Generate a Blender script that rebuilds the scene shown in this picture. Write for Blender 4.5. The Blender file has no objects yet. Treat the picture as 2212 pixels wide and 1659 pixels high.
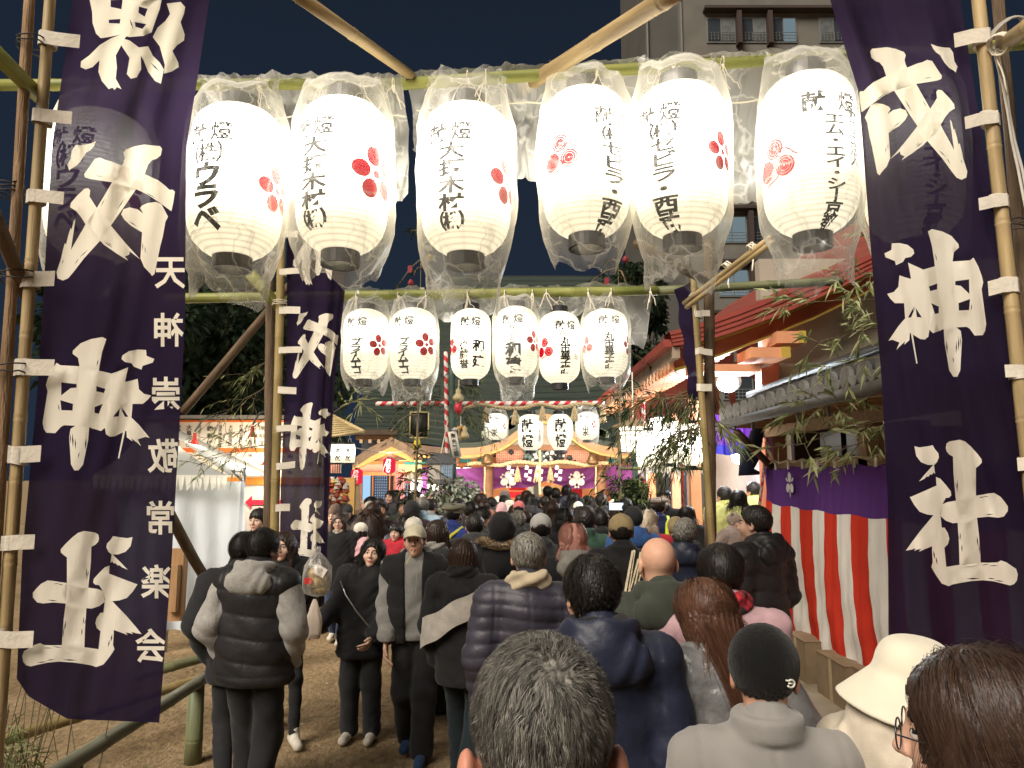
import bpy, bmesh, math, random
import numpy as np
from mathutils import Vector, Matrix, noise, geometry
S = bpy.context.scene
C = S.collection
rnd = random.Random(11)
R = math.radians
PI = math.pi

# ---------------------------------------------------------------- camera, sky, sun
F = 1580.0                      # focal length in the units of a 2212 x 1659 picture
TH = math.atan((1030 - 829.5) / F)
CZ = 2.0
cd = bpy.data.cameras.new('camera')
cd.sensor_width = 36
cd.lens = 36 * F / 2212
cd.clip_start = 0.05
cd.clip_end = 600
cam = bpy.data.objects.new('camera', cd)
C.objects.link(cam)
cam.location = (0, 0, CZ)
cam.rotation_euler = (PI / 2 + TH, 0, 0)
S.camera = cam

W = bpy.data.worlds.new('World')
S.world = W
W.use_nodes = True
nt = W.node_tree
nt.nodes.clear()
wo = nt.nodes.new('ShaderNodeOutputWorld')
bg = nt.nodes.new('ShaderNodeBackground')
tc = nt.nodes.new('ShaderNodeTexCoord')
sp = nt.nodes.new('ShaderNodeSeparateXYZ')
cr = nt.nodes.new('ShaderNodeValToRGB')
cr.color_ramp.elements[0].position = 0.0
cr.color_ramp.elements[0].color = (0.0175, 0.029, 0.052, 1)
cr.color_ramp.elements[1].position = 0.75
cr.color_ramp.elements[1].color = (0.0095, 0.0145, 0.0255, 1)
nt.links.new(tc.outputs['Generated'], sp.inputs[0])
nt.links.new(sp.outputs['Z'], cr.inputs[0])
nt.links.new(cr.outputs[0], bg.inputs[0])
bg.inputs[1].default_value = .74
nt.links.new(bg.outputs[0], wo.inputs[0])

sd = bpy.data.lights.new('sun', 'SUN')
sd.energy = 4.3
sd.angle = R(35)
sd.color = (1.0, 0.90, 0.78)
sun = bpy.data.objects.new('sun', sd)
C.objects.link(sun)
sun.rotation_euler = (R(48), 0, R(-36))

S.view_settings.view_transform = 'Standard'
S.view_settings.look = 'None'
S.view_settings.exposure = 0.37
S.view_settings.gamma = 1
cy = S.cycles
cy.use_denoising = True
cy.max_bounces = 6
cy.diffuse_bounces = 3
cy.glossy_bounces = 2
cy.transmission_bounces = 4
cy.transparent_max_bounces = 14
cy.sample_clamp_indirect = 3.0
cy.caustics_reflective = False
cy.caustics_refractive = False
cy.use_adaptive_sampling = True
cy.adaptive_threshold = 0.02

# ---------------------------------------------------------------- picture -> world helpers
_ct, _st = math.cos(TH), math.sin(TH)
def ray(px, py):
    u, v = (px - 1106) / F, (829.5 - py) / F
    return Vector((u, _ct - v * _st, _st + v * _ct))
def P(px, py, Y):
    d = ray(px, py); s = Y / d.y
    return Vector((d.x * s, Y, CZ + d.z * s))
def PX(px, py, X):
    d = ray(px, py); s = X / d.x
    return Vector((X, d.y * s, CZ + d.z * s))

# ---------------------------------------------------------------- naming helpers
def tag(o, label=None, cat=None, group=None, kind=None):
    if label: o['label'] = label
    if cat: o['category'] = cat
    if group: o['group'] = group
    if kind: o['kind'] = kind
    return o
def thing(name, label, cat, loc=(0, 0, 0), rz=0, group=None):
    o = bpy.data.objects.new(name, None)
    C.objects.link(o)
    o.location = loc
    o.rotation_euler = (0, 0, rz)
    return tag(o, label, cat, group)

class MB:
    """collects geometry for ONE mesh object"""
    def __init__(s):
        s.v, s.f, s.m = [], [], []
    def add(s, vs, fs, mi=0):
        n = len(s.v)
        s.v.extend([tuple(x) for x in vs])
        for f in fs:
            s.f.append(tuple(i + n for i in f)); s.m.append(mi)
        return s
    def box(s, c, d, mi=0, rot=None):
        x, y, z = d[0] / 2, d[1] / 2, d[2] / 2
        vs = [Vector((i * x, j * y, k * z)) for k in (-1, 1) for j in (-1, 1) for i in (-1, 1)]
        if rot is not None: vs = [rot @ v for v in vs]
        vs = [v + Vector(c) for v in vs]
        return s.add(vs, [(0, 2, 3, 1), (4, 5, 7, 6), (0, 1, 5, 4), (2, 6, 7, 3), (0, 4, 6, 2), (1, 3, 7, 5)], mi)
    def tube(s, pts, rad, n=8, mi=0, cap=True):
        pts = [Vector(p) for p in pts]
        if not hasattr(rad, '__len__'): rad = [rad] * len(pts)
        vs, fs = [], []
        prev = None
        for i, p in enumerate(pts):
            t = (pts[min(i + 1, len(pts) - 1)] - pts[max(i - 1, 0)])
            if t.length < 1e-9: t = Vector((0, 0, 1))
            t.normalize()
            a = prev if prev is not None else (Vector((0, 0, 1)) if abs(t.z) < .9 else Vector((1, 0, 0)))
            x = (a - t * a.dot(t))
            if x.length < 1e-6: x = t.orthogonal()
            x.normalize(); prev = x
            y = t.cross(x)
            for k in range(n):
                q = 2 * PI * k / n
                vs.append(p + (x * math.cos(q) + y * math.sin(q)) * rad[i])
        for i in range(len(pts) - 1):
            for k in range(n):
                k2 = (k + 1) % n
                fs.append((i * n + k, i * n + k2, (i + 1) * n + k2, (i + 1) * n + k))
        if cap:
            fs.append(tuple(range(n - 1, -1, -1)))
            fs.append(tuple((len(pts) - 1) * n + k for k in range(n)))
        return s.add(vs, fs, mi)
    def lathe(s, prof, n=24, c=(0, 0, 0), mi=0):
        c = Vector(c); vs, fs = [], []
        for r, z in prof:
            for k in range(n):
                q = 2 * PI * k / n
                vs.append(c + Vector((r * math.cos(q), r * math.sin(q), z)))
        for i in range(len(prof) - 1):
            for k in range(n):
                k2 = (k + 1) % n
                fs.append((i * n + k, i * n + k2, (i + 1) * n + k2, (i + 1) * n + k))
        return s.add(vs, fs, mi)
    def quad(s, a, b, c, d, mi=0):
        return s.add([a, b, c, d], [(0, 1, 2, 3)], mi)
    def prism(s, poly, off, mi=0):
        """closed prism: planar polygon poly (list of Vector) swept by off"""
        n = len(poly); off = Vector(off)
        vs = [Vector(p) for p in poly] + [Vector(p) + off for p in poly]
        fs = [tuple(range(n - 1, -1, -1)), tuple(range(n, 2 * n))]
        fs += [(i, (i + 1) % n, n + (i + 1) % n, n + i) for i in range(n)]
        return s.add(vs, fs, mi)
    def build(s, name, mats, parent=None, smooth=False):
        me = bpy.data.meshes.new(name)
        me.from_pydata(s.v, [], s.f)
        if not isinstance(mats, (list, tuple)): mats = [mats]
        for m in mats: me.materials.append(m)
        if len(mats) > 1: me.polygons.foreach_set('material_index', s.m)
        if smooth: me.polygons.foreach_set('use_smooth', [True] * len(me.polygons))
        me.update()
        o = bpy.data.objects.new(name, me)
        C.objects.link(o)
        if parent is not None: o.parent = parent
        return o

def np_obj(name, v, f, mats, parent=None, smooth=True, mi=None):
    me = bpy.data.meshes.new(name)
    v = np.asarray(v, dtype=np.float32); f = np.asarray(f, dtype=np.int32)
    k = f.shape[1]
    me.vertices.add(len(v)); me.vertices.foreach_set('co', v.ravel())
    me.loops.add(f.size); me.loops.foreach_set('vertex_index', f.ravel())
    me.polygons.add(len(f)); me.polygons.foreach_set('loop_start', np.arange(0, f.size, k, dtype=np.int32))
    for m in (mats if isinstance(mats, (list, tuple)) else [mats]): me.materials.append(m)
    if mi is not None: me.polygons.foreach_set('material_index', np.asarray(mi, dtype=np.int32))
    me.polygons.foreach_set('use_smooth', [bool(smooth)] * len(f))
    me.update(calc_edges=True)
    me.validate()
    o = bpy.data.objects.new(name, me)
    C.objects.link(o)
    if parent is not None: o.parent = parent
    return o

# ---------------------------------------------------------------- materials
_mats = {}
def node_mat(name):
    m = bpy.data.materials.new(name)
    m.use_nodes = True
    n = m.node_tree
    n.nodes.clear()
    out = n.nodes.new('ShaderNodeOutputMaterial')
    return m, n, out
def N(n, typ, **kw):
    x = n.nodes.new(typ)
    for k, v in kw.items():
        if k.startswith('i_'):
            x.inputs[int(k[2:]) if k[2:].isdigit() else k[2:].replace('_', ' ')].default_value = v
        else: setattr(x, k, v)
    return x
def mat(col, rough=.7, var=.12, scale=8., bump=.0, bscale=60., metal=0., stretch=None, spec=.3, col2=None, key='', detail=4., sheen=0., coat=0.):
    k = (tuple(col), rough, var, scale, bump, bscale, metal, stretch, spec, col2, key, detail, sheen, coat)
    if k in _mats: return _mats[k]
    m, n, out = node_mat(key or 'surface')
    b = N(n, 'ShaderNodeBsdfPrincipled')
    b.inputs['Roughness'].default_value = rough
    b.inputs['Metallic'].default_value = metal
    b.inputs['Specular IOR Level'].default_value = spec
    if sheen: b.inputs['Sheen Weight'].default_value = sheen
    if coat: b.inputs['Coat Weight'].default_value = coat
    c4 = (*col, 1)
    t = N(n, 'ShaderNodeTexCoord')
    mp = N(n, 'ShaderNodeMapping')
    if stretch: mp.inputs['Scale'].default_value = stretch
    n.links.new(t.outputs['Object'], mp.inputs[0])
    if var or col2:
        nz = N(n, 'ShaderNodeTexNoise', i_Scale=scale, i_Detail=detail)
        n.links.new(mp.outputs[0], nz.inputs[0])
        r = N(n, 'ShaderNodeValToRGB')
        a, z = r.color_ramp.elements
        a.position, z.position = .32, .68
        if col2: a.color, z.color = c4, (*col2, 1)
        else:
            a.color = (*[c * (1 - var) for c in col], 1); z.color = (*[min(1, c * (1 + var)) for c in col], 1)
        n.links.new(nz.outputs[0], r.inputs[0])
        n.links.new(r.outputs[0], b.inputs['Base Color'])
    else: b.inputs['Base Color'].default_value = c4
    if bump:
        bz = N(n, 'ShaderNodeTexNoise', i_Scale=bscale, i_Detail=3.)
        n.links.new(mp.outputs[0], bz.inputs[0])
        bp = N(n, 'ShaderNodeBump', i_Strength=bump, i_Distance=.02)
        n.links.new(bz.outputs[0], bp.inputs['Height'])
        n.links.new(bp.outputs[0], b.inputs['Normal'])
    n.links.new(b.outputs[0], out.inputs[0])
    _mats[k] = m
    return m
def glow(col, strength, key='lit'):
    k = ('glow', tuple(col), strength)
    if k in _mats: return _mats[k]
    m, n, out = node_mat(key)
    e = N(n, 'ShaderNodeEmission'); e.inputs[0].default_value = (*col, 1); e.inputs[1].default_value = strength
    n.links.new(e.outputs[0], out.inputs[0])
    _mats[k] = m
    return m
def cloth(col, trans, alpha=0., key='cloth', fold=.25, weave=True):
    """thin cloth: diffuse + translucent (+ a little see-through weave)"""
    k = ('cloth', tuple(col), tuple(trans), alpha, fold)
    if k in _mats: return _mats[k]
    m, n, out = node_mat(key)
    t = N(n, 'ShaderNodeTexCoord')
    nz = N(n, 'ShaderNodeTexNoise', i_Scale=9., i_Detail=5.)
    mp = N(n, 'ShaderNodeMapping'); mp.inputs['Scale'].default_value = (1.6, 1.6, .5)
    n.links.new(t.outputs['Object'], mp.inputs[0]); n.links.new(mp.outputs[0], nz.inputs[0])
    bp = N(n, 'ShaderNodeBump', i_Strength=fold, i_Distance=.03)
    n.links.new(nz.outputs[0], bp.inputs['Height'])
    d = N(n, 'ShaderNodeBsdfDiffuse'); d.inputs[0].default_value = (*col, 1)
    tr = N(n, 'ShaderNodeBsdfTranslucent'); tr.inputs[0].default_value = (*trans, 1)
    n.links.new(bp.outputs[0], d.inputs['Normal'])
    ad = N(n, 'ShaderNodeAddShader')
    n.links.new(d.outputs[0], ad.inputs[0]); n.links.new(tr.outputs[0], ad.inputs[1])
    last = ad
    if alpha:
        tp = N(n, 'ShaderNodeBsdfTransparent')
        mx = N(n, 'ShaderNodeMixShader'); mx.inputs[0].default_value = alpha
        if weave:
            w = N(n, 'ShaderNodeTexWave', i_Scale=55., i_Distortion=3.)
            w.bands_direction = 'Z'
            n.links.new(t.outputs['Object'], w.inputs[0])
            ml = N(n, 'ShaderNodeMath', operation='MULTIPLY'); ml.inputs[1].default_value = alpha * 2
            n.links.new(w.outputs['Fac'], ml.inputs[0]); n.links.new(ml.outputs[0], mx.inputs[0])
        n.links.new(ad.outputs[0], mx.inputs[1]); n.links.new(tp.outputs[0], mx.inputs[2])
        last = mx
    n.links.new(last.outputs[0], out.inputs[0])
    _mats[k] = m
    return m

BAMBOO_G = mat((.30, .30, .085), .45, scale=5, col2=(.17, .20, .05), stretch=(6, 6, .5), bump=.15, bscale=30, key='green bamboo')
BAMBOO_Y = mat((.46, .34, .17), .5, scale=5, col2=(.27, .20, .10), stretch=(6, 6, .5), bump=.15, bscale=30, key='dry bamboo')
BAMBOO_M = mat((.33, .24, .10), .5, scale=5, col2=(.19, .15, .06), stretch=(6, 6, .5), bump=.15, bscale=30, key='shaded bamboo')  # dry bamboo with the shade of the backlit posts put into its colour
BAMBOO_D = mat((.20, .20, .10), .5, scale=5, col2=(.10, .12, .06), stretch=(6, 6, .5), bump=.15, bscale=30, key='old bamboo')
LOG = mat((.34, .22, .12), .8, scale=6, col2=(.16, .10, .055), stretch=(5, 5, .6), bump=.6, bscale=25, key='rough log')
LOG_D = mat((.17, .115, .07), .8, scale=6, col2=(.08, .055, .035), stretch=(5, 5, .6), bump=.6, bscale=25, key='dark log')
WIRE = mat((.04, .035, .03), .6, 0, key='wire')
STRING = mat((.72, .66, .54), .9, .1, 40, key='string')
LOOP = mat((.62, .57, .48), .9, .1, 12, bump=.2, key='cotton tape')
INK = mat((.012, .011, .008), .8, 0, key='ink')
RED_INK = cloth((.40, .006, .018), (.05, .0, .002), key='red ink', fold=.05)
BLACK_MET = mat((.025, .025, .028), .35, .1, key='black painted ring', spec=.5)

def plastic(fac=.12, edge=.80):
    k = ('plastic', fac, edge)
    if k in _mats: return _mats[k]
    m, n, out = node_mat('clear plastic film')
    lw = N(n, 'ShaderNodeLayerWeight', i_Blend=.35)
    ma = N(n, 'ShaderNodeMath', operation='MULTIPLY_ADD'); ma.inputs[1].default_value = edge; ma.inputs[2].default_value = fac
    pw = N(n, 'ShaderNodeMath', operation='POWER'); pw.inputs[1].default_value = 1.6
    n.links.new(lw.outputs['Facing'], pw.inputs[0]); n.links.new(pw.outputs[0], ma.inputs[0])
    t = N(n, 'ShaderNodeTexCoord'); wn = N(n, 'ShaderNodeTexNoise', i_Scale=5., i_Detail=3.)
    n.links.new(t.outputs['Object'], wn.inputs[0])
    wm = N(n, 'ShaderNodeMix', data_type='RGBA', blend_type='ADD'); wm.inputs[0].default_value = .35
    n.links.new(t.outputs['Object'], wm.inputs[6]); n.links.new(wn.outputs['Color'], wm.inputs[7])
    vo = N(n, 'ShaderNodeTexVoronoi', feature='DISTANCE_TO_EDGE', i_Scale=4.)
    n.links.new(wm.outputs[2], vo.inputs['Vector'])
    rp = N(n, 'ShaderNodeValToRGB'); rp.color_ramp.elements[0].color = (.55, .55, .55, 1); rp.color_ramp.elements[1].position = .05; rp.color_ramp.elements[1].color = (0, 0, 0, 1)
    n.links.new(vo.outputs['Distance'], rp.inputs[0])  # fold highlights put into the film as whiter, denser crease lines
    mk = N(n, 'ShaderNodeMath', operation='MULTIPLY'); n.links.new(rp.outputs[0], mk.inputs[0]); n.links.new(wn.outputs[0], mk.inputs[1])
    sm = N(n, 'ShaderNodeMath', operation='ADD', use_clamp=True); n.links.new(mk.outputs[0], sm.inputs[0])
    bpz = N(n, 'ShaderNodeBump', i_Strength=.22, i_Distance=.03); n.links.new(vo.outputs['Distance'], bpz.inputs['Height'])
    tp = N(n, 'ShaderNodeBsdfTransparent')
    gl = N(n, 'ShaderNodeBsdfGlossy'); gl.inputs['Roughness'].default_value = .34; gl.inputs[0].default_value = (.9, .9, .88, 1)
    tl = N(n, 'ShaderNodeBsdfTranslucent'); tl.inputs[0].default_value = (.86, .85, .80, 1)
    df = N(n, 'ShaderNodeBsdfDiffuse'); df.inputs[0].default_value = (.7, .69, .64, 1)
    m1 = N(n, 'ShaderNodeMixShader'); m1.inputs[0].default_value = .5
    n.links.new(tl.outputs[0], m1.inputs[1]); n.links.new(df.outputs[0], m1.inputs[2])
    m2 = N(n, 'ShaderNodeMixShader'); m2.inputs[0].default_value = .25
    n.links.new(m1.outputs[0], m2.inputs[1]); n.links.new(gl.outputs[0], m2.inputs[2])
    m3 = N(n, 'ShaderNodeMixShader')
    n.links.new(ma.outputs[0], sm.inputs[1]); n.links.new(sm.outputs[0], m3.inputs[0]); n.links.new(bpz.outputs[0], gl.inputs['Normal']); n.links.new(tp.outputs[0], m3.inputs[1]); n.links.new(m2.outputs[0], m3.inputs[2])
    n.links.new(m3.outputs[0], out.inputs[0])
    _mats[k] = m
    return m

# ---------------------------------------------------------------- bamboo and logs
def pole(name, a, b, r, m, label=None, cat=None, group=None, step=.38, taper=.9, parent=None, n=12, seed=0, bend=0.):
    """a bamboo culm (rings at its joints) or a log (step=0), local Z along its length"""
    a, b = Vector(a), Vector(b)
    L = (b - a).length
    q = random.Random(seed + int(L * 1000))
    prof = []
    if step:
        z = -q.random() * step
        prof.append((r, 0))
        while z < L - .02:
            if z > .03:
                t = 1 + (taper - 1) * z / L
                prof += [(r * t, z - .018), (r * t * 1.09, z - .006), (r * t * .97, z), (r * t * 1.07, z + .006), (r * t, z + .018)]
            z += step * q.uniform(.8, 1.15)
        prof.append((r * taper, L))
    else:
        k = max(3, int(L / .2))
        for i in range(k + 1):
            t = i / k
            prof.append((r * (1 + (taper - 1) * t) * q.uniform(.94, 1.06), L * t))
    M = MB()
    vs, fs = [], []
    for rr, z in prof:
        ox = bend * math.sin(PI * z / L) + (0 if step else q.uniform(-.1, .1) * r)
        for k in range(n):
            an = 2 * PI * k / n
            vs.append((ox + rr * math.cos(an), rr * math.sin(an), z))
    for i in range(len(prof) - 1):
        for k in range(n):
            k2 = (k + 1) % n
            fs.append((i * n + k, i * n + k2, (i + 1) * n + k2, (i + 1) * n + k))
    fs.append(tuple(range(n - 1, -1, -1))); fs.append(tuple((len(prof) - 1) * n + k for k in range(n)))
    M.add(vs, fs)
    o = M.build(name, m, parent, True)
    o.location = a
    o.rotation_euler = (b - a).to_track_quat('Z', 'Y').to_euler()
    if label: tag(o, label, cat, group)
    return o

# ---------------------------------------------------------------- lettering
_fc = {}
def font_tris(ch, bold=0.0):
    """(N x 2 points, triangles) of one character: centred on its cell, cell height 1"""
    k = (ch, bold)
    if k in _fc: return _fc[k]
    cu = bpy.data.curves.new('lettering', 'FONT')
    cu.body = ch; cu.size = 1; cu.resolution_u = 2; cu.offset = bold
    o = bpy.data.objects.new('lettering', cu)
    C.objects.link(o)
    bpy.context.view_layer.update()
    me = bpy.data.meshes.new_from_object(o.evaluated_get(bpy.context.evaluated_depsgraph_get()))
    v = np.array([(p.co.x, p.co.y) for p in me.vertices], dtype=float).reshape(-1, 2)
    me.calc_loop_triangles()
    t = [tuple(x.vertices) for x in me.loop_triangles]
    be = {}
    for p in me.polygons:
        for e in p.edge_keys: be[e] = be.get(e, 0) + 1
    edges = [e for e, c in be.items() if c == 1]
    bpy.data.objects.remove(o); bpy.data.curves.remove(cu); bpy.data.meshes.remove(me)
    _fc[k] = (v, t, edges)
    return _fc[k]
_ref = font_tris('国')[0]
EM = (_ref[:, 1].max() - _ref[:, 1].min()) / .90
EMC = ((_ref[:, 0].max() + _ref[:, 0].min()) / 2, (_ref[:, 1].max() + _ref[:, 1].min()) / 2)
def glyph(ch, cx, cz, size, bold=.012, aspect=1., fit=False):
    v, t, e = font_tris(ch, bold)
    if not len(v): return np.zeros((0, 2)), [], []
    c = EMC
    if fit or ord(ch) < 256: c = ((v[:, 0].max() + v[:, 0].min()) / 2, (v[:, 1].max() + v[:, 1].min()) / 2 if fit else EMC[1])
    w = (v - np.array(c)) / EM * size
    w[:, 0] *= aspect
    return w + np.array([cx, cz]), t, e
def lettering(items, step=.03):
    """items: (char, cx, cz, size, bold, aspect) -> list of points (x,z), faces; cut into small pieces so that it can bend"""
    bm = bmesh.new()
    for it in items:
        v, t, e = glyph(*it)
        vs = [bm.verts.new((p[0], 0, p[1])) for p in v]
        for f in t:
            try: bm.faces.new([vs[i] for i in f])
            except ValueError: pass
    if step and len(bm.verts):
        xs = [v.co.x for v in bm.verts]; zs = [v.co.z for v in bm.verts]
        for ax, lo, hi in ((0, min(xs), max(xs)), (2, min(zs), max(zs))):
            x = math.ceil(lo / step) * step
            while x < hi:
                nn = [0, 0, 0]; nn[ax] = 1
                cc = [0, 0, 0]; cc[ax] = x
                bmesh.ops.bisect_plane(bm, geom=bm.verts[:] + bm.edges[:] + bm.faces[:], plane_co=cc, plane_no=nn, dist=1e-6)
                x += step
    bm.verts.index_update()
    vs = [(v.co.x, v.co.z) for v in bm.verts]
    fs = [tuple(x.index for x in f.verts) for f in bm.faces]
    bm.free()
    return vs, fs
def flat_text(items, place, name, m, parent):
    """flat lettering; place(x, z) -> world point"""
    vs, fs = lettering(items, 0)
    M = MB(); M.add([place(x, z) for x, z in vs], fs)
    return M.build(name, m, parent)
# ---------------------------------------------------------------- ground
def ground_mat():
    m, n, out = node_mat('packed earth')
    b = N(n, 'ShaderNodeBsdfPrincipled'); b.inputs['Roughness'].default_value = .95; b.inputs['Specular IOR Level'].default_value = .1
    t = N(n, 'ShaderNodeTexCoord')
    a = N(n, 'ShaderNodeTexNoise', i_Scale=1.3, i_Detail=9., i_Roughness=.72)
    c = N(n, 'ShaderNodeTexNoise', i_Scale=22., i_Detail=6., i_Roughness=.7)
    mp = N(n, 'ShaderNodeMapping'); mp.inputs['Scale'].default_value = (1, .55, 1)
    n.links.new(t.outputs['Object'], mp.inputs[0])
    n.links.new(mp.outputs[0], a.inputs[0]); n.links.new(mp.outputs[0], c.inputs[0])
    r = N(n, 'ShaderNodeValToRGB')
    r.color_ramp.elements[0].position = .3; r.color_ramp.elements[0].color = (.20, .138, .072, 1)
    r.color_ramp.elements[1].position = .7; r.color_ramp.elements[1].color = (.43, .32, .19, 1)
    n.links.new(a.outputs[0], r.inputs[0])
    r2 = N(n, 'ShaderNodeValToRGB')
    r2.color_ramp.elements[0].position = .35; r2.color_ramp.elements[0].color = (.62, .62, .62, 1)
    r2.color_ramp.elements[1].position = .62; r2.color_ramp.elements[1].color = (1.15, 1.15, 1.15, 1)
    n.links.new(c.outputs[0], r2.inputs[0])
    mx = N(n, 'ShaderNodeMix', data_type='RGBA', blend_type='MULTIPLY'); mx.inputs[0].default_value = 1
    n.links.new(r.outputs[0], mx.inputs[6]); n.links.new(r2.outputs[0], mx.inputs[7])
    n.links.new(mx.outputs[2], b.inputs['Base Color'])
    bp = N(n, 'ShaderNodeBump', i_Strength=.8, i_Distance=.05)
    ad = N(n, 'ShaderNodeMath', operation='ADD')
    n.links.new(a.outputs[0], ad.inputs[0]); n.links.new(c.outputs[0], ad.inputs[1])
    vo = N(n, 'ShaderNodeTexVoronoi', feature='SMOOTH_F1', i_Scale=4.2)
    wx = N(n, 'ShaderNodeMix', data_type='RGBA', blend_type='ADD'); wx.inputs[0].default_value = .25
    n.links.new(mp.outputs[0], wx.inputs[6]); n.links.new(a.outputs['Color'], wx.inputs[7]); n.links.new(wx.outputs[2], vo.inputs['Vector'])
    ad2 = N(n, 'ShaderNodeMath', operation='MULTIPLY_ADD'); ad2.inputs[1].default_value = 1.1
    n.links.new(vo.outputs['Distance'], ad2.inputs[0]); n.links.new(ad.outputs[0], ad2.inputs[2])
    n.links.new(ad2.outputs[0], bp.inputs['Height']); n.links.new(bp.outputs[0], b.inputs['Normal'])
    n.links.new(b.outputs[0], out.inputs[0])
    return m
g = MB().quad((-250, -120, 0), (250, -120, 0), (250, 400, 0), (-250, 400, 0)).build('ground', ground_mat())
tag(g, kind='structure')
# paving slabs along the right-hand wall
pv = MB()
q = random.Random(5)
for ix, (x0, x1) in enumerate(((1.95, 2.42), (2.43, 2.92))):
    y = -2.0 + ix * .3
    while y < 9:
        l = q.uniform(.8, 1.15)
        h = q.uniform(.03, .04)
        pv.box(((x0 + x1) / 2, y + l / 2, h / 2), (x1 - x0 - .012, l - .014, h))
        y += l
pv = pv.build('pavement', mat((.36, .30, .215), .9, scale=3, col2=(.24, .195, .135), bump=.35, bscale=25, key='stone slab'))
tag(pv, kind='structure')
# small litter and pebbles on the earth
pb = MB()
for i in range(700):
    x, y = q.uniform(-2.1, 1.9), q.uniform(2.2, 9)
    s = q.choice((.004, .006, .006, .009)) * q.uniform(.6, 1.4)
    pb.lathe([(0, -.3 * s), (s, 0), (.7 * s, .6 * s), (0, .8 * s)], 5, (x, y, .3 * s), mi=q.choice((0, 0, 1)))
tag(pb.build('gravel', [mat((.22, .17, .11), .9), mat((.5, .45, .36), .9)]), kind='stuff', label='small pebbles scattered over the packed earth path', cat='gravel')

# ---------------------------------------------------------------- brush lettering of the banners (outlines, union of strokes minus dry-brush slits)
def slit(x1, y1, x2, y2, w):
    dx, dy = x2 - x1, y2 - y1
    l = math.hypot(dx, dy); nx, ny = -dy / l * w / 2, dx / l * w / 2
    mx, my = (x1 + x2) / 2, (y1 + y2) / 2
    return [(x1, y1), (mx + nx, my + ny), (x2, y2), (mx - nx, my - ny)]
def G(fx, strokes, holes=(), slits=()):
    f = lambda ps: [fx(*p) for p in ps]
    return dict(s=[f(p) for p in strokes], h=[f(p) for p in holes] + [f(slit(*a)) for a in slits])
EBI = G(lambda x, y: (1865.3 + .2645 * x, .2645 * y), [
    [(-42,760),(-25,745),(0,745),(35,710),(80,672),(185,620),(280,585),(358,552),(440,518),(480,508),(520,488),(560,498),(600,560),(640,620),(635,645),(600,658),(540,668),(430,685),(250,740),(160,785),(70,850),(0,905),(-15,915),(-30,840)],
    [(55,420),(70,398),(100,395),(190,385),(260,398),(330,425),(345,450),(335,490),(345,530),(358,555),(430,685),(545,890),(630,1020),(650,1060),(700,1150),(740,1225),(705,975),(718,990),(735,1060),(742,1050),(760,1110),(775,1180),(785,1170),(800,1225),(815,1300),(848,1400),(840,1450),(800,1468),(760,1450),(720,1400),(640,1290),(580,1220),(520,1150),(440,1030),(340,880),(250,740),(185,620),(160,545),(130,510),(95,498),(65,470)],
    [(595,750),(610,732),(640,738),(700,800),(740,850),(745,885),(700,915),(665,960),(630,1020),(520,1150),(490,1185),(440,1220),(400,1250),(310,1310),(335,1275),(318,1270),(300,1258),(300,1235),(218,1300),(330,1170),(440,1030),(545,890),(600,800)],
    [(10,960),(40,900),(60,860),(100,842),(160,850),(205,870),(220,890),(195,935),(240,900),(300,885),(345,900),(362,940),(340,980),(290,1030),(205,1085),(210,1170),(218,1290),(190,1360),(145,1410),(130,1432),(112,1415),(95,1330),(70,1200),(50,1120),(30,1000)],
    [(550,358),(600,378),(660,388),(705,390),(732,430),(742,500),(768,545),(752,592),(735,575),(700,555),(660,510),(625,450),(590,425),(570,400)]],
    [], [(335,810,395,910,7),(480,812,518,880,6),(612,1222,675,1285,7),(100,815,180,765,6),(240,1040,310,990,7),(425,1210,490,1155,7),(430,1195,460,1160,5),(185,1190,180,1255,6),(200,1160,200,1230,6),(490,640,560,632,6),(680,1290,710,1340,6),(795,1300,805,1335,6)])
KAMI = G(lambda x, y: (1755.5 + .49991 * x, .4999 * y), [
    [(310,1095),(340,1080),(342,1052),(375,1050),(410,1058),(435,1078),(439,1095),(425,1110),(400,1115),(390,1132),(360,1146),(355,1128),(315,1112)],
    [(498,1000),(515,990),(560,1000),(600,1020),(630,1055),(632,1070),(610,1090),(605,1125),(612,1300),(615,1410),(640,1430),(645,1470),(638,1600),(625,1628),(608,1628),(590,1600),(580,1540),(570,1480),(566,1420),(550,1430),(545,1300),(530,1170),(525,1125),(515,1060)],
    [(478,1165),(530,1150),(605,1130),(680,1125),(695,1113),(715,1150),(730,1190),(737,1220),(730,1250),(742,1340),(750,1400),(745,1430),(735,1448),(700,1450),(678,1420),(665,1412),(615,1415),(566,1422),(520,1440),(500,1420),(490,1300),(480,1200)],
    [(412,1135),(478,1165),(500,1200),(505,1240),(512,1310),(505,1420),(500,1455),(485,1467),(465,1465),(440,1450),(415,1435),(400,1380),(395,1310),(355,1310),(335,1290),(322,1270),(350,1262),(370,1240),(375,1190),(405,1200),(425,1205),(418,1165)],
    [(415,1300),(405,1380),(420,1430),(418,1470),(395,1490),(400,1475),(378,1495),(362,1512),(375,1480),(345,1468),(328,1472),(370,1410),(400,1375)],
    [(424,1440),(432,1440),(453,1570),(448,1572)]],
    [[(616,1215),(676,1207),(677,1270),(640,1235),(616,1232)], [(630,1310),(680,1292),(676,1340),(632,1342)], [(502,1238),(538,1225),(538,1250),(508,1258)], [(512,1310),(545,1325),(545,1353),(528,1357),(520,1330)], [(412,1372),(440,1320),(432,1345),(445,1325),(425,1372)], [(445,1330),(472,1372),(450,1370)]],
    [(578,1470,582,1530,6),(570,1500,575,1545,5),(632,1450,630,1520,6),(622,1470,620,1530,5),(640,1450,640,1500,4),(605,1540,610,1570,4),(530,1095,537,1130,4),(688,1310,684,1345,4)])
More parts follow.
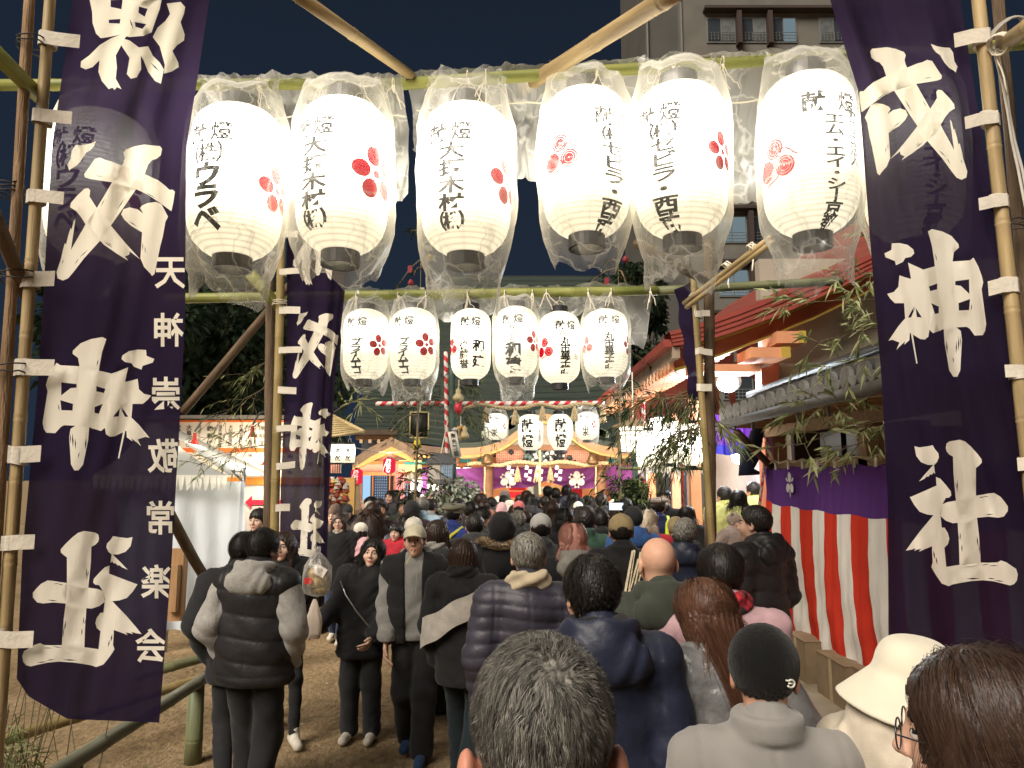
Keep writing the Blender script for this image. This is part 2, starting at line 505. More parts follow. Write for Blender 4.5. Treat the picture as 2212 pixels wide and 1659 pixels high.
YASHIRO = G(lambda x, y: (1837.8 + .29766 * x, 877.8 + .29766 * y), [
    [(462,290),(500,298),(555,290),(595,282),(610,310),(635,340),(640,370),(625,405),(605,425),(560,425),(510,405),(475,360)],
    [(603,420),(612,490),(600,480),(590,495),(575,495),(565,510),(550,510),(535,525),(495,545),(540,490)],
    [(618,512),(650,525),(690,570),(725,615),(730,645),(715,662),(690,665),(665,710),(650,780),(655,870),(600,790),(555,785),(500,765),(460,715),(428,658),(440,655),(520,620),(622,575)],
    [(600,790),(640,780),(655,870),(665,1000),(590,1015),(540,1035),(495,1055),(510,1035),(480,1040),(460,1050),(470,1030),(440,1040),(400,1047),(440,990),(500,910),(550,850)],
    [(650,880),(680,880),(705,920),(715,960),(705,1000),(680,1025),(660,1000)],
    [(600,800),(650,780),(662,900),(680,1030),(693,1165),(710,1305),(690,1297),(660,1285),(625,1235),(600,1195),(585,1165),(595,1130),(590,1050),(590,950)],
    [(690,300),(695,270),(715,255),(790,242),(830,255),(870,290),(920,345),(950,385),(950,410),(930,430),(908,448),(908,640),(915,800),(930,930),(940,1080),(943,1150),(790,1170),(785,1000),(775,830),(760,650),(745,480),(742,365),(715,350),(695,325)],
    [(665,710),(700,695),(760,685),(908,648),(960,640),(1000,632),(1040,628),(1085,655),(1115,690),(1140,725),(1140,760),(1110,800),(1070,808),(1000,800),(920,808),(775,845),(740,848),(690,830),(650,795)],
    [(693,1165),(790,1150),(943,1133),(1000,1135),(1065,1132),(1090,1118),(1130,1132),(1170,1160),(1200,1180),(1212,1220),(1205,1265),(1185,1290),(1155,1300),(1100,1285),(1040,1270),(960,1262),(870,1268),(790,1282),(740,1292),(710,1305),(690,1230)]],
    [], [(775,530,770,630,8),(762,545,765,600,5),(790,905,800,975,7),(782,930,790,975,5),(805,1000,808,1060,8),(915,940,925,1020,9),(930,985,935,1080,6),(600,1045,610,1110,10),(618,1090,628,1150,9),(930,665,970,655,7),(960,652,1000,655,6),(970,790,1040,780,8),(835,1252,940,1248,11),(990,1245,1050,1253,8),(1040,1262,1115,1272,8),(940,1155,1010,1143,6),(1000,1157,1075,1155,6)])
SAKAI_M = G(lambda x, y: (.5 * x, .5 * y), [
    [(385,-10),(700,-10),(690,40),(668,100),(655,140),(620,155),(560,160),(520,150),(470,160),(435,165),(415,145),(400,100),(398,50)],
    [(560,140),(540,165),(500,240),(505,290),(500,340),(525,385),(505,376),(495,388),(485,378),(470,385),(440,350),(425,310),(430,260),(400,290),(370,300),(348,290),(350,265),(385,240),(430,195),(480,165),(520,150)],
    [(525,165),(560,175),(600,205),(640,200),(660,240),(690,270),(708,300),(695,362),(670,350),(640,310),(620,260),(608,240),(610,300),(590,335),(565,340),(548,320),(560,250),(520,190)],
    [(720,15),(780,8),(800,30),(795,60),(780,95),(798,150),(795,175),(765,195),(745,220),(770,270),(772,290),(740,310),(708,318),(712,280),(690,200),(660,160),(680,120),(715,90),(735,60)]],
    [[(478,0),(530,-2),(525,40),(478,30)], [(600,28),(638,38),(625,72),(598,55)], [(470,85),(520,82),(518,102),(470,100)], [(582,95),(632,105),(615,125),(585,115)]],
    [(600,105,620,112,4),(650,270,690,310,6),(560,80,575,125,6),(700,40,708,75,4)])
def refit(g, box, mirror=True):
    """the same brush character fitted into another box (x0, y0, x1, y1), seen from behind when mirrored"""
    xs = [p[0] for s in g['s'] for p in s]; ys = [p[1] for s in g['s'] for p in s]
    a0, a1, b0, b1 = min(xs), max(xs), min(ys), max(ys)
    x0, y0, x1, y1 = box
    def f(p):
        u = (p[0] - a0) / (a1 - a0)
        if mirror: u = 1 - u
        return (x0 + u * (x1 - x0), y0 + (p[1] - b0) / (b1 - b0) * (y1 - y0))
    return dict(s=[[f(p) for p in s] for s in g['s']], h=[[f(p) for p in s] for s in g['h']])
def font_px(ch, cx, cy, w, h, mirror, bold=.02):
    v, t, e = glyph(ch, 0, 0, 1, bold)
    pts = [(cx + (-1 if mirror else 1) * p[0] * w, cy - p[1] * h) for p in v]
    return dict(pts=pts, e=e)

BANNER_CLOTH = cloth((.0082, .0054, .0135), (.026, .017, .042), .024, 'dyed banner cloth')
BANNER_WHITE = cloth((.47, .44, .385), (.40, .38, .31), .022, 'undyed banner cloth')
def interp(tab, y):
    return float(np.interp(y, [a for a, b in tab], [b for a, b in tab]))
def banner(label, left, right, y0, bot, glyphs, fonts, Y, depth, Wm, Hm, group=None):
    """cloth of one piece: brush lettering and ground are cut from the same sheet. left/right: edge tables, bot: table u -> lower edge"""
    def uv(p):
        xl, xr = interp(left, p[1]), interp(right, p[1])
        u = (p[0] - xl) / (xr - xl)
        return (min(max(u, .004), .996) * Wm, min(max((p[1] - y0) / (interp(bot, min(max(u, 0), 1)) - y0), .002), .998) * Hm)
    V, E = [], []
    def loop(pts):
        n0 = len(V)
        V.extend(Vector(p) for p in pts)
        E.extend((n0 + i, n0 + (i + 1) % len(pts)) for i in range(len(pts)))
    nx, ny = 26, 70
    for i in range(nx + 1):
        for j in range(ny + 1):
            V.append(Vector((Wm * i / nx, Hm * j / ny)))
    groups, holes = [], []
    for g_ in glyphs:
        for s in g_['s']:
            p = [uv(a) for a in s]; loop(p); groups.append([(p[i], p[(i + 1) % len(p)]) for i in range(len(p))])
        for s in g_['h']:
            p = [uv(a) for a in s]; loop(p); holes.append([(p[i], p[(i + 1) % len(p)]) for i in range(len(p))])
    for f_ in fonts:
        p = [uv(a) for a in f_['pts']]
        n0 = len(V); V.extend(Vector(a) for a in p); E.extend((a + n0, b + n0) for a, b in f_['e'])
        groups.append([(p[a], p[b]) for a, b in f_['e']])
    ov, oe, of, *_ = geometry.delaunay_2d_cdt(V, E, [], 0, 1e-5)
    ov = np.array([(v.x, v.y) for v in ov]); of = np.array([tuple(f) for f in of])
    cen = ov[of].mean(axis=1)
    def inside(segs):
        s = np.array(segs)
        x0_, y0_, x1_, y1_ = s[:, 0, 0], s[:, 0, 1], s[:, 1, 0], s[:, 1, 1]
        res = np.zeros(len(cen), bool)
        bb = (cen[:, 0] >= min(x0_.min(), x1_.min())) & (cen[:, 0] <= max(x0_.max(), x1_.max())) & (cen[:, 1] >= min(y0_.min(), y1_.min())) & (cen[:, 1] <= max(y0_.max(), y1_.max()))
        idx = np.nonzero(bb)[0]
        if not len(idx): return res
        cx, cy_ = cen[idx, 0][:, None], cen[idx, 1][:, None]
        c = (y0_[None] > cy_) != (y1_[None] > cy_)
        with np.errstate(all='ignore'):
            xi = x0_ + (cy_ - y0_) * (x1_ - x0_) / (y1_ - y0_)
        res[idx] = ((c & (cx < xi)).sum(axis=1) % 2) == 1
        return res
    w = np.zeros(len(cen), bool)
    for g_ in groups: w |= inside(g_)
    for h_ in holes: w &= ~inside(h_)
    pts = []
    for a, b in ov:
        u, t = a / Wm, b / Hm
        py = y0 + t * (interp(bot, u) - y0)
        px = interp(left, py) + u * (interp(right, py) - interp(left, py))
        pts.append(tuple(P(px, py, Y + depth(u, t))))
    o = np_obj('festival_banner', pts, of[:, ::-1], [BANNER_CLOTH, BANNER_WHITE], mi=w.astype(int))
    return tag(o, label, 'banner', group)
def loops(parent, pole_tab, edge_tab, ys, Y, hh, side, q):
    """cotton tapes round the bamboo, sewn to the cloth"""
    for y in ys:
        xp, xe = interp(pole_tab, y), interp(edge_tab, y)
        cz = P(xp, y, Y)
        r = .034 * q.uniform(.97, 1.04); h = hh * q.uniform(.85, 1.1); tl = q.uniform(-.012, .012)
        M = MB(); vs = []; n = 14
        for i in range(n + 1):
            a = PI + 2 * PI * i / n
            for k in (-1, 1):
                vs.append((cz.x + r * math.cos(a) * 1.15, cz.y + r * math.sin(a), cz.z + k * h / 2 + tl * math.cos(a)))
        M.add(vs, [(2 * i, 2 * i + 1, 2 * i + 3, 2 * i + 2) for i in range(n)])
        e = P(xe + side * q.uniform(18, 34), y + q.uniform(-6, 6), Y - .012)
        y1 = cz.y - r
        a0 = Vector((cz.x - side * r * .4, y1 - .002, cz.z)); hv = Vector((0, 0, h / 2))
        mid = (a0 + e) / 2 + Vector((0, q.uniform(-.006, .004), q.uniform(-.006, .006)))
        M.add([a0 - hv, a0 + hv, mid - hv, mid + hv, e - hv, e + hv], [(0, 1, 3, 2), (2, 3, 5, 4)])
        M.build('loop', LOOP, parent, True)

def fold1(u, t):
    return .02 * math.sin(u * 9 + t * 3) * (1 - .5 * u) + .05 * (u ** 3) * math.sin(t * 11) + .018 * math.sin(u * 22 + 5 * t) * math.exp(-((t - .22) / .12) ** 2) + .012 * math.sin(t * 7) + .016 * math.exp(-u * 3.2) * math.sin(t * 52) + .008 * math.sin(u * 34 + t * 30) * math.exp(-((u - .6) / .35) ** 2)
lt = [(-100, 162), (0, 157), (320, 112), (830, 82), (1197, 48), (1466, 36), (1600, 40)]
rt = [(-100, 462), (0, 452), (180, 425), (320, 402), (680, 400), (830, 393), (1224, 370), (1561, 344)]
q = random.Random(3)
b1 = banner('dark purple banner by the lamp-lit bamboo with its white characters seen reversed', lt, rt, -90, [(0, 1466), (.08, 1505), (.35, 1553), (1, 1561)],
    [SAKAI_M, refit(EBI, (122, 305, 378, 606)), refit(KAMI, (92, 728, 333, 1016)), refit(YASHIRO, (48, 1147, 306, 1441))],
    [font_px(c, x, y, 66, 74, True) for c, x, y in zip('天神崇敬常楽会', (368, 363, 358, 353, 347, 338, 326), (588, 714, 852, 986, 1120, 1258, 1396))], 3.0, fold1, .62, 3.1, 'tall dyed banners of the gates')
lp = [(-60, 112), (0, 110), (1137, 27), (1345, 0)]
loops(b1, lp, lt, (88, 255, 428, 607, 795, 983, 1172, 1375), 2.95, .062, 1, q)

def fold2(u, t):
    return .016 * math.sin(u * 11 + t * 2) + .035 * math.exp(-((u - .1) / .09) ** 2) + .012 * math.sin(u * 19 - t * 6) + .01 * math.sin(t * 6) + .014 * math.exp(-(1 - u) * 3.2) * math.sin(t * 50) + .006 * math.sin(u * 40 - t * 26)
lt2 = [(-100, 1775), (0, 1793), (200, 1855), (500, 1878), (829, 1905), (1086, 1918), (1348, 1919), (1500, 1920)]
rt2 = [(-100, 2062), (0, 2075), (160, 2100), (500, 2155), (750, 2180), (878, 2202), (1200, 2252), (1500, 2290)]
b2 = banner('dark purple banner beside the striped curtain with white characters the right way round', lt2, rt2, -90, [(0, 1430), (1, 1440)],
    [EBI, KAMI, YASHIRO], [], 3.0, fold2, .6, 3.0, 'tall dyed banners of the gates')
rp = [(-60, 2106), (0, 2110), (415, 2155), (750, 2195), (1000, 2222), (1300, 2254)]
loops(b2, rp, rt2, (85, 260, 437, 618, 805, 998, 1180), 2.95, .06, -1, q)

def fold3(u, t):
    return .02 * math.sin(u * 14 + t * 2) + (.05 * math.sin(u * 40) if u > .72 else 0)
lt3 = [(300, 626), (573, 620), (785, 619), (1054, 606), (1300, 603)]
rt3 = [(300, 762), (573, 751), (732, 734), (823, 723), (1054, 711), (1300, 704)]
b3 = banner('dark purple banner behind the tent pole, partly hidden by the second lantern', lt3, rt3, 330, [(0, 1235), (1, 1240)],
    [refit(SAKAI_M, (633, 440, 740, 617), False), refit(EBI, (632, 673, 731, 818)), refit(KAMI, (625, 869, 714, 1015)), refit(YASHIRO, (621, 1076, 702, 1205))], [], 6.2, fold3, .48, 3.2, 'tall dyed banners of the gates')
loops(b3, [(300, 613), (823, 607), (1170, 593)], lt3, (508, 590, 672, 758, 843, 927, 1008, 1098), 6.15, .062, 1, q)
# the banner of the far right post hangs almost edge-on
def edge_on():
    A, B = P(1492, 600, 6.3), P(1526, 850, 6.3)
    M = MB(); M2 = MB()
    n = 40
    for i in range(n):
        t0, t1 = i / n, (i + 1) / n
        for j in range(6):
            s0, s1 = j / 6, (j + 1) / 6
            f = lambda s, t: A.lerp(B, t) + Vector((.075 * math.sin(s * 3) * (1 - abs(2 * t - .9) * .5) - .05 * s, s * .42, 0)) + Vector((.012 * math.sin(t * 20 + s * 5), 0, 0))
            (M).add([f(s0, t0), f(s1, t0), f(s1, t1), f(s0, t1)], [(0, 1, 2, 3)], 1 if (j in (0, 1) and i in (4, 5, 9, 10, 11, 12, 13, 14, 15, 16, 19, 22, 23, 24, 25, 28, 30, 31, 32, 36, 37)) else 0)
    o = M.build('festival_banner', [BANNER_CLOTH, BANNER_WHITE], None, True)
    tag(o, 'dark purple banner hanging edge-on at the bamboo post before the red roof', 'banner', 'tall dyed banners of the gates')
    loops(o, [(600, 1504), (1200, 1530)], [(600, 1504), (1200, 1530)], (680, 758, 838), 6.3, .06, 1, q)
edge_on()

# ---------------------------------------------------------------- the bamboo gates
def ext(a, b, z):
    """b moved along a-b to height z"""
    t = (z - a.z) / (b.z - a.z)
    return a + (b - a) * t
GP = 'posts of the bamboo gates'
def post(name, pa, pb, Y, r, m, label, step=.34, z=0.0, seed=0, Yb=None, grp=GP, taper=.85):
    a, b = P(*pa, Y), P(*pb, Yb or Y)
    return pole(name, ext(a, b, z), a, r, m, label, 'post' , grp, step, taper, seed=seed)
post('log_post', (68, -70), (11, 845), 2.92, .023 * 1.05, LOG, 'knotty log post at the outer side of the reversed banner', 0)
post('bamboo_post', (113, -70), (27, 1137), 2.95, .026, BAMBOO_Y, 'brown bamboo post holding the reversed banner by cotton tapes', .30, seed=2)
post('bamboo_post', (2106, -70), (2195, 750), 2.95, .031, BAMBOO_Y, 'brown bamboo post with tapes holding the banner beside the striped curtain', .40, seed=3)
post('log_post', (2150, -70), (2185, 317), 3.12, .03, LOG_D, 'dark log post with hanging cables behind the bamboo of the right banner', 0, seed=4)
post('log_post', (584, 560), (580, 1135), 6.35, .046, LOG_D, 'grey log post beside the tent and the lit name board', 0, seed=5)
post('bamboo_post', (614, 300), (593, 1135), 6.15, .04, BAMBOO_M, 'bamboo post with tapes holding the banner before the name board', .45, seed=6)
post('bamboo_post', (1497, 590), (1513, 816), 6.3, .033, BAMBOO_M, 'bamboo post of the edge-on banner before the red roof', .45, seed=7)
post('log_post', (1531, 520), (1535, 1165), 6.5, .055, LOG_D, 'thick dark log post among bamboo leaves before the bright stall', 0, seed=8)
GB = 'bars and braces of the bamboo gates'
def bar(pa, Ya, pb, Yb, r, m, label, step=.42, seed=0, name='bamboo_bar', taper=.9):
    return pole(name, P(*pa, Ya), P(*pb, Yb), r, m, label, 'bamboo bar', GB, step, taper, seed=seed)
pole('bamboo_bar', P(-60, 184, 3.62), P(890, 181, 3.62), .030, BAMBOO_G, 'green bamboo bar over the three left lanterns', 'bamboo bar', GB, .45, .95, seed=1)
pole('bamboo_bar', P(870, 181, 3.57), P(2260, 92, 3.57), .031, BAMBOO_G, 'green bamboo bar over the right-hand lanterns under crumpled plastic', 'bamboo bar', GB, .45, .95, seed=2)
bar((640, -12), 2.75, (888, 163), 3.55, .029, BAMBOO_Y, 'pale bamboo brace sloping down from upper left to the bar', .5, 3)
bar((1465, -20), 2.7, (1130, 190), 3.75, .041, BAMBOO_Y, 'thick pale bamboo brace sloping down from upper right to the bar', .45, 4)
bar((-30, 95), 2.7, (86, 210), 3.0, .036, BAMBOO_G, 'short thick green bamboo brace at the upper left post', .4, 5)
bar((2232, 52), 2.6, (2158, 102), 3.0, .036, BAMBOO_Y, 'brown bamboo brace wrapped in wire at the right post', .4, 6)
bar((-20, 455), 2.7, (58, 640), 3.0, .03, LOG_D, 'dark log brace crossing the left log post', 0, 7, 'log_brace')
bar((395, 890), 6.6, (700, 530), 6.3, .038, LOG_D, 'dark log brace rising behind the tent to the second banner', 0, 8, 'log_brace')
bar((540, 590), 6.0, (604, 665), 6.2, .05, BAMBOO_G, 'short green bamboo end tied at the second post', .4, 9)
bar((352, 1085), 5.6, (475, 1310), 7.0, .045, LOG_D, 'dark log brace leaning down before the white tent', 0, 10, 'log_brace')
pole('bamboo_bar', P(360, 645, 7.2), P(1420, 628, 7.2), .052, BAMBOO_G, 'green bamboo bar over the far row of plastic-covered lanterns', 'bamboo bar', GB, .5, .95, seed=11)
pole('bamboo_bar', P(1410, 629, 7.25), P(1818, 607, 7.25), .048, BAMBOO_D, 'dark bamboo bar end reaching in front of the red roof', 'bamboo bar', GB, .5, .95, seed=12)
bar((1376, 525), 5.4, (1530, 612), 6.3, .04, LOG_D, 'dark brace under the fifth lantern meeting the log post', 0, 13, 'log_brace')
for k, (dx, dy) in enumerate(((0, 0), (5, 9))):
    bar((1478 + dx, 655 + dy), 6.1, (1665 + dx, 512 + dy), 5.0, .022, BAMBOO_Y, ('upper' if k == 0 else 'lower') + ' cane of the tied pair of brown canes below the last lantern', .5, 14 + k, 'bamboo_cane')

def coil(name, c, r, n, m, label, axis=(0, 0, 1), wid=.05, rad=.0035, sq=1., seed=0, tail=0):
    q = random.Random(seed)
    ax = Vector(axis).normalized(); x = ax.orthogonal().normalized(); y = ax.cross(x)
    pts = []
    for i in range(n * 14):
        a = 2 * PI * i / 14
        pts.append(Vector(c) + x * math.cos(a) * r * q.uniform(.97, 1.06) + y * math.sin(a) * r * sq + ax * wid * (i / (n * 14) - .5) + ax * q.uniform(-.006, .006))
    for k in range(tail): pts.append(pts[-1] + Vector((q.uniform(-.01, .01), q.uniform(-.012, 0), -.04)))
    M = MB(); M.tube(pts, rad, 5, 0)
    return tag(M.build(name, m, None, True), label, 'wire')
coil('wire_binding', P(22, 410, 2.93), .05, 3, WIRE, 'black wire twisted round the left log post below the cross bar', seed=1)
coil('wire_binding', P(40, 600, 2.93), .062, 2, WIRE, 'black wire binding the log brace to the left post', seed=2)
coil('wire_binding', P(25, 800, 2.93), .06, 2, WIRE, 'black wire round the left log and bamboo posts at mid height', seed=3)
coil('wire_binding', P(70, 95, 2.93), .058, 2, WIRE, 'black wire binding log and bamboo near the upper left brace', seed=4)
coil('cable_coil', P(2172, 72, 2.9), .075, 6, mat((.36, .34, .30), .6, key='grey cable'), 'coil of grey cable hung on the right bamboo brace', (.3, .8, .5), .07, .0045, .55, 5)
coil('rope_tie', P(2160, 95, 2.88), .042, 4, STRING, 'white string tying the right bamboo brace to its post', (.8, .3, .5), .05, .004, 1., 6, 6)
coil('wire_binding', P(2178, 490, 3.02), .062, 2, WIRE, 'black wire binding the two right posts', seed=7)
coil('wire_binding', P(884, 172, 3.58), .045, 4, WIRE, 'black wire where the left brace meets the lantern bar', (1, .3, 0), seed=8)
coil('wire_binding', P(1198, 152, 3.6), .05, 3, WIRE, 'black wire where the thick brace meets the lantern bar', (1, .3, .3), seed=9)
coil('rope_tie', P(604, 655, 6.15), .06, 3, STRING, 'pale rope tying the green bamboo end to the second post', seed=10)
coil('rope_tie', P(1500, 642, 6.0), .035, 3, STRING, 'white string at the lower end of the tied canes', (1, 0, .7), .05, .006, 1, 11, 5)
coil('rope_tie', P(1572, 575, 5.5), .035, 3, STRING, 'white string round the middle of the tied canes', (1, 0, .7), .05, .006, 1, 12, 5)
coil('rope_tie', P(1625, 535, 5.2), .035, 3, STRING, 'white looped string near the upper end of the tied canes', (1, 0, .7), .05, .006, 1, 13, 5)
hc = MB()
for dx, sd in ((0, 1), (7, 2)):
    q = random.Random(sd)
    hc.tube([P(2152 + dx + q.uniform(-3, 3) + 12 * i, 120 + 62 * i, 2.98) for i in range(12)], .006, 6)
tag(hc.build('hanging_cable', mat((.55, .52, .46), .6, key='cable'), None, True), 'pale cable hanging down between the right bamboo and log posts', 'cable')

# ---------------------------------------------------------------- low bamboo fence at the lower left
FX = -2.25
fp = 'posts of the low bamboo fence'
def fence():
    t = thing('bamboo_fence', 'low fence of green bamboo rails and short posts at the lower left of the path', 'fence', (FX, 4.2, 0))
    def w(o):
        o.parent = t; o.location = Vector(o.location) - Vector((FX, 4.2, 0)); return o
    w(pole('rail', (FX - .02, 1.6, .56), (FX + .02, 5.62, .55), .045, mat((.20, .20, .145), .5, scale=5, col2=(.12, .125, .085), stretch=(6, 6, .5), key='weathered bamboo'), step=.42, seed=20))
    w(pole('rail', (FX - 1.9, 3.2, .30), (FX - .15, 6.7, .34), .04, BAMBOO_M, step=.42, seed=21))
    w(pole('rail', (FX - .75, 6.1, .42), (FX - .2, 6.9, .46), .042, BAMBOO_D, step=.42, seed=24))
    w(pole('post', (FX - .04, 4.05, 0), (FX - .04, 4.05, .50), .045, BAMBOO_D, step=.42, seed=22))
    w(pole('post', (FX + .0, 5.45, 0), (FX + .0, 5.45, .52), .06, BAMBOO_D, step=.42, seed=23))
fence()
# ---------------------------------------------------------------- paper lanterns
def paper_mat(Rm, H, k, ribs, warm=0.):
    """paper lit by the bulb inside: brightness falls with the distance of the paper from the bulb; bamboo hoops and seams show dark"""
    key = ('paper', round(Rm, 2), round(H, 2), k, ribs, warm)
    if key in _mats: return _mats[key]
    m, n, out = node_mat('lit lantern paper')
    t = N(n, 'ShaderNodeTexCoord'); s = N(n, 'ShaderNodeSeparateXYZ')
    n.links.new(t.outputs['Object'], s.inputs[0])
    def M(op, a, b=None, c=None):
        x = N(n, 'ShaderNodeMath', operation=op)
        for i, v in enumerate((a, b, c)):
            if v is None: continue
            if isinstance(v, (int, float)): x.inputs[i].default_value = v
            else: n.links.new(v, x.inputs[i])
        return x.outputs[0]
    zz = M('SUBTRACT', s.outputs['Z'], .10 * H)
    zz = M('MULTIPLY', zz, 1.12)
    d2 = M('ADD', M('ADD', M('MULTIPLY', s.outputs['X'], s.outputs['X']), M('MULTIPLY', s.outputs['Y'], s.outputs['Y'])), M('MULTIPLY', zz, zz))
    st = M('DIVIDE', k * Rm * Rm, d2)
    st = M('MULTIPLY', st, M('POWER', M('DIVIDE', Rm * Rm, d2), .62))
    st = M('MAXIMUM', M('MINIMUM', st, k), min(.9, k * .5))
    rib = M('POWER', M('ABSOLUTE', M('SINE', M('MULTIPLY', s.outputs['Z'], PI * ribs / H))), .35)
    rib = M('MULTIPLY_ADD', rib, .6, .4)
    an = M('ARCTAN2', s.outputs['Y'], s.outputs['X'])
    seam = M('POWER', M('ABSOLUTE', M('SINE', M('MULTIPLY', an, 4.))), .12)
    seam = M('MULTIPLY_ADD', seam, .4, .6)
    nz = N(n, 'ShaderNodeTexNoise', i_Scale=6., i_Detail=4.)
    n.links.new(t.outputs['Object'], nz.inputs[0])
    mott = M('MULTIPLY_ADD', nz.outputs[0], .5, .75)
    fin = M('MULTIPLY', M('MULTIPLY', M('MULTIPLY', st, rib), seam), mott)
    cr = N(n, 'ShaderNodeValToRGB')
    e = cr.color_ramp.elements
    e[0].position = 0; e[0].color = (1, .86 - .07 * warm, .56 - .12 * warm, 1)
    e[1].position = .55; e[1].color = (1, .95, .82 - .1 * warm, 1)
    n.links.new(M('DIVIDE', st, k), cr.inputs[0])
    em = N(n, 'ShaderNodeEmission')
    n.links.new(cr.outputs[0], em.inputs[0]); n.links.new(fin, em.inputs[1])
    d = N(n, 'ShaderNodeBsdfDiffuse'); d.inputs[0].default_value = (.5, .46, .36, 1)
    a = N(n, 'ShaderNodeAddShader')
    n.links.new(em.outputs[0], a.inputs[0]); n.links.new(d.outputs[0], a.inputs[1])
    n.links.new(a.outputs[0], out.inputs[0])
    _mats[key] = m
    return m
def prof_t(t, e0=.42, e1=.42):
    a = abs(t)
    return 1 - (1 - e1) * a ** 8 if t > 0 else 1 - (1 - e0) * a ** 6.0
def column(text, ang, v0, pitch, size, bold=.02, aspect=1.1):
    return [(c, ang, v0 - i * pitch, size, bold, aspect) for i, c in enumerate(text) if c != ' ']
def kento(ang, v=.87, size=.125, gap=.95, lo=0):
    return [('献', ang - gap * 17, v - lo, size, .03, 1.12), ('燈', ang + gap * 17, v, size, .024, 1.12)]
def lantern(px, pt, pb, pw, Y, label, items, crests=(), k=9.5, ribs=34, bag=0, group=None, yaw=0, name='paper_lantern', nseg=32, bar_py=None, seed=0, ringh=.085, bulge=None, tilt=0, paper_col=None, hide_rings=False, warm=0.):
    q = random.Random(seed + int(px))
    mid = P(px, (pt + pb) / 2, Y)
    zt, zb = P(px, pt, Y).z, P(px, pb, Y).z
    # the far rim of the top hides behind the near curve, so the body is a little taller than its outline
    H = (zt - zb) * 1.06; zc = (zt + zb) / 2 + .01
    Rm = pw / 2 / F * Y * 1.0
    t = thing(name, label, 'lantern', (mid.x, Y, zc), 0, group)
    t.rotation_euler = (R(q.uniform(-1.5, 1.5)), R(tilt), 0)
    pr = bulge or prof_t
    rows = 22
    M = MB(); M.lathe([(Rm * pr(-1 + 2 * i / rows), H * (-.5 + i / rows)) for i in range(rows + 1)], nseg)
    M.build('paper', paper_col or paper_mat(Rm, H, k, ribs, warm), t, True)
    if not hide_rings:
        for sg, nm in ((-1, 'bottom_ring'), (1, 'top_ring')):
            r_ = Rm * pr(sg) * .98; hh = H * ringh
            M = MB(); z0 = sg * H * .5
            M.lathe([(r_ * .86, z0 - sg * .01), (r_ * 1.02, z0 - sg * .004), (r_ * 1.02, z0 + sg * hh), (r_ * .86, z0 + sg * hh), (r_ * .86, z0 - sg * .01)], 24)
            if sg > 0: M.lathe([(r_ * .87, z0 + hh * .6), (.0, z0 + hh * .6)], 24)
            M.build(nm, BLACK_MET, t, False)
        M = MB()
        ztop = H * .5 + H * ringh
        zbar = (P(px, bar_py, Y).z - zc) if bar_py else ztop + .12
        M.tube([(-Rm * .3, 0, ztop - .01), (-Rm * .2, 0, ztop + (zbar - ztop) * .4), (0, 0, ztop + (zbar - ztop) * .6), (Rm * .2, 0, ztop + (zbar - ztop) * .4), (Rm * .3, 0, ztop - .01)], .004, 5)
        M.tube([(0, 0, ztop + (zbar - ztop) * .58), (.005, -.01, zbar)], .005, 5)
        M.build('cord', STRING, t, True)
    def vz(v): return P(px, pb - v * (pb - pt), Y - .85 * Rm).z - zc
    def bend(x, z, off=.004):
        a = x / Rm + R(yaw)
        r = Rm * pr(max(-1, min(1, 2 * z / H))) + off
        return (r * math.sin(a), -r * math.cos(a), z)
    if items:
        it = [(c, R(a) * Rm, vz(v), s * H * .97, b, asp) for c, a, v, s, b, asp in items]
        vs, fs = lettering(it, max(.02, Rm * .12))
        M = MB(); M.add([bend(x, z) for x, z in vs], fs)
        M.build('lettering', INK, t)
    for kind, ang, v, s in crests:
        cx, cz, s = R(ang) * Rm, vz(v), s * H
        M = MB()
        def disk(x, z, a, b, ro=0, nn=12):
            pts, f = [(x, z)], []
            for rr in (.55, 1):
                for i in range(nn):
                    w = 2 * PI * i / nn
                    px_, pz_ = a * rr * math.cos(w), b * rr * math.sin(w)
                    pts.append((x + px_ * math.cos(ro) - pz_ * math.sin(ro), z + px_ * math.sin(ro) + pz_ * math.cos(ro)))
            for i in range(nn):
                j = (i + 1) % nn
                f.append((0, 1 + i, 1 + j)); f.append((1 + i, 1 + nn + i, 1 + nn + j, 1 + j))
            M.add([bend(*p_) for p_ in pts], f)
        def line(pts, w):
            P_, f = [], []
            for i, p_ in enumerate(pts):
                a_ = pts[max(0, i - 1)]; b_ = pts[min(len(pts) - 1, i + 1)]
                dx, dz = b_[0] - a_[0], b_[1] - a_[1]; l = math.hypot(dx, dz) or 1
                P_ += [bend(p_[0] - dz / l * w, p_[1] + dx / l * w), bend(p_[0] + dz / l * w, p_[1] - dx / l * w)]
            f = [(2 * i, 2 * i + 1, 2 * i + 3, 2 * i + 2) for i in range(len(pts) - 1)]
            M.add(P_, f)
        if kind == 'plum':
            for i in range(5):
                w = PI / 2 + 2 * PI * i / 5 + .2
                disk(cx + s * .62 * math.cos(w), cz + s * .62 * math.sin(w), s * .36, s * .32, w)
            disk(cx, cz, s * .15, s * .15)
        else:
            for i in range(3):
                w = PI / 2 + 2 * PI * i / 3
                ex, ez = cx + s * .5 * math.cos(w), cz + s * .5 * math.sin(w)
                for rr in (1., .72, .45, .2):
                    line([(ex + s * .36 * rr * math.cos(a_), ez + s * .36 * rr * math.sin(a_)) for a_ in [2 * PI * i_ / 14 for i_ in range(15)]], s * (.045 if i != 1 else .07))
                w2 = w + PI / 3
                line([(cx + s * (.25 + .7 * j) * math.cos(w2 + .45 * math.sin(j * 5)), cz + s * (.25 + .7 * j) * math.sin(w2 + .45 * math.sin(j * 5))) for j in [i_ / 9 for i_ in range(10)]], s * .035)
        M.build('crest', RED_INK, t)
    if bag:
        make_bag(t, Rm, H, zbar, bag, q)
    return t
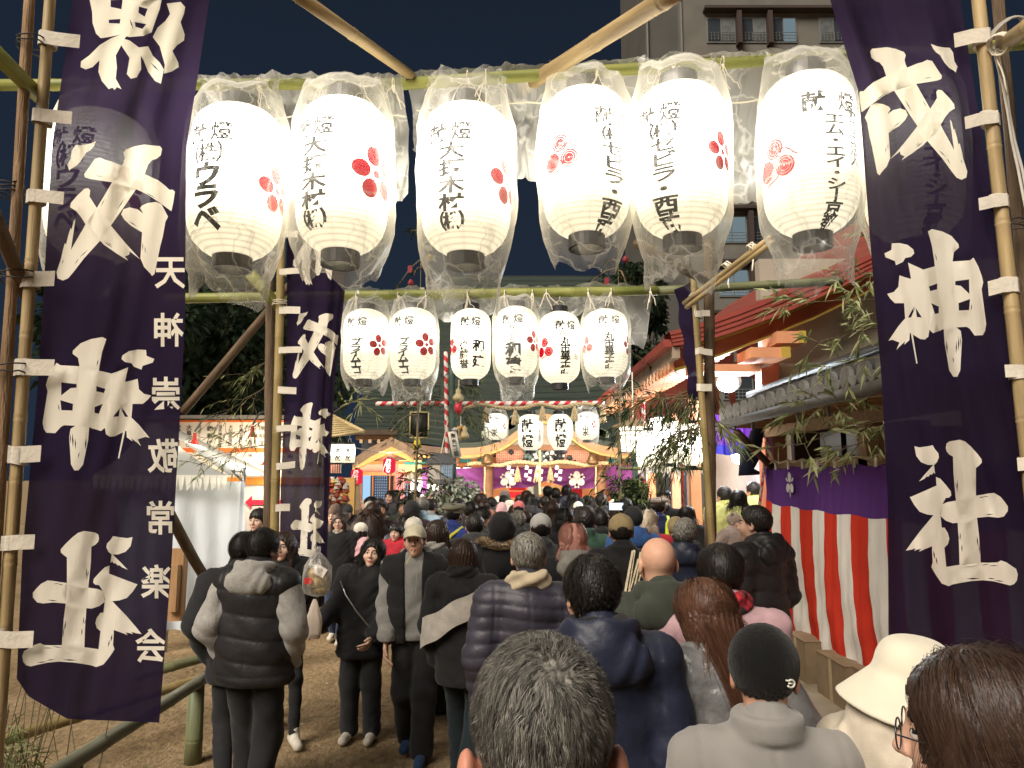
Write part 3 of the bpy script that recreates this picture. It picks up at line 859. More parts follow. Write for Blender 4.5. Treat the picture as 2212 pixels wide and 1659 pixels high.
def make_bag(t, Rm, H, zbar, style, q, n=30):
    """crumpled clear plastic bag gathered under the bar and hanging over the lantern"""
    prof = [(.62, zbar + .03), (.66, zbar - .03), (.78, H * .5 + .10), (.95, H * .5 + .01), (1.10, H * .36), (1.14, H * .2), (1.13, H * .05), (1.12, -H * .10), (1.11, -H * .24), (1.08, -H * .36), (1.02, -H * .46), (.92, -H * .54), (.80, -H * .61)]
    if style > 1: prof += [(.78, -H * .66), (.74, -H * (.69 + .025 * style))]
    pr = []
    for a, b in zip(prof[:-1], prof[1:]):
        for j in range(2): pr.append((a[0] + (b[0] - a[0]) * j / 2, a[1] + (b[1] - a[1]) * j / 2))
    pr.append(prof[-1])
    off = Vector((q.uniform(0, 50), q.uniform(0, 50), q.uniform(0, 50)))
    vs, fs = [], []
    m = len(pr); n = 44
    for i, (r, z) in enumerate(pr):
        low = max(0, (i - m * .70) / (m * .30)); hi = max(0, 1 - i / 6)
        for k in range(n):
            a = 2 * PI * (k + .5 * (i % 2)) / n
            d = Vector((math.cos(a), math.sin(a), 0))
            nz = noise.noise(d * 1.6 + Vector((0, 0, z * 3)) + off) * .16 + noise.noise(d * 4 + Vector((0, 0, z * 7)) + off) * .07
            pleat = .045 * math.sin(a * 11 + off.x + 2 * math.sin(z * 9)) * (.25 + hi) + q.uniform(-.007, .007)
            rr = Rm * (r + (nz + pleat) * (.5 + .9 * low + .4 * hi))
            rr = max(rr, Rm * .06)
            point = .10 * H * low * abs(math.sin(a * 1.5 + off.y)) ** 4
            zz = z + (noise.noise(d * 1.7 + off * 1.3) * .14 * H * low - point) + q.uniform(-.004, .004) + hi * .03 * math.sin(a * 5 + off.z)
            if i > 5 and low < .6:
                mn = Rm * prof_t(max(-1, min(1, 2 * z / H))) + .008
                rr = max(rr, mn)
            flat = 1 - .72 * hi
            vs.append((d.x * rr * (1 + .35 * hi), d.y * rr * flat, zz))
    for i in range(m - 1):
        for k in range(n):
            k2 = (k + 1) % n
            a, b, c, d = i * n + k, i * n + k2, (i + 1) * n + k2, (i + 1) * n + k
            if (i % 2) == 0: fs += [(a, d, b), (b, d, c)]
            else: fs += [(a, d, c), (a, c, b)]
    M = MB(); M.add(vs, fs)
    M.build('plastic_cover', plastic(), t, True)

G1 = 'large bagged lanterns on the front bar'
lantern(215, 262, 560, 205, 3.75, 'large lantern glowing through the cloth of the reversed banner', kento(-6) + column('㈱ウラベ', -6, .72, .155, .17, .03), [('plum', 60, .55, .15)], bag=1, group=G1, bar_py=186)
lantern(511, 252, 553, 203, 3.55, 'large bagged lantern with four big katakana and kanji signs, leftmost clear of the banner', kento(-15) + column('㈱', -15, .72, .155, .15, .016, 1.35) + column('ウラベ', -15, .56, .155, .17, .042, 1.2), [('plum', 78, .54, .165), ('plum', -86, .5, .165)], bag=2, group=G1, bar_py=186, ribs=36)
lantern(741, 238, 542, 203, 3.55, 'large bagged lantern with kanji and a red plum crest facing front, second clear lantern', kento(-28) + column('大拓木材㈱', -24, .735, .128, .115, .032, 1.6), [('plum', 57, .58, .18)], bag=1, group=G1, bar_py=184, ribs=36)
lantern(1007, 250, 545, 201, 3.55, 'large bagged lantern hanging alone between the two bamboo braces', kento(-18) + column('大拓木材㈱', -15, .735, .125, .115, .032, 1.5), [('plum', 66, .57, .17)], bag=2, group=G1, bar_py=172, ribs=36)
lantern(1265, 215, 508, 195, 3.55, 'large bagged lantern with a red line-drawn orchid crest, overlapping its right neighbour', kento(36, .86) + column('㈱セビラ・西武', 33, .73, .105, .104, .030, 1.8), [('orchid', -40, .60, .15)], bag=1, group=G1, bar_py=158, ribs=36)
lantern(1470, 207, 505, 205, 3.45, 'large bagged lantern with its bag trailing to a point, red plum crest at right', kento(-40, .88) + column('㈱セビラ・西武', -34, .76, .105, .104, .030, 1.8), [('plum', 46, .62, .135)], bag=3, group=G1, bar_py=148, ribs=36)
lantern(1748, 186, 500, 205, 3.5, 'large bagged yellowish lantern beside the right banner, two columns of writing', kento(6, .88, .125, 1.25) + column('エム・エイ・シ丨京都', 8, .76, .073, .077, .03, 1.7) + column('税理士法人', 38, .80, .075, .085, .015), [('orchid', -66, .54, .16)], bag=2, group=G1, bar_py=135, ribs=36, k=4.6)
lantern(1968, 185, 515, 205, 3.6, 'large lantern glowing through the cloth of the right-hand banner', kento(-6, .88) + column('エム・エイ・シ丨京都', -4, .76, .073, .105, .03, 1.3), bag=1, group=G1, bar_py=118, k=4.6)
G2 = 'bagged lanterns on the second bar'
def row2(px, pt, pb, pw, label, items, crests, bag, seed=0, k=2.9):
    lantern(px, pt, pb, pw, 7.2, label, items, crests, k=k, ribs=26, bag=bag, group=G2, bar_py=641, seed=seed, nseg=28, warm=.4)
row2(790, 677, 818, 97, 'lantern with vertical katakana beside the far banner, first of the second bar', kento(-14) + column('株式会社', -16, .74, .055, .06, .0) + column('プライムエコ', -14, .56, .085, .12, .03, 1.5), [('plum', 48, .52, .16)], 1)
row2(893, 675, 818, 99, 'lantern with vertical katakana and plum crest, right of a similar one', kento(-20) + column('株式会社', -20, .74, .055, .06, .0) + column('プライムエコ', -18, .56, .085, .12, .03, 1.5), [('plum', 42, .52, .17)], 2)
row2(1017, 676, 818, 88, 'unbagged lantern with two big kanji at right and smaller ones at left', kento(2) + column('和建', 26, .50, .24, .17, .03) + column('株式会社', 22, .78, .075, .07, .0) + column('後藤誉', -16, .50, .14, .13, .02), [('orchid', -62, .5, .14)], 0)
row2(1115, 671, 814, 93, 'lantern with two very large kanji under a loose plastic bag', kento(-10) + column('株式会社', -10, .74, .075, .085, .01) + column('和建', -8, .40, .22, .21, .04), [('plum', 58, .55, .16)], 3)
row2(1209, 682, 826, 90, 'unbagged lantern with a circled mark, left of one like it', kento(14, .86) + column('㊀丸市菓子舗', 12, .72, .105, .125, .03, 1.2) + column('御菓子司', 46, .66, .09, .08, .0), [('orchid', -50, .52, .17)], 0)
row2(1308, 677, 814, 97, 'rightmost bagged lantern of the second bar, with a circled mark', kento(4, .9) + column('㊀丸市菓子舗', 2, .74, .11, .125, .03, 1.2) + column('御菓子司', 34, .72, .08, .07, .0), [('orchid', -64, .52, .15), ('plum', 70, .52, .15)], 1)
G3 = 'lanterns under the striped bar'
lantern(1072, 896, 950, 47, 13.2, 'small bagged lantern left of the two tall ones under the striped bar', kento(-12) + column('株式会社', -10, .74, .06, .06, .0) + column('山水', -10, .44, .2, .2, .04), [('plum', 52, .55, .13)], k=2.4, ribs=16, bag=1, group=G3, nseg=20, warm=.5, bar_py=886)
lantern(1146, 899, 972, 54, 13.1, 'tall lantern with two huge characters and a side line, left of its twin', [('献', -18, .72, .37, .028, .95), ('燈', -16, .26, .37, .024, .95)] + column('ＥＨ株式会社', 44, .74, .09, .10, .01), k=1.5, ribs=18, group=G3, nseg=20, warm=.5, bar_py=886)
lantern(1210, 899, 972, 56, 13.1, 'tall lantern with two huge characters facing straight ahead', [('献', 0, .72, .38, .028, .95), ('燈', 0, .26, .38, .024, .95)], k=1.5, ribs=18, group=G3, nseg=20, warm=.5, bar_py=886, bulge=lambda t: 1 - .48 * abs(t) ** 4 if t > 0 else 1 - .55 * abs(t) ** 1.8)
lantern(1268, 893, 950, 46, 13.2, 'small bagged lantern with a red plum crest right of the tall ones', kento(-20) + column('株式会社', -16, .74, .06, .06, .0) + column('山水', -14, .44, .2, .2, .04), [('plum', 38, .58, .15)], k=2.6, ribs=16, bag=1, group=G3, nseg=20, warm=.5, bar_py=880)
G4 = 'lanterns beside the hall curtain'
for i, (x, y0, y1, w, tx, lab) in enumerate(((1010, 1012, 1048, 34, '澤井亨介', 'bagged lantern left of the hall curtain, right of the striped pole'), (985, 1012, 1048, 30, '中村', 'lantern half hidden by the wooden post left of the hall curtain'), (1328, 1009, 1046, 32, '澤井亨介', 'lantern right of the hall curtain, next to one with bolder writing'), (1362, 1009, 1046, 34, '石村石材店', 'lantern with bolder writing right of the hall curtain'), (1393, 1012, 1046, 28, '堺', 'lantern at the far right of the hall curtain by the green post'))):
    lantern(x, y0, y1, w, 18.6, lab, kento(-4) + column(tx, 0, .70, .17, .16, .02), [('plum', -50 if i > 1 else 50, .55, .14)], k=5, ribs=12, group=G4, nseg=18, warm=.5)
WHITE_INK = mat((.8, .75, .7), .8, 0, key='white ink')
INK2 = INK
def red_lantern(px, pt, pb, pw, Y, label):
    global INK
    m = glow((.85, .03, .07), .75, 'lit red lantern')
    INK = WHITE_INK
    lantern(px, pt, pb, pw, Y, label, column('御祈祷', 0, .84, .31, .30, .014), group='red prayer lanterns', nseg=18, paper_col=m, k=1)
    INK = INK2
red_lantern(841, 991, 1023, 27, 17.5, 'higher red lantern with white characters before the gabled porch')
red_lantern(771, 1015, 1047, 25, 16.0, 'lower red lantern with white characters beside the striped posts')

# ---------------------------------------------------------------- plastic sheeting along the bars
def sheet(label, x0, y0, x1, y1, Y0, Y1, drop, seed, nx=60, nz=9, back=.05, skew=0., name='plastic_sheet'):
    q = random.Random(seed); off = Vector((seed * 7.1, seed * 3.3, 0))
    vs, fs = [], []
    for i in range(nx + 1):
        u = i / nx
        for j in range(nz + 1):
            v = j / nz
            d = drop(u)
            px = x0 + (x1 - x0) * u + q.uniform(-2, 2) + skew * v
            top = y0 + (y1 - y0) * u - 12 - 16 * max(0, noise.noise(Vector((u * 14, 0, 0)) + off))
            p = P(px, top + d * v + q.uniform(-3, 3), Y0 + (Y1 - Y0) * u)
            cr = noise.noise(Vector((u * 11, v * 3, 0)) + off) * .07 + noise.noise(Vector((u * 34, v * 9, 3)) + off) * .035
            p.y += -.045 + (back + .045) * min(1, v * 3) + cr * (.3 + .7 * v)
            vs.append(p)
    for i in range(nx):
        for j in range(nz):
            a, b, c, d = i * (nz + 1) + j, (i + 1) * (nz + 1) + j, (i + 1) * (nz + 1) + j + 1, i * (nz + 1) + j + 1
            fs += [(a, d, b), (b, d, c)] if (i + j) % 2 else [(a, d, c), (a, c, b)]
    M = MB(); M.add(vs, fs)
    return tag(M.build(name, plastic(.42, .5), None, True), label, 'plastic sheet', 'plastic sheets draped over the bars')
sheet('crumpled plastic sheet over the bar behind the three left lanterns', 432, 186, 872, 182, 3.6, 3.6, lambda u: 110 + 60 * math.sin(u * 9) + 90 * (u > .8), 1, back=.16)
sheet('plastic sheet between the two bamboo braces, sagging behind the single lantern', 880, 178, 1225, 158, 3.6, 3.6, lambda u: 120 + 110 * u, 2, 46, back=.2)
sheet('wide plastic sheet behind the right-hand lanterns in front of the apartment block', 1215, 158, 1850, 120, 3.6, 3.55, lambda u: 170 + 110 * min(1, u * 2), 3, 70, back=.25)
sheet('plastic sheet along the second bar ending in a slanting corner', 740, 641, 1415, 628, 7.22, 7.2, lambda u: 62 + 14 * math.sin(u * 20) + (60 if u > .9 else 0), 4, 80, 6, .12, -18)
# tie strings at the bars
def ties(label, xs, f, Y, L, seed):
    q = random.Random(seed)
    for x in xs:
        M = MB()
        y = f(x)
        for k in range(3):
            p = P(x + q.uniform(-2, 2), y, Y - .036)
            pts = [p]
            dirx = q.uniform(-.5, .5)
            for i in range(6):
                pts.append(pts[-1] + Vector((dirx * L / 6 + q.uniform(-.006, .006), q.uniform(-.004, .004), -L / 6 * q.uniform(.2, 1.2))))
            M.tube(pts, .0028 * Y / 3.5, 4)
        c = P(x, y, Y)
        M.tube([c + Vector((0, .036 * math.cos(a), .036 * math.sin(a))) for a in [i * PI / 5 for i in range(11)]], .003 * Y / 3.5, 4)
        tag(M.build('tie_string', STRING, None, True), label, 'string', 'tie strings on the lantern bars')
ties('white tie string knotted on the front bar over the left lanterns', (470, 560, 690, 780, 850), lambda x: 184, 3.55, .17, 1)
ties('white tie string knotted on the front bar over the right lanterns', (1010, 1050, 1290, 1425, 1455, 1560, 1735, 1760), lambda x: 175 - (x - 880) * .055, 3.5, .17, 2)
ties('white tie string knotted along the second bar', (770, 860, 920, 1010, 1090, 1150, 1180, 1270, 1320, 1404), lambda x: 641 - (x - 740) * .018, 7.15, .22, 3)
cb = MB()
cb.tube([P(425 + 30 * i, 262 + 6 * math.sin(i * .8) - (8 if i > 6 else 0), 3.66) for i in range(16)], .0045, 5)
tag(cb.build('power_cable', mat((.6, .55, .45), .5, key='flex'), None, True), 'thin power cable strung behind the left lanterns', 'cable')
cb = MB()
cb.tube([P(900 + 34 * i, 238 - 1.2 * i + 9 * math.sin(i * .7), 3.62) for i in range(28)], .0045, 5)
tag(cb.build('power_cable', mat((.6, .55, .45), .5, key='flex'), None, True), 'thin power cable strung behind the right lanterns', 'cable')

# ---------------------------------------------------------------- apartment block far behind at the right
def apartment():
    Yb = 40.0
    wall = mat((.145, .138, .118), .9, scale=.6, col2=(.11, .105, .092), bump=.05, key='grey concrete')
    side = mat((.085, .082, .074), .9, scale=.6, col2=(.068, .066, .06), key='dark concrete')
    rust = mat((.045, .032, .028), .8, key='brown steel')
    fr = mat((.14, .145, .14), .5, key='aluminium')
    dark = mat((.035, .042, .05), .15, 0, spec=.6, key='dark pane')
    curt = mat((.10, .11, .11), .6, .25, 3, key='curtained pane')
    lit = glow((.55, .75, .85), .22, 'dim lit window')
    x0 = P(1478, 400, Yb).x; x1 = x0 + 15
    t = thing('apartment_block', 'grey concrete apartment block behind the lanterns at upper right', 'apartment block', (x0, Yb, 0))
    M = MB(); zt = 42
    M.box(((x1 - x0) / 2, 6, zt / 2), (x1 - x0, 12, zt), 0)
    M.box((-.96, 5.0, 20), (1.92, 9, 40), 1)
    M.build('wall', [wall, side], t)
    M = MB()
    M.tube([(.12, -.06, 0), (.12, -.06, zt)], .06, 6); M.tube([(-1.8, .4, 0), (-1.8, .4, 40)], .07, 6)
    M.build('drainpipe', mat((.12, .12, .11), .7, key='pipe'), t, True)
    zs = [P(1500, y, Yb).z for y in (92, 200, 308, 416, 524, 640)]
    zs += [zs[-1] - 2.9, zs[-1] - 5.8]
    H = 1.5
    for i, z0 in enumerate(zs):
        M = MB()
        M.box((8.2, -.25, z0 + H + .42), (13.6, .6, .16)); M.build('window_hood', rust, t)
        for k in range(4):
            xa = P(1527, 60, Yb).x - x0 + k * 6.6 if i < 4 else P(1545, 60, Yb).x - x0 - .3 + k * 6.2
            if xa + 5.3 > 15: break
            w = MB()
            for a, b in ((0, 1.6), (2.0, 3.4), (3.7, 5.2)):
                w.box((xa + (a + b) / 2, -.02, z0 + H / 2), (b - a + .1, .10, H + .1))
            f = w.build('window', fr, t)
            for j, (a, b) in enumerate(((0, .8), (.8, 1.6), (2.0, 2.7), (2.7, 3.4), (3.7, 4.45), (4.45, 5.2))):
                g_ = MB(); g_.box((xa + (a + b) / 2, -.075, z0 + H / 2), (b - a - .07, .02, H - .08))
                c = dark
                if (i * 7 + k * 3 + j) % 5 in (1, 3): c = curt
                if (i, k, j) in ((4, 0, 1), (4, 0, 0), (5, 0, 1), (5, 0, 0), (5, 0, 2), (5, 0, 3), (0, 0, 5)): c = lit
                g_.build('pane', c, f)
            pz = MB()
            for a in (1.62, 3.42):
                pz.box((xa + a + .16, -.28, z0 + H / 2 - .05), (.26, .5, H + .5))
            pz.build('fin', rust, t)
            rl = MB()
            for zz in (.18, .36, .54): rl.tube([(xa, -.16, z0 + zz), (xa + 5.2, -.16, z0 + zz)], .02, 4)
            for j in range(27): rl.tube([(xa + j * .2, -.16, z0 + .05), (xa + j * .2, -.16, z0 + .54)], .012, 4)
            rl.build('railing', mat((.16, .17, .17), .6, key='rail'), t)
    return t
apartment()
# ---------------------------------------------------------------- foliage
def leaf(M, p, d, L, w, q, mi=0, droop=.3):
    d = Vector(d).normalized()
    s = d.cross(Vector((q.uniform(-1, 1), q.uniform(-1, 1), q.uniform(-1, 1))))
    if s.length < 1e-3: s = d.orthogonal()
    s.normalize()
    a = Vector(p); b = a + d * L * .4; c = a + d * L + Vector((0, 0, -droop * L))
    M.add([a, b + s * w, c, b - s * w], [(0, 1, 2, 3)], mi)
LEAF = cloth((.10, .125, .05), (.05, .065, .02), key='bamboo leaf', fold=.1)
LEAF2 = cloth((.30, .31, .17), (.10, .11, .05), key='pale bamboo leaf', fold=.1)
LEAF_D = cloth((.018, .027, .016), (.006, .009, .004), key='dark leaf', fold=.1)  # foliage out of the light: its shade is put into the leaf colour
TWIG = mat((.16, .13, .07), .8, key='twig')
def branch(label, a, b, n_tw, n_lf, L, w, seed, mats=None, droop=.5, spread=.35, hang=.3, group='leafy bamboo branches', name='bamboo_branch', rad=.006, cat='branch'):
    """a bent bamboo branch with side twigs and narrow leaves"""
    q = random.Random(seed)
    a, b = Vector(a), Vector(b)
    M, T = MB(), MB()
    N_ = 8
    main = [a.lerp(b, i / N_) + Vector((q.uniform(-.02, .02), q.uniform(-.02, .02), hang * (b - a).length * .5 * math.sin(PI * i / N_) - hang * (b - a).length * .35 * (i / N_) ** 2)) for i in range(N_ + 1)]
    T.tube(main, [rad * (1 - .8 * i / N_) for i in range(N_ + 1)], 5)
    for k in range(n_tw):
        t = q.uniform(.15, 1); i = min(N_ - 1, int(t * N_))
        p = main[i].lerp(main[i + 1], t * N_ - i)
        d = ((b - a).normalized() * .7 + Vector((q.uniform(-1, 1), q.uniform(-1, 1), q.uniform(-1, .8)))).normalized()
        l = spread * q.uniform(.4, 1)
        tw = [p + d * l * s + Vector((0, 0, -droop * l * s * s)) for s in (0, .35, .7, 1)]
        T.tube(tw, [rad * .4, rad * .35, rad * .3, rad * .2], 4, cap=False)
        for j in range(n_lf):
            s = q.uniform(.25, 1)
            pp = p + d * l * s + Vector((0, 0, -droop * l * s * s))
            ld = d + Vector((q.uniform(-.9, .9), q.uniform(-.9, .9), q.uniform(-.7, .5) - droop))
            leaf(M, pp, ld, L * q.uniform(.6, 1.2), w * q.uniform(.7, 1.2), q, q.choice((0, 0, 1)), .15)
    o = T.build(name, TWIG)
    M.build('leaves', mats or [LEAF, LEAF2], o)
    return tag(o, label, cat, group)
def crown_tree(label, base, h, rx, rz, n, seed, L=.22, group='dark trees behind the stalls', m=None, name='tree', cz=None, tr=.14):
    q = random.Random(seed)
    base = Vector(base)
    t = thing(name, label, 'tree', base, 0, group)
    T = MB()
    top = Vector((q.uniform(-.3, .3), 0, h))
    tr_pts = [Vector((0, 0, 0)), Vector((.1 * q.uniform(-1, 1), .1, h * .35)), Vector((.2 * q.uniform(-1, 1), 0, h * .65)), top]
    T.tube(tr_pts, [tr, tr * .8, tr * .5, tr * .2], 8)
    cl = []
    for i in range(26):
        a, b = q.uniform(0, 2 * PI), q.uniform(-.9, 1)
        rr = math.sqrt(max(0, 1 - b * b)) * q.uniform(.55, 1)
        c = Vector((rx * rr * math.cos(a), rx * rr * math.sin(a), (cz or h * .75) + rz * b * q.uniform(.8, 1)))
        cl.append((c, q.uniform(.25, .5) * rx))
        if i < 12: T.tube([tr_pts[1 + i % 2].lerp(top, q.random() * .6), c], [tr * .35, tr * .08], 5)
    T.build('trunk', LOG_D, t, True)
    M = MB()
    for i in range(n):
        c, r = cl[q.randrange(len(cl))]
        d = Vector((q.gauss(0, 1), q.gauss(0, 1), q.gauss(0, 1))).normalized()
        p = c + d * r * (q.random() ** .4)
        leaf(M, p, d + Vector((0, 0, -.3)), L * q.uniform(.6, 1.3), L * .28, q, q.choice((0, 0, 1)))
    M.build('crown', m or [LEAF_D, LEAF], t)
    return t

# ---------------------------------------------------------------- right: low tiled eave, wall and the striped curtain
WOOD = mat((.42, .25, .12), .7, scale=4, col2=(.30, .17, .08), stretch=(6, 6, .6), bump=.2, key='timber')
WOOD_L = mat((.52, .34, .19), .7, scale=4, col2=(.40, .25, .13), stretch=(.6, 6, 6), bump=.2, key='pale timber')
WOOD_DK = mat((.12, .07, .045), .7, scale=4, col2=(.08, .045, .03), bump=.2, key='dark timber')
VERM = mat((.44, .10, .035), .5, .12, 3, key='vermilion paint')
VERM_L = mat((.60, .27, .14), .55, .1, 3, key='pale vermilion')  # a paler tone of the vermilion
YELL = mat((.40, .28, .05), .5, .1, 3, key='yellow ochre paint')
PLASTER = mat((.40, .36, .29), .9, scale=1.2, col2=(.33, .30, .24), bump=.1, bscale=40, key='plaster')
TILE = mat((.05, .048, .045), .6, scale=4, col2=(.055, .055, .055), bump=.15, spec=.25, key='roof tile')
def side_house():
    X = 3.15
    t = thing('tiled_side_building', 'low timber building with dark tiled eave behind the striped curtain', 'building', (X, 6.5, 0))
    w = lambda x, y, z: (x - X, y - 6.5, z)
    y0, y1 = 0.5, 8.75
    M = MB()
    M.box(w(X + .1, (y0 + y1) / 2, .95), (.12, y1 - y0, 1.9))
    M.box(w(X + 2.3, (y0 + y1) / 2, 1.4), (.12, y1 - y0, 2.8))
    M.box(w(X + 1.2, y1 - .06, 1.3), (2.05, .1, 2.6))
    M.build('wall', WOOD_DK, t)
    M = MB(); M.box(w(X - .02, (y0 + y1) / 2, 2.12), (.16, y1 - y0, .11)); M.build('beam', WOOD_L, t)
    M = MB(); M.box(w(X - .12, (y0 + y1) / 2, 2.56), (.10, y1 - y0, .20)); M.build('eave_board', WOOD_L, t)
    for y in (8.65, 6.4, 4.2, 2.0):
        M = MB(); M.box(w(X - .02, y, 1.28), (.16, .16, 2.56)); M.build('post', VERM_L if y > 8 else WOOD, t)
    M = MB()
    for i in range(3):
        M.box(w(X + .25, 7.6 - i * .62, 2.34), (.2, .5, .26))
    M.build('meter_box', mat((.03, .034, .04), .4, .2, 8, key='dark meter box'), t)
    # roof: pan tiles on a slope, round caps at the eave
    M = MB()
    ex, ez = X - .62, 2.70
    rx, rz = X + 1.5, 3.55
    M.prism([Vector(w(ex, y0, ez)), Vector(w(rx, y0, rz)), Vector(w(rx, y0, rz - .12)), Vector(w(ex, y0, ez - .07))], (0, y1 - y0, 0))
    n = int((y1 - y0) / .27)
    for i in range(n):
        y = y1 - .14 - i * .27
        M.tube([w(ex - .02, y, ez + .05), w(rx, y, rz + .05)], .062, 8)
    M.build('roof', TILE, t, True)
    M = MB()
    for i in range(n):
        y = y1 - .14 - i * .27
        a = [w(ex - .03, y + .085 * math.cos(k * PI / 7), ez + .03 + .085 * math.sin(k * PI / 7)) for k in range(14)]
        M.prism([Vector(p) for p in a], (-.035, 0, 0))
        b = [w(ex - .05, y - .135 + .055 * math.cos(k * PI / 5), ez - .01 + .04 * math.sin(k * PI / 5)) for k in range(10)]
        M.prism([Vector(p) for p in b], (-.02, 0, 0))
    M.build('tile_caps', mat((.15, .145, .135), .5, .25, 12, spec=.35, key='tile cap'), t)
    M = MB(); M.tube([w(ex - .10, y0, ez - .11), w(ex - .10, y1 - .1, ez - .10)], .05, 10)
    for i in range(14):
        y = y0 + .4 + i * .6; M.box(w(ex - .06, y, ez - .17), (.02, .03, .12))
    M.build('gutter', mat((.12, .11, .10), .75, .2, 5, spec=.15, key='gutter'), t, True)
    M = MB()
    for i in range(30):
        y = y1 - .2 - i * .28; M.box(w(X - .36, y, 2.60), (.55, .06, .07))
    M.build('rafters', WOOD, t)
    M = MB(); M.tube([w(ex + .35, y1 + .06, ez + .28), w(ex + .38, y0, ez + .36)], .05, 8); M.build('ridge_pipe', mat((.05, .045, .04), .5, key='dark pipe'), t, True)
side_house()
def striped_curtain():
    X = 3.02
    W_ = 6.2; y1 = 8.75
    RED = cloth((.62, .052, .03), (.12, .01, .006), key='red curtain cloth', fold=.4)
    WHT = cloth((.84, .80, .73), (.10, .09, .08), key='white curtain cloth', fold=.4)
    PUR = cloth((.115, .045, .20), (.02, .008, .04), key='purple curtain cloth', fold=.3)
    M = MB()
    nx, nz = 150, 30
    st = .288
    def pt(i, j):
        d = W_ * i / nx
        v = j / nz
        zt = 2.10 + .012 * math.sin(d * 9)
        zb = .26 + .05 * math.sin(d * 1.7) + .5 * math.exp(-d / .12) + .03 * math.cos(d * 2.2)
        z = zt + (zb - zt) * v
        pull = .05 * v * math.exp(-d / .5)
        x = X - .02 + (0.016 * math.sin(d * 13 + 2 * math.sin(v * 4)) * v + .014 * math.sin(d * 5 + v * 2) * v + .007 * math.sin(d * 37 + v * 6) + .006 * math.sin(v * 40 + d * 8) * v - .06 * math.sin(v * PI) * (1 - math.exp(-d))) + .02 * math.sin(d * 31 + v * 4) * math.exp(-d / .6)
        return (x, y1 - d + pull * 3, z)
    vs = [pt(i, j) for i in range(nx + 1) for j in range(nz + 1)]
    fs, ms = [], []
    o = MB(); o.v = vs
    for i in range(nx):
        for j in range(nz):
            a, b = i * (nz + 1) + j, (i + 1) * (nz + 1) + j
            o.f.append((a, a + 1, b + 1, b))
            d = W_ * (i + .5) / nx
            band = j < nz * .215
            o.m.append(2 if band else (0 if int((d + .02) / st) % 2 == 0 else 1))
    c = o.build('striped_curtain', [RED, WHT, PUR], None, True)
    tag(c, 'red and white striped festival curtain with a purple top band on the right wall', 'curtain')
    M = MB()
    # pale crest on the purple band: a three-lobed flower
    cy_, cz_ = 8.75 - .92, 1.92
    def disk(y, z, a, b, ro):
        pts = [(X - .075, y, z)] + [(X - .075, y + a * math.cos(k * PI / 7) * math.cos(ro) - b * math.sin(k * PI / 7) * math.sin(ro), z + a * math.cos(k * PI / 7) * math.sin(ro) + b * math.sin(k * PI / 7) * math.cos(ro)) for k in range(14)]
        M.add(pts, [(0, 1 + k, 1 + (k + 1) % 14) for k in range(14)])
    for k in range(3):
        w = PI / 2 + k * 2 * PI / 3
        disk(cy_ + .06 * math.cos(w), cz_ + .075 * math.sin(w), .055, .045, w)
        w += PI / 3
        disk(cy_ + .09 * math.cos(w), cz_ + .10 * math.sin(w), .035, .014, w)
    M.build('crest', mat((.62, .58, .55), .8, key='white print'), c)
    M = MB()
    for k in range(16):
        y = y1 - .1 - k * .38
        M.box((X - .06, y, 2.13), (.012, .035, .10))
    M.build('tie_tape', LOOP, c)
striped_curtain()
tag(MB().tube([(2.96, 8.7 - .2 * i, 2.16 + .014 * (-1) ** i) for i in range(36)], .014, 6).build('curtain_rope', mat((.42, .33, .2), .9, .3, 60, key='rope'), None, True), 'twisted rope stretched along the top of the striped curtain', 'rope')
for k, (y, d, h, l) in enumerate(((7.55, .5, .42, 'cardboard box under the curtain, farther one'), (6.75, .6, .40, 'cardboard box under the curtain between two others'), (5.95, .7, .44, 'cardboard box under the curtain nearest the white bucket hat'))):
    M = MB(); M.box((3.02, y, h / 2), (.4, d, h)); M.box((2.818, y, h / 2), (.006, .05, h * .98), 1)
    M.box((3.02, y, h + .002), (.41, d + .01, .006))
    tag(M.build('cardboard_box', [mat((.25, .18, .11), .85, .15, 5, key='cardboard'), mat((.45, .34, .2), .5, key='tape')]), l, 'box', 'cardboard boxes below the curtain')

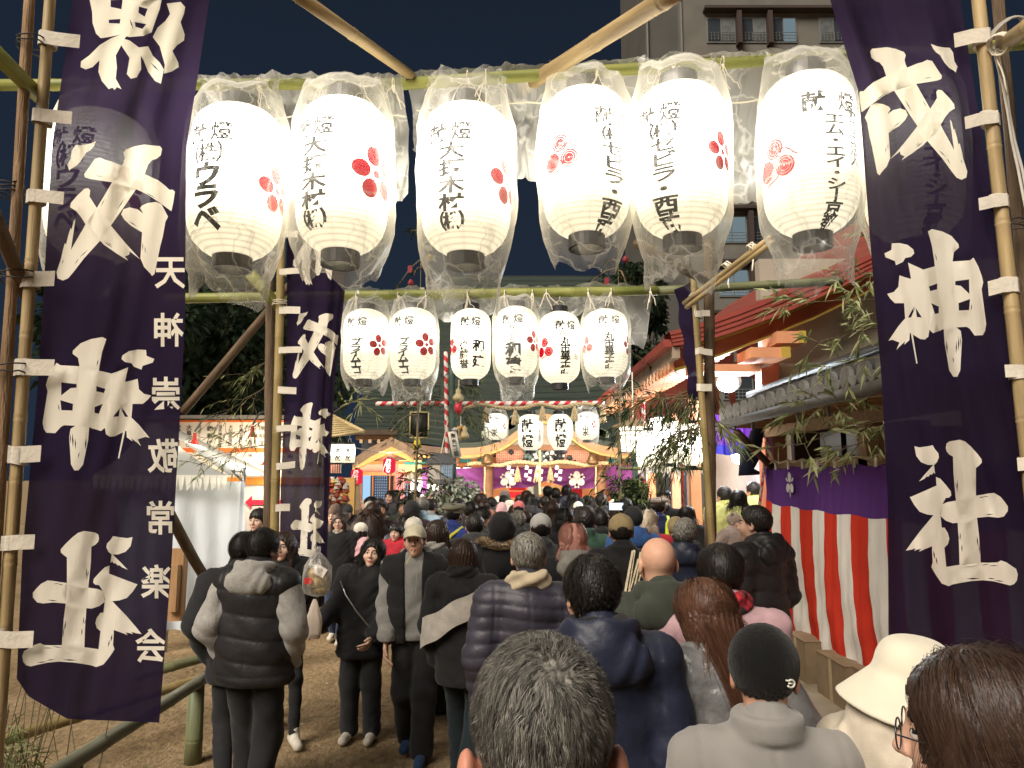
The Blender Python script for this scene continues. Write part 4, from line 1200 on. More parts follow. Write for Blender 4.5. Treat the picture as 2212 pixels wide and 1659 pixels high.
# ---------------------------------------------------------------- right: red-roofed shrine office with its curved gable
ROOF_R = mat((.30, .062, .045), .5, scale=2, col2=(.23, .048, .036), bump=.1, key='red copper roof')
ROOF_R2 = mat((.25, .060, .042), .6, scale=1.5, col2=(.17, .045, .032), bump=.12, key='weathered red roof')
def red_hall():
    Yg = 9.6
    Xe = P(1473, 770, Yg).x
    t = thing('red_roofed_hall', 'shrine office with red curved gable roof and beige plaster wall', 'building', (Xe, Yg, 0))
    o3 = Vector((Xe, Yg, 0))
    def A(px, py, dy=0.): return P(px, py, Yg + dy) - o3
    top = [(1446, 716), (1490, 706), (1536, 690), (1600, 667), (1654, 646), (1700, 625), (1748, 601), (1810, 580), (1878, 551), (1960, 512), (2080, 452)]
    mid = [(1455, 748), (1490, 743), (1536, 734), (1590, 717), (1631, 702), (1680, 684), (1725, 665), (1772, 644), (1819, 621), (1885, 588), (2010, 525)]
    low = [(1462, 800), (1500, 788), (1541, 774), (1590, 755), (1631, 739), (1672, 724), (1713, 706), (1755, 690), (1796, 670), (1887, 625), (2010, 560)]
    sil = [(1446, 716), (1500, 702), (1539, 686), (1572, 660), (1607, 640), (1650, 614), (1687, 580), (1725, 556), (1772, 526), (1866, 468), (2000, 380)]
    n = len(top)
    def strip(ca, cb, dy0, dy1, m, name, thick):
        M = MB()
        for i in range(n - 1):
            a, b, c, d = A(*ca[i], dy0), A(*ca[i + 1], dy0), A(*cb[i + 1], dy0), A(*cb[i], dy0)
            off = Vector((0, thick, 0))
            M.add([a, b, c, d, a + off, b + off, c + off, d + off], [(0, 3, 2, 1), (4, 5, 6, 7), (0, 1, 5, 4), (3, 7, 6, 2)])
        return M.build(name, m, t)
    L = lambda a, b, f: [(p[0] + (q_[0] - p[0]) * f, p[1] + (q_[1] - p[1]) * f) for p, q_ in zip(a, b)]
    for k in range(4):   # the layered verge
        strip(L(top, mid, k * .24), L(top, mid, k * .24 + .235), -.05 + .014 * k, 0, ROOF_R, 'verge_layer', .4)
    strip(L(top, mid, .94), L(mid, low, .10), .14, 0, YELL, 'verge_trim', .25)
    strip(L(mid, low, .10), L(mid, low, .90), .22, 0, mat((.31, .075, .03), .55, .15, 4, key='orange bargeboard'), 'bargeboard', .12)
    strip(L(mid, low, .90), L(mid, low, 1.03), .20, 0, YELL, 'bargeboard_edge', .14)
    # roof surface rising behind the verge, and back slope
    M = MB()
    for i in range(n - 1):
        for j in range(6):
            f = lambda ii, s: A(*top[ii], .0).lerp(A(*sil[ii], 3.6), s) + Vector((0, 0, -.12 * math.sin(PI * s) * ii / n))
            M.add([f(i, j / 6), f(i + 1, j / 6), f(i + 1, (j + 1) / 6), f(i, (j + 1) / 6)], [(0, 1, 2, 3)])
        a, b = A(*sil[i], 3.6), A(*sil[i + 1], 3.6)
        M.add([a, b, b + Vector((0, 5.5, -.4)), a + Vector((0, 5.5, -.4))], [(0, 1, 2, 3)])
        M.add([a + Vector((0, 5.5, -.4)), b + Vector((0, 5.5, -.4)), b + Vector((0, 5.5, -3)), a + Vector((0, 5.5, -1.0))], [(0, 1, 2, 3)])
    M.build('roof', ROOF_R2, t, True)
    # eave running away from the viewer: fascia, soffit boards and rafter ends
    ze = A(1473, 775).z
    M = MB(); M.box((-.06, 4.2, ze + .10), (.10, 8.3, .16)); M.box((.02, 4.2, ze + .22), (.5, 8.3, .10), 1); M.build('eave_edge', [mat((.30, .23, .17), .7, .2, 4, key='grey fascia'), ROOF_R], t)
    M = MB()
    M.prism([Vector((-.02, .35, ze + .02)), Vector((1.1, .35, ze + .34)), Vector((1.1, .35, ze + .40)), Vector((-.02, .35, ze + .10))], (0, 8, 0))
    M.build('soffit', VERM_L, t)
    M = MB()
    for i in range(30):
        M.box((.35, .45 + i * .27, ze + .06), (.85, .085, .10), rot=Matrix.Rotation(R(-16), 3, 'Y'))
    M.build('rafters', VERM_L, t)
    M = MB()
    for i in range(30): M.box((-.085, .45 + i * .27, ze - .02), (.02, .087, .102))
    M.build('rafter_caps', mat((.65, .38, .22), .6, key='rafter end paint'), t)
    # gable wall, column and bracket blocks
    xw = P(1650, 800, Yg + .9).x - Xe
    M = MB(); M.box((xw + 3.2, 1.0, 2.6), (6.4, .2, 5.2)); M.build('wall', PLASTER, t)
    M = MB(); M.box((xw + .02, .82, 1.8), (.26, .26, 3.6)); M.build('pillar', mat((.40, .12, .06), .5, .15, 3, key='vermilion pillar'), t)
    M = MB()
    a = A(1690, 737, .3); M.box(a, (.36, .6, .16)); M.box(a + Vector((.15, -.31, 0)), (.10, .03, .164), 1)
    a = A(1646, 769, .3); M.box(a, (.5, .6, .14)); M.box(a + Vector((.21, -.31, 0)), (.12, .03, .144), 1)
    a = A(1560, 800, .4); M.box(a, (.9, .5, .10))
    M.build('bracket_block', [VERM_L, YELL], t)
    M = MB(); M.tube([A(1630, 790, .68), A(1806, 785, .82)], .022, 8); M.tube([A(1806, 785, .84), A(1812, 770, .84), A(1812, 690, .84)], .022, 8)
    M.box(A(1632, 788, .66), (.14, .1, .1))
    M.build('conduit', mat((.42, .40, .36), .4, key='conduit'), t, True)
    # open front bays along the path: pillars in orange, blue and red with a lit white interior
    for i, (y, m) in enumerate(((1.9, VERM_L), (2.05, mat((.75, .5, .36), .6, key='pale wood')), (2.22, mat((.04, .14, .24), .5, key='blue paint')), (2.38, mat((.5, .05, .05), .5, key='red paint')), (4.4, VERM_L), (4.56, mat((.04, .14, .24), .5, key='blue paint')), (6.8, VERM_L))):
        M = MB(); M.box((P(1500, 1000, Yg + 1.9).x - Xe + (.0 if i < 4 else .25), y, 1.6), (.16, .13, 3.2)); M.build('bay_post', m, t)
    M = MB(); M.box((2.6, 4.5, 1.7), (.1, 7.5, 3.4)); M.build('interior_wall', mat((.75, .76, .78), .8, .05, key='white interior'), t)
    M = MB(); M.box((.78, 4.0, .45), (.5, 5.6, .9)); M.build('counter', mat((.6, .55, .5), .7, .1, key='counter cloth'), t)
    M = MB(); M.box((.55, 4.6, 2.25), (.04, 5.4, .34)); M.build('eave_curtain', mat((.7, .66, .55), .8, key='white hanging'), t)
    return t, o3
red_hall()
# lamps of that office (the glaring white source right of the log post)
def flood(label, p, size, col, e, power=0, rot=None):
    t = thing('floodlight', label, 'lamp', p, 0, 'white floodlights of the office')
    M = MB(); M.lathe([(0, -size * .1), (size * .8, -size * .1), (size, size * .3), (size * .9, size * .34), (0, size * .34)], 16)
    M.build('housing', mat((.3, .3, .3), .5, key='lamp housing'), t)
    M = MB(); M.lathe([(0, -size * .16), (size * .75, -size * .13)], 16); M.build('lens', glow(col, e, 'lamp lens'), t)
    t.rotation_euler = rot or (R(-60), 0, R(-20))
    if power:
        l = bpy.data.lights.new('bulb', 'POINT'); l.energy = power; l.color = col; l.shadow_soft_size = .12
        o = bpy.data.objects.new('bulb', l); C.objects.link(o); o.parent = t; o.location = (0, 0, -size * .6)
    return t
flood('glaring white floodlight under the red roof just right of the log post', P(1572, 826, 11.0), .2, (.80, .92, 1.0), 40, 170)
flood('white floodlight farther back under the red roof eave', P(1512, 905, 13.5), .22, (.85, .93, 1.0), 40, 260)
flood('white floodlight deep inside the office behind the yellow bags', P(1600, 985, 12.5), .2, (.85, .93, 1.0), 25, 120)
M = MB()
n = 24
a0, a1 = P(1540, 893, 9.3), P(1632, 893, 9.3)
PURP = cloth((.10, .03, .22), (.09, .025, .2), key='purple noren', fold=.4)
BLUH = cloth((.03, .03, .25), (.03, .03, .2), key='blue hem', fold=.4)
for i in range(n):
    for j in range(8):
        f = lambda u, v: a0.lerp(a1, u) + Vector((0, .05 * math.sin(u * 26), -.50 * v - .03 * math.sin(u * 5)))
        M.add([f(i / n, j / 8), f((i + 1) / n, j / 8), f((i + 1) / n, (j + 1) / 8), f(i / n, (j + 1) / 8)], [(0, 1, 2, 3)], 1 if j > 5 else 0)
tag(M.build('purple_curtain', [PURP, BLUH], None, True), 'short purple curtain with a blue hem under the red roof', 'curtain')
pole('timber_brace', P(1592, 934, 8.0), P(1672, 1014, 8.6), .045, WOOD_DK, 'dark slanting timber between the log post and the curtain corner', 'timber', None, 0)
M = MB(); M.tube([P(1655, 930, 8.6), P(1658, 985, 8.6), P(1650, 1016, 8.6), P(1640, 1095, 8.6)], .018, 6)
tag(M.build('striped_rope', mat((.55, .08, .06), .8, scale=30, col2=(.7, .65, .6), detail=0., key='red and white rope'), None, True), 'red and white twisted rope hanging at the curtain post', 'rope')
M = MB()
cc = [P(1640, 912, 8.7), P(1632, 950, 8.75), P(1620, 985, 8.7), P(1612, 1020, 8.7), P(1640, 1022, 8.7)]
M.tube(cc, [.05, .09, .12, .10, .02], 9); tag(M.build('navy_cloth', mat((.012, .016, .04), .8, .2, key='navy cloth'), None, True), 'bundled dark navy cloth tied to the vermilion post', 'cloth')

# ---------------------------------------------------------------- leafy bamboo
q = random.Random(42)
for k, (a, Ya, b, Yb, nt_, nl, lab) in enumerate((
    ((1930, 650, ), 5.2, (1700, 655), 5.0, 9, 9, 'bamboo branch with pale leaves before the orange bargeboard'),
    ((1945, 590), 5.2, (1800, 600), 5.0, 8, 8, 'upper bamboo branch by the right banner before the red roof'),
    ((1960, 700), 5.0, (1770, 735), 4.8, 10, 9, 'bamboo branch before the beige wall, middle of three'),
    ((1960, 760), 5.0, (1790, 800), 4.8, 8, 8, 'lower bamboo branch before the beige gable wall'),
    ((1960, 850), 4.8, (1690, 895), 4.6, 11, 9, 'broad leafy branch before the tiled eave and dark opening'),
    ((1960, 900), 4.7, (1720, 960), 4.5, 10, 8, 'leafy branch drooping over the top of the striped curtain'),
    ((1960, 940), 4.7, (1790, 975), 4.5, 7, 8, 'lowest leafy branch at the right edge of the striped curtain'),
    ((1900, 540), 5.0, (1850, 480), 4.9, 6, 6, 'small leaf spray right under the last lantern'))):
    branch(lab, P(*a, Ya), P(*b, Yb), nt_, nl, .12, .0085, 100 + k, [LEAF2, LEAF], droop=.08, spread=.30, hang=.04)
# the drooping mass of leaves before the bright lanterns
for k in range(13):
    x = 1535 - (k % 7) * 26 - q.uniform(0, 14); y = 800 + (k // 7) * 75 + q.uniform(0, 40)
    branch('drooping bamboo spray before the glaring lanterns left of the log post', P(1540, 820 + 10 * k, 6.7), P(x - 40, y + 60, 6.9 + q.uniform(-.4, .4)), 10, 9, .14, .0062, 200 + k, [LEAF_D, LEAF, ], droop=.9, spread=.38, hang=.12, group='drooping bamboo sprays')
branch('leafy twigs reaching left of the drooping sprays before the striped bar', P(1400, 850, 7.4), P(1330, 890, 7.6), 8, 6, .14, .007, 300, droop=.6, spread=.35, hang=.1)
branch('small spray of leaves tied at the log post', P(1535, 900, 6.5), P(1580, 940, 6.4), 12, 10, .13, .008, 301, droop=.8, spread=.25, hang=.1)
for k, (a, Ya, b, Yb, lab) in enumerate((((590, 830), 6.6, (470, 905), 6.8, 'bare-looking bamboo twig left of the second banner'), ((600, 760), 6.6, (520, 840), 6.7, 'pale twig with curled leaves above the name board'), ((580, 900), 6.6, (500, 960), 6.6, 'leafy twig over the upper row of the name board'), ((585, 960), 6.6, (440, 1000), 6.6, 'dark twig before the lower row of the name board'))):
    branch(lab, P(*a, Ya), P(*b, Yb), 12, 7, .10, .0052, 310 + k, droop=.3, spread=.4, hang=.1)
branch('pale twig with long leaves beside the far banner', P(722, 890, 7.4), P(800, 850, 7.4), 8, 6, .15, .008, 320, [LEAF2, LEAF2], droop=.3, spread=.3, hang=.05)
for k, (x, y, h, lab) in enumerate(((905, 520, 150, 'dark decorated bamboo above the second bar, left one'), (1330, 560, 120, 'dark decorated bamboo above the second bar near the apartment block'))):
    b = P(x, y + h, 11); tpt = P(x + 4, y - 20, 11)
    o = branch(lab, Vector((b.x, 11, 0)), tpt, 70, 12, .16, .012, 330 + k, [LEAF_D, LEAF_D], droop=.7, spread=.6, hang=0., group='decorated bamboos', name='bamboo_plant', rad=.03, cat='bamboo')
    qq = random.Random(k)
    for j in range(5):
        p = P(x + qq.uniform(-40, 40), y + qq.uniform(0, h * .8), 10.9 + qq.uniform(-.2, .2))
        M = MB(); M.box(p, (.07, .015, .11)) if j % 2 else M.lathe([(0, -.06), (.045, -.03), (.05, .0), (.02, .05), (0, .06)], 8, p)
        M.build('charm', [mat((.6, .55, .45), .6, key='paper charm'), mat((.22, .03, .035), .5, key='dull red charm'), mat((.30, .22, .06), .4, key='gold charm')][j % 3], o)
for k, (x, Yt, h, rx, lab) in enumerate(((470, 17, 6.4, 2.2, 'dark broadleaf tree behind the name board, left one'), (590, 19, 6.2, 2.0, 'dark broadleaf tree behind the second banner'), (330, 16, 6.5, 2.2, 'dark tree behind the reversed banner'))):
    b = P(x, 1100, Yt); crown_tree(lab, (b.x, Yt, 0), h, rx, 2.0, 5200, 400 + k, m=[LEAF_D, LEAF_D])
b = P(1390, 800, 22); crown_tree('dark tree between the hall and the red roof', (b.x, 24, 0), 9.0, 1.3, 2.2, 3500, 420, m=[LEAF_D, LEAF_D])
# cut bamboo leaves lying in a heap at the lower left
q = random.Random(9)
M = MB(); T = MB()
for i in range(3000):
    x, y = -2.72 + q.gauss(0, .20), 3.95 + q.gauss(0, .40)
    z = max(.01, .80 * math.exp(-((x + 2.75) / .30) ** 2 - ((y - 3.9) / .6) ** 2) * q.random() ** .6)
    leaf(M, (x, y, z), (q.uniform(-1, 1), q.uniform(-1, 1), q.uniform(-.5, .9)), q.uniform(.08, .2), .006, q, q.choice((0, 1, 1)))
for i in range(90):
    x, y = -2.72 + q.gauss(0, .15), 3.95 + q.gauss(0, .3)
    T.tube([(x, y, .05), (x + q.uniform(-.2, .2), y + q.uniform(-.2, .2), q.uniform(.3, .95))], .003, 4)
o = M.build('straw', [LEAF, LEAF2]); tag(o, 'heap of cut bamboo leaves and straw at the foot of the left post', 'leaf heap', None, 'stuff')
T.build('stalks', TWIG, o)
# ---------------------------------------------------------------- worship hall at the end of the path
COPPER = mat((.026, .036, .030), .55, scale=3, col2=(.040, .052, .042), stretch=(.3, 3, 8), bump=.4, bscale=6, key='dark green copper roof')
FASCIA = mat((.11, .075, .05), .7, .15, 3, key='brown fascia')
PEACH = mat((.62, .36, .21), .6, .1, 3, key='rafter paint')
TEAL = mat((.03, .23, .20), .5, .2, 9, key='teal panel')
ORANGE = mat((.48, .17, .055), .55, .12, 3, key='orange lacquer')
BROWN = mat((.22, .11, .055), .6, .15, 4, key='brown beam')
YH = 20.0
def hall():
    o = Vector((P(1175, 1000, YH).x, YH, 0))
    t = thing('worship_hall', 'shrine worship hall with dark green copper roof and curved central gable', 'building', o)
    A = lambda px, py, dy=0.: P(px, py, YH + dy) - o
    def slab(x0, y0, x1, y1, dy, d, m, name, par=None):
        a, b = A(x0, y1, dy), A(x1, y0, dy)
        M = MB(); M.box(((a.x + b.x) / 2, dy + d / 2, (a.z + b.z) / 2), (abs(b.x - a.x), d, abs(b.z - a.z)))
        return M.build(name, m, par or t)
    # main roof: rows of copper tiles stepping back and up, with a flatter lower skirt
    M = MB()
    e0, e1 = A(868, 969, -1.2), A(1372, 969, -1.2)
    rows = 30
    prev = None
    for i in range(rows + 1):
        s = i / rows
        z = e0.z + 6.3 * (s ** 1.12) ; y = -1.2 + 6.4 * s
        xs0, xs1 = e0.x + .1 * s - .15 * (1 - s) ** 3, e1.x + 1.0 * s
        zz = [z + .22 * (abs(u) ** 4) * (1 - s) for u in (-1, -.5, 0, .5, 1)]
        row = [Vector((xs0 + (xs1 - xs0) * (k / 4), y, zz[k])) for k in range(5)]
        if prev:
            for k in range(4):
                M.add([prev[k], prev[k + 1], row[k + 1], row[k]], [(0, 1, 2, 3)])
                up = Vector((0, -.012, .045))
                M.add([row[k], row[k + 1], row[k + 1] + up, row[k] + up], [(0, 1, 2, 3)])
            prev = [r + Vector((0, -.012, .045)) for r in row]
        else: prev = row
    a, b = prev[0], prev[4]
    M.add([a, b, b + Vector((0, 5, -4)), a + Vector((0, 5, -4))], [(0, 1, 2, 3)])
    M.add([a, a + Vector((0, 5, -4)), Vector((a.x, 4, e0.z)), Vector((e0.x, -1.2, e0.z))], [(0, 1, 2, 3)])
    M.build('roof', COPPER, t)
    # thick eave edge that dips toward the ends
    M = MB()
    n = 24
    for i in range(n):
        f = lambda u: Vector((e0.x - .15 + (e1.x - e0.x + .3) * u, -1.22, e0.z + .22 * abs(2 * u - 1) ** 4))
        a, b = f(i / n), f((i + 1) / n)
        M.prism([a, b, b + Vector((0, 0, -.22)), a + Vector((0, 0, -.22))], (0, .4, 0))
    M.build('eave', FASCIA, t)
    slab(880, 981, 1362, 989, -.9, .5, PEACH, 'eave_board')
    M = MB()
    for i in range(44):
        x = A(884 + i * 11, 985, -1.1)
        M.box((x.x, -.75, x.z), (.07, .8, .085))
    M.build('rafters', ORANGE, t)
    M = MB()
    for i in range(44):
        x = A(884 + i * 11, 985, -1.1); M.box((x.x, -1.16, x.z), (.072, .02, .087))
    M.build('rafter_caps', mat((.75, .52, .18), .6, key='gilded rafter end'), t)
    slab(890, 990, 1356, 1001, -.3, .2, TEAL, 'frieze')
    M = MB()
    for i in range(12):
        a = A(905 + i * 40, 996, -.34); M.box((a.x, -.33, a.z), (.16, .06, .15))
    M.build('bracket', ORANGE, t)
    slab(886, 1001, 1360, 1009, -.4, .3, ORANGE, 'lintel')
    for x in (893, 935, 1001, 1345, 1308, 1396):
        M = MB(); a = A(x, 1100); M.tube([(a.x, -.2, 0), (a.x, -.2, A(x, 1000).z)], .13, 12); M.build('pillar', ORANGE, t, True)
    # curved central gable (karahafu): bargeboard, soffit, roof
    cx = 1177
    up = [(0, 893), (20, 897), (40, 911), (58, 928), (76, 942), (96, 953), (122, 962), (150, 967), (184, 968)]
    pts = [(cx - d, y) for d, y in reversed(up)] + [(cx + d, y) for d, y in up[1:]]
    M, M2, M3 = MB(), MB(), MB()
    dy = -2.6
    for (x0, y0), (x1, y1) in zip(pts[:-1], pts[1:]):
        a, b = A(x0, y0, dy), A(x1, y1, dy)
        M.prism([a, b, b + Vector((0, 0, -.17)), a + Vector((0, 0, -.17))], (0, .25, 0))
        M2.prism([a + Vector((0, -.04, .12)), b + Vector((0, -.04, .12)), b, a], (0, 2.9, 0))
        M3.prism([a + Vector((0, .05, -.17)), b + Vector((0, .05, -.17)), b + Vector((0, .05, -.23)), a + Vector((0, .05, -.23))], (0, 1.2, 0))
    M.build('gable_board', mat((.30, .17, .085), .55, .12, 3, key='curved gable board'), t)
    M2.build('gable_roof', COPPER, t); M3.build('gable_trim', mat((.5, .36, .12), .5, key='gilt trim'), t)
    M = MB()
    for sg in (-1, 1):     # paler ridge tiles flanking the gable
        for i in range(11):
            f = i / 10
            a = A(cx + sg * (62 + 66 * f), 920 + 33 * (f ** .6) , dy + .3)
            M.box(a + Vector((0, 0, .16)), (.19, .5, .26 - .1 * f), rot=Matrix.Rotation(R(sg * (38 - 26 * f)), 3, 'Y'))
    M.build('edge_tiles', mat((.15, .19, .15), .6, .2, 4, key='pale copper tile'), t)
    M = MB()
    for d in (-1, 1):
        M.prism([A(cx, 905, dy + .5), A(cx + d * 66, 955, dy + .5), A(cx + d * 100, 966, dy + .5), A(cx, 966, dy + .5)], (0, .1, 0))
    M.build('tympanum', mat((.36, .33, .28), .8, .1, 3, key='white tympanum'), t)
    slab(1060, 962, 1290, 973, dy + .4, .25, BROWN, 'carved_beam')
    f = slab(1073, 974, 1272, 1000, dy + .55, .08, mat((.50, .12, .06), .5, .15, 8, key='red lattice board'), 'lattice')
    M = MB()
    a, b = A(1073, 1000, dy + .5), A(1272, 974, dy + .5)
    for i in range(47):
        x = a.x + (b.x - a.x) * i / 46; M.box((x, dy + .52, (a.z + b.z) / 2), (.016, .02, b.z - a.z))
    for i in range(8): M.box(((a.x + b.x) / 2, dy + .52, a.z + (b.z - a.z) * i / 7), (b.x - a.x, .014, .016))
    M.build('lattice_bars', mat((.75, .42, .30), .5, key='lattice bars'), f)
    q = random.Random(4)
    M = MB()
    for i in range(110):
        c = A(cx + q.gauss(0, 26), 985 + q.gauss(0, 7), dy + .42 + q.uniform(-.05, .05)); s = q.uniform(.03, .08)
        M.lathe([(0, -s), (s, -.3 * s), (s * .7, .6 * s), (0, s)], 6, c, q.choice((0, 0, 1, 2)))
    M.build('carving', [mat((.03, .035, .04), .5, key='dark carving'), mat((.6, .58, .55), .5, key='white carving'), mat((.10, .16, .15), .5, key='green carving')], t, True)
    slab(1050, 1000, 1300, 1009, dy + .3, .35, BROWN, 'rope_beam')
    for d in (-1, 1):
        M = MB(); a = A(cx + d * 122, 1000, dy + .5); M.tube([(a.x, dy + .5, 0), (a.x, dy + .5, A(cx, 962).z)], .12, 12); M.build('porch_pillar', BROWN, t, True)
    # dim interior: lit altar wall
    slab(930, 1009, 1350, 1160, 2.6, .1, mat((.52, .22, .12), .7, .2, 2, key='interior wall'), 'back_wall')
    M = MB()
    for i, (x0, x1, y0, y1, m) in enumerate(((1085, 1140, 1062, 1075, 0), (1140, 1200, 1052, 1066, 1), (1190, 1212, 1045, 1090, 2), (1100, 1135, 1046, 1058, 0), (1215, 1250, 1055, 1075, 0), (1150, 1165, 1040, 1080, 1))):
        a, b = A(x0, y1, 1.8), A(x1, y0, 1.8); M.box(((a.x + b.x) / 2, 1.8 - .23 * i, (a.z + b.z) / 2), (b.x - a.x, .2, b.z - a.z), m)
    M.build('altar_fitting', [mat((.6, .03, .05), .5, key='red cloth'), mat((.4, .5, .55), .5, key='pale cabinet'), mat((.55, .38, .2), .5, key='wooden board')], t)
    l = bpy.data.lights.new('altar_fill', 'AREA'); l.energy = 140; l.color = (1, .78, .5); l.shape = 'RECTANGLE'; l.size = 4.5; l.size_y = 1.2
    lo = bpy.data.objects.new('altar_fill', l); C.objects.link(lo); lo.parent = t; lo.location = (0, 1.0, 2.75)  # unseen area light, added to brighten the altar wall
    l = bpy.data.lights.new('porch_fill', 'AREA'); l.energy = 260; l.color = (1, .80, .6); l.shape = 'RECTANGLE'; l.size = 6; l.size_y = .6
    lo = bpy.data.objects.new('porch_fill', l); C.objects.link(lo); lo.parent = t; lo.location = (0, -5.2, 2.3); lo.rotation_euler = (R(112), 0, 0)  # unseen area light hung before the hall, added to brighten its front
    return t, o
hall_t, hall_o = hall()
def hall_curtain():
    CL = cloth((.17, .055, .20), (.16, .045, .16), key='purple hall curtain', fold=.5)
    M = MB()
    nx, nz = 90, 14
    vs = []
    for i in range(nx + 1):
        u = i / nx
        x = 912 + (1392 - 912) * u
        d = abs(x - 1177) / 240
        bot = 1040 + 27 * min(1, d) ** .55 + 3 * math.sin(u * 30)
        top = 1009 + 3 * math.sin(u * 12)
        for j in range(nz + 1):
            v = j / nz
            p = P(x, top + (bot - top) * v, YH - 1.9)
            p.y += .06 * math.sin(u * 60 + 8 * v * (1 if u > .5 else -1)) + .05 * math.sin(v * 14 + d * 9) * v
            vs.append(p)
    fs = [(i * (nz + 1) + j, (i + 1) * (nz + 1) + j, (i + 1) * (nz + 1) + j + 1, i * (nz + 1) + j + 1) for i in range(nx) for j in range(nz)]
    M.add(vs, fs)
    o = M.build('hall_curtain', CL, None, True)
    tag(o, 'purple swagged curtain with two white flower crests across the hall front', 'curtain')
    for cx in (1098, 1246):
        M = MB()
        c = P(cx, 1036, YH - 2.04); k_ = YH / F
        def fan(dx, dz, a, b, ro, nn=14):
            pts = [c + Vector((dx, 0, dz)) * k_] + [c + Vector((dx + a * math.cos(2 * PI * i / nn) * math.cos(ro) - b * math.sin(2 * PI * i / nn) * math.sin(ro), 0, dz + a * math.cos(2 * PI * i / nn) * math.sin(ro) + b * math.sin(2 * PI * i / nn) * math.cos(ro))) * k_ for i in range(nn)]
            M.add(pts, [(0, 1 + i, 1 + (i + 1) % nn) for i in range(nn)])
        for i in range(3):
            w = PI / 2 + 2 * PI * i / 3
            fan(8.2 * math.cos(w), 8.2 * math.sin(w), 8.2, 6.8, w)
            w += PI / 3
            for sg in (-1, 1):
                M.tube([c + Vector(((5 + 10 * s) * math.cos(w + sg * .35 * math.sin(s * 3)), -.3, (5 + 10 * s) * math.sin(w + sg * .35 * math.sin(s * 3)))) * k_ for s in (0, .25, .5, .75, 1)], .012, 4)
                fan(14.5 * math.cos(w + sg * .2), 14.5 * math.sin(w + sg * .2), 2.0, 2.0, 0, 8)
        M.build('crest', mat((.66, .62, .56), .8, key='white crest print'), o)
hall_curtain()
ROPE = mat((.42, .33, .19), .9, .35, 40, bump=.4, bscale=50, stretch=(1, 1, 1), key='straw rope')
def rope(label, pts, r, tassel=(), paper=(), group=None, twist=True):
    M = MB()
    fine = []
    for a, b in zip(pts[:-1], pts[1:]):
        for i in range(5): fine.append(Vector(a).lerp(Vector(b), i / 5))
    fine.append(Vector(pts[-1]))
    for ph in ((0, 2 * PI / 3, 4 * PI / 3) if twist else (0,)):
        M.tube([p + Vector((0, math.cos(ph + i * .9), math.sin(ph + i * .9))) * r * .55 for i, p in enumerate(fine)], r * .62, 6)
    o = M.build('straw_rope', ROPE, None, True)
    for p, s in tassel:
        T = MB(); p = Vector(p)
        q = random.Random(int(p.x * 100))
        for i in range(14):
            a = 2 * PI * i / 14
            T.tube([p, p + Vector((math.cos(a) * s * .10, math.sin(a) * s * .10, -s * .35)), p + Vector((math.cos(a) * s * .22, math.sin(a) * s * .22, -s * q.uniform(.9, 1.1)))], [s * .03, s * .05, s * .04], 4)
        T.build('tassel', ROPE, o)
    for p, s in paper:
        T = MB(); p = Vector(p)
        for i in range(4):
            x0 = .12 * s * (1 if i % 2 else -1) - .08 * s * i * .3
            T.box(p + Vector((x0, -.01 * i, -s * (.12 + .24 * i))), (.2 * s, .008, .25 * s), rot=Matrix.Rotation(R(14), 3, 'Y'))
        T.build('paper_streamer', mat((.78, .77, .74), .8, .03, key='white paper'), o)
    return tag(o, label, 'rope', group)
rp_ = [P(1010 + 18 * i, 1003 - 2.5 * math.sin(i * 1.25) - (3 if 4 < i < 14 else 0), YH - 3.0) for i in range(18)]
rope('thick straw rope with paper streamers and tassels above the hall curtain', rp_, .042, [(P(x, 1006, YH - 3.0), .62) for x in (1086, 1118, 1168, 1189, 1242, 1291)] if False else [(P(x, 1008, YH - 3.0), .34) for x in (1118, 1160, 1189)], [(P(x, 1006, YH - 3.05), .36) for x in (1103, 1142, 1166, 1207)])
for x, w, lab, sg in ((1052, .3, 'bronze bell at the left end of the straw rope', 0), (1280, .32, 'bronze bell at the right end of the straw rope', 1)):
    c = P(x, 998, YH - 3.2)
    M = MB(); M.lathe([(0, .19), (.07, .17), (.11, .08), (.14, 0), (.12, -.05), (.05, -.07), (0, -.07)], 16, c); M.lathe([(.13, .03), (.148, .015), (.135, .0)], 16, c)
    tag(M.build('hanging_bell', mat((.16, .10, .05), .4, .2, 8, metal=.6, key='bronze'), None, True), lab, 'bell', 'bells of the hall')
for x, y0, y1, lab in ((1047, 1010, 1078, 'twisted bell rope at the left of the hall curtain'), (1166, 975, 1068, 'thick white bell rope before the middle of the hall curtain'), (1287, 1010, 1070, 'twisted bell rope at the right of the hall curtain')):
    rope(lab, [P(x + .6 * math.sin(i), y0 + (y1 - y0) * i / 8, YH - 3.3) for i in range(9)], .03 if x != 1166 else .05, group='bell ropes')

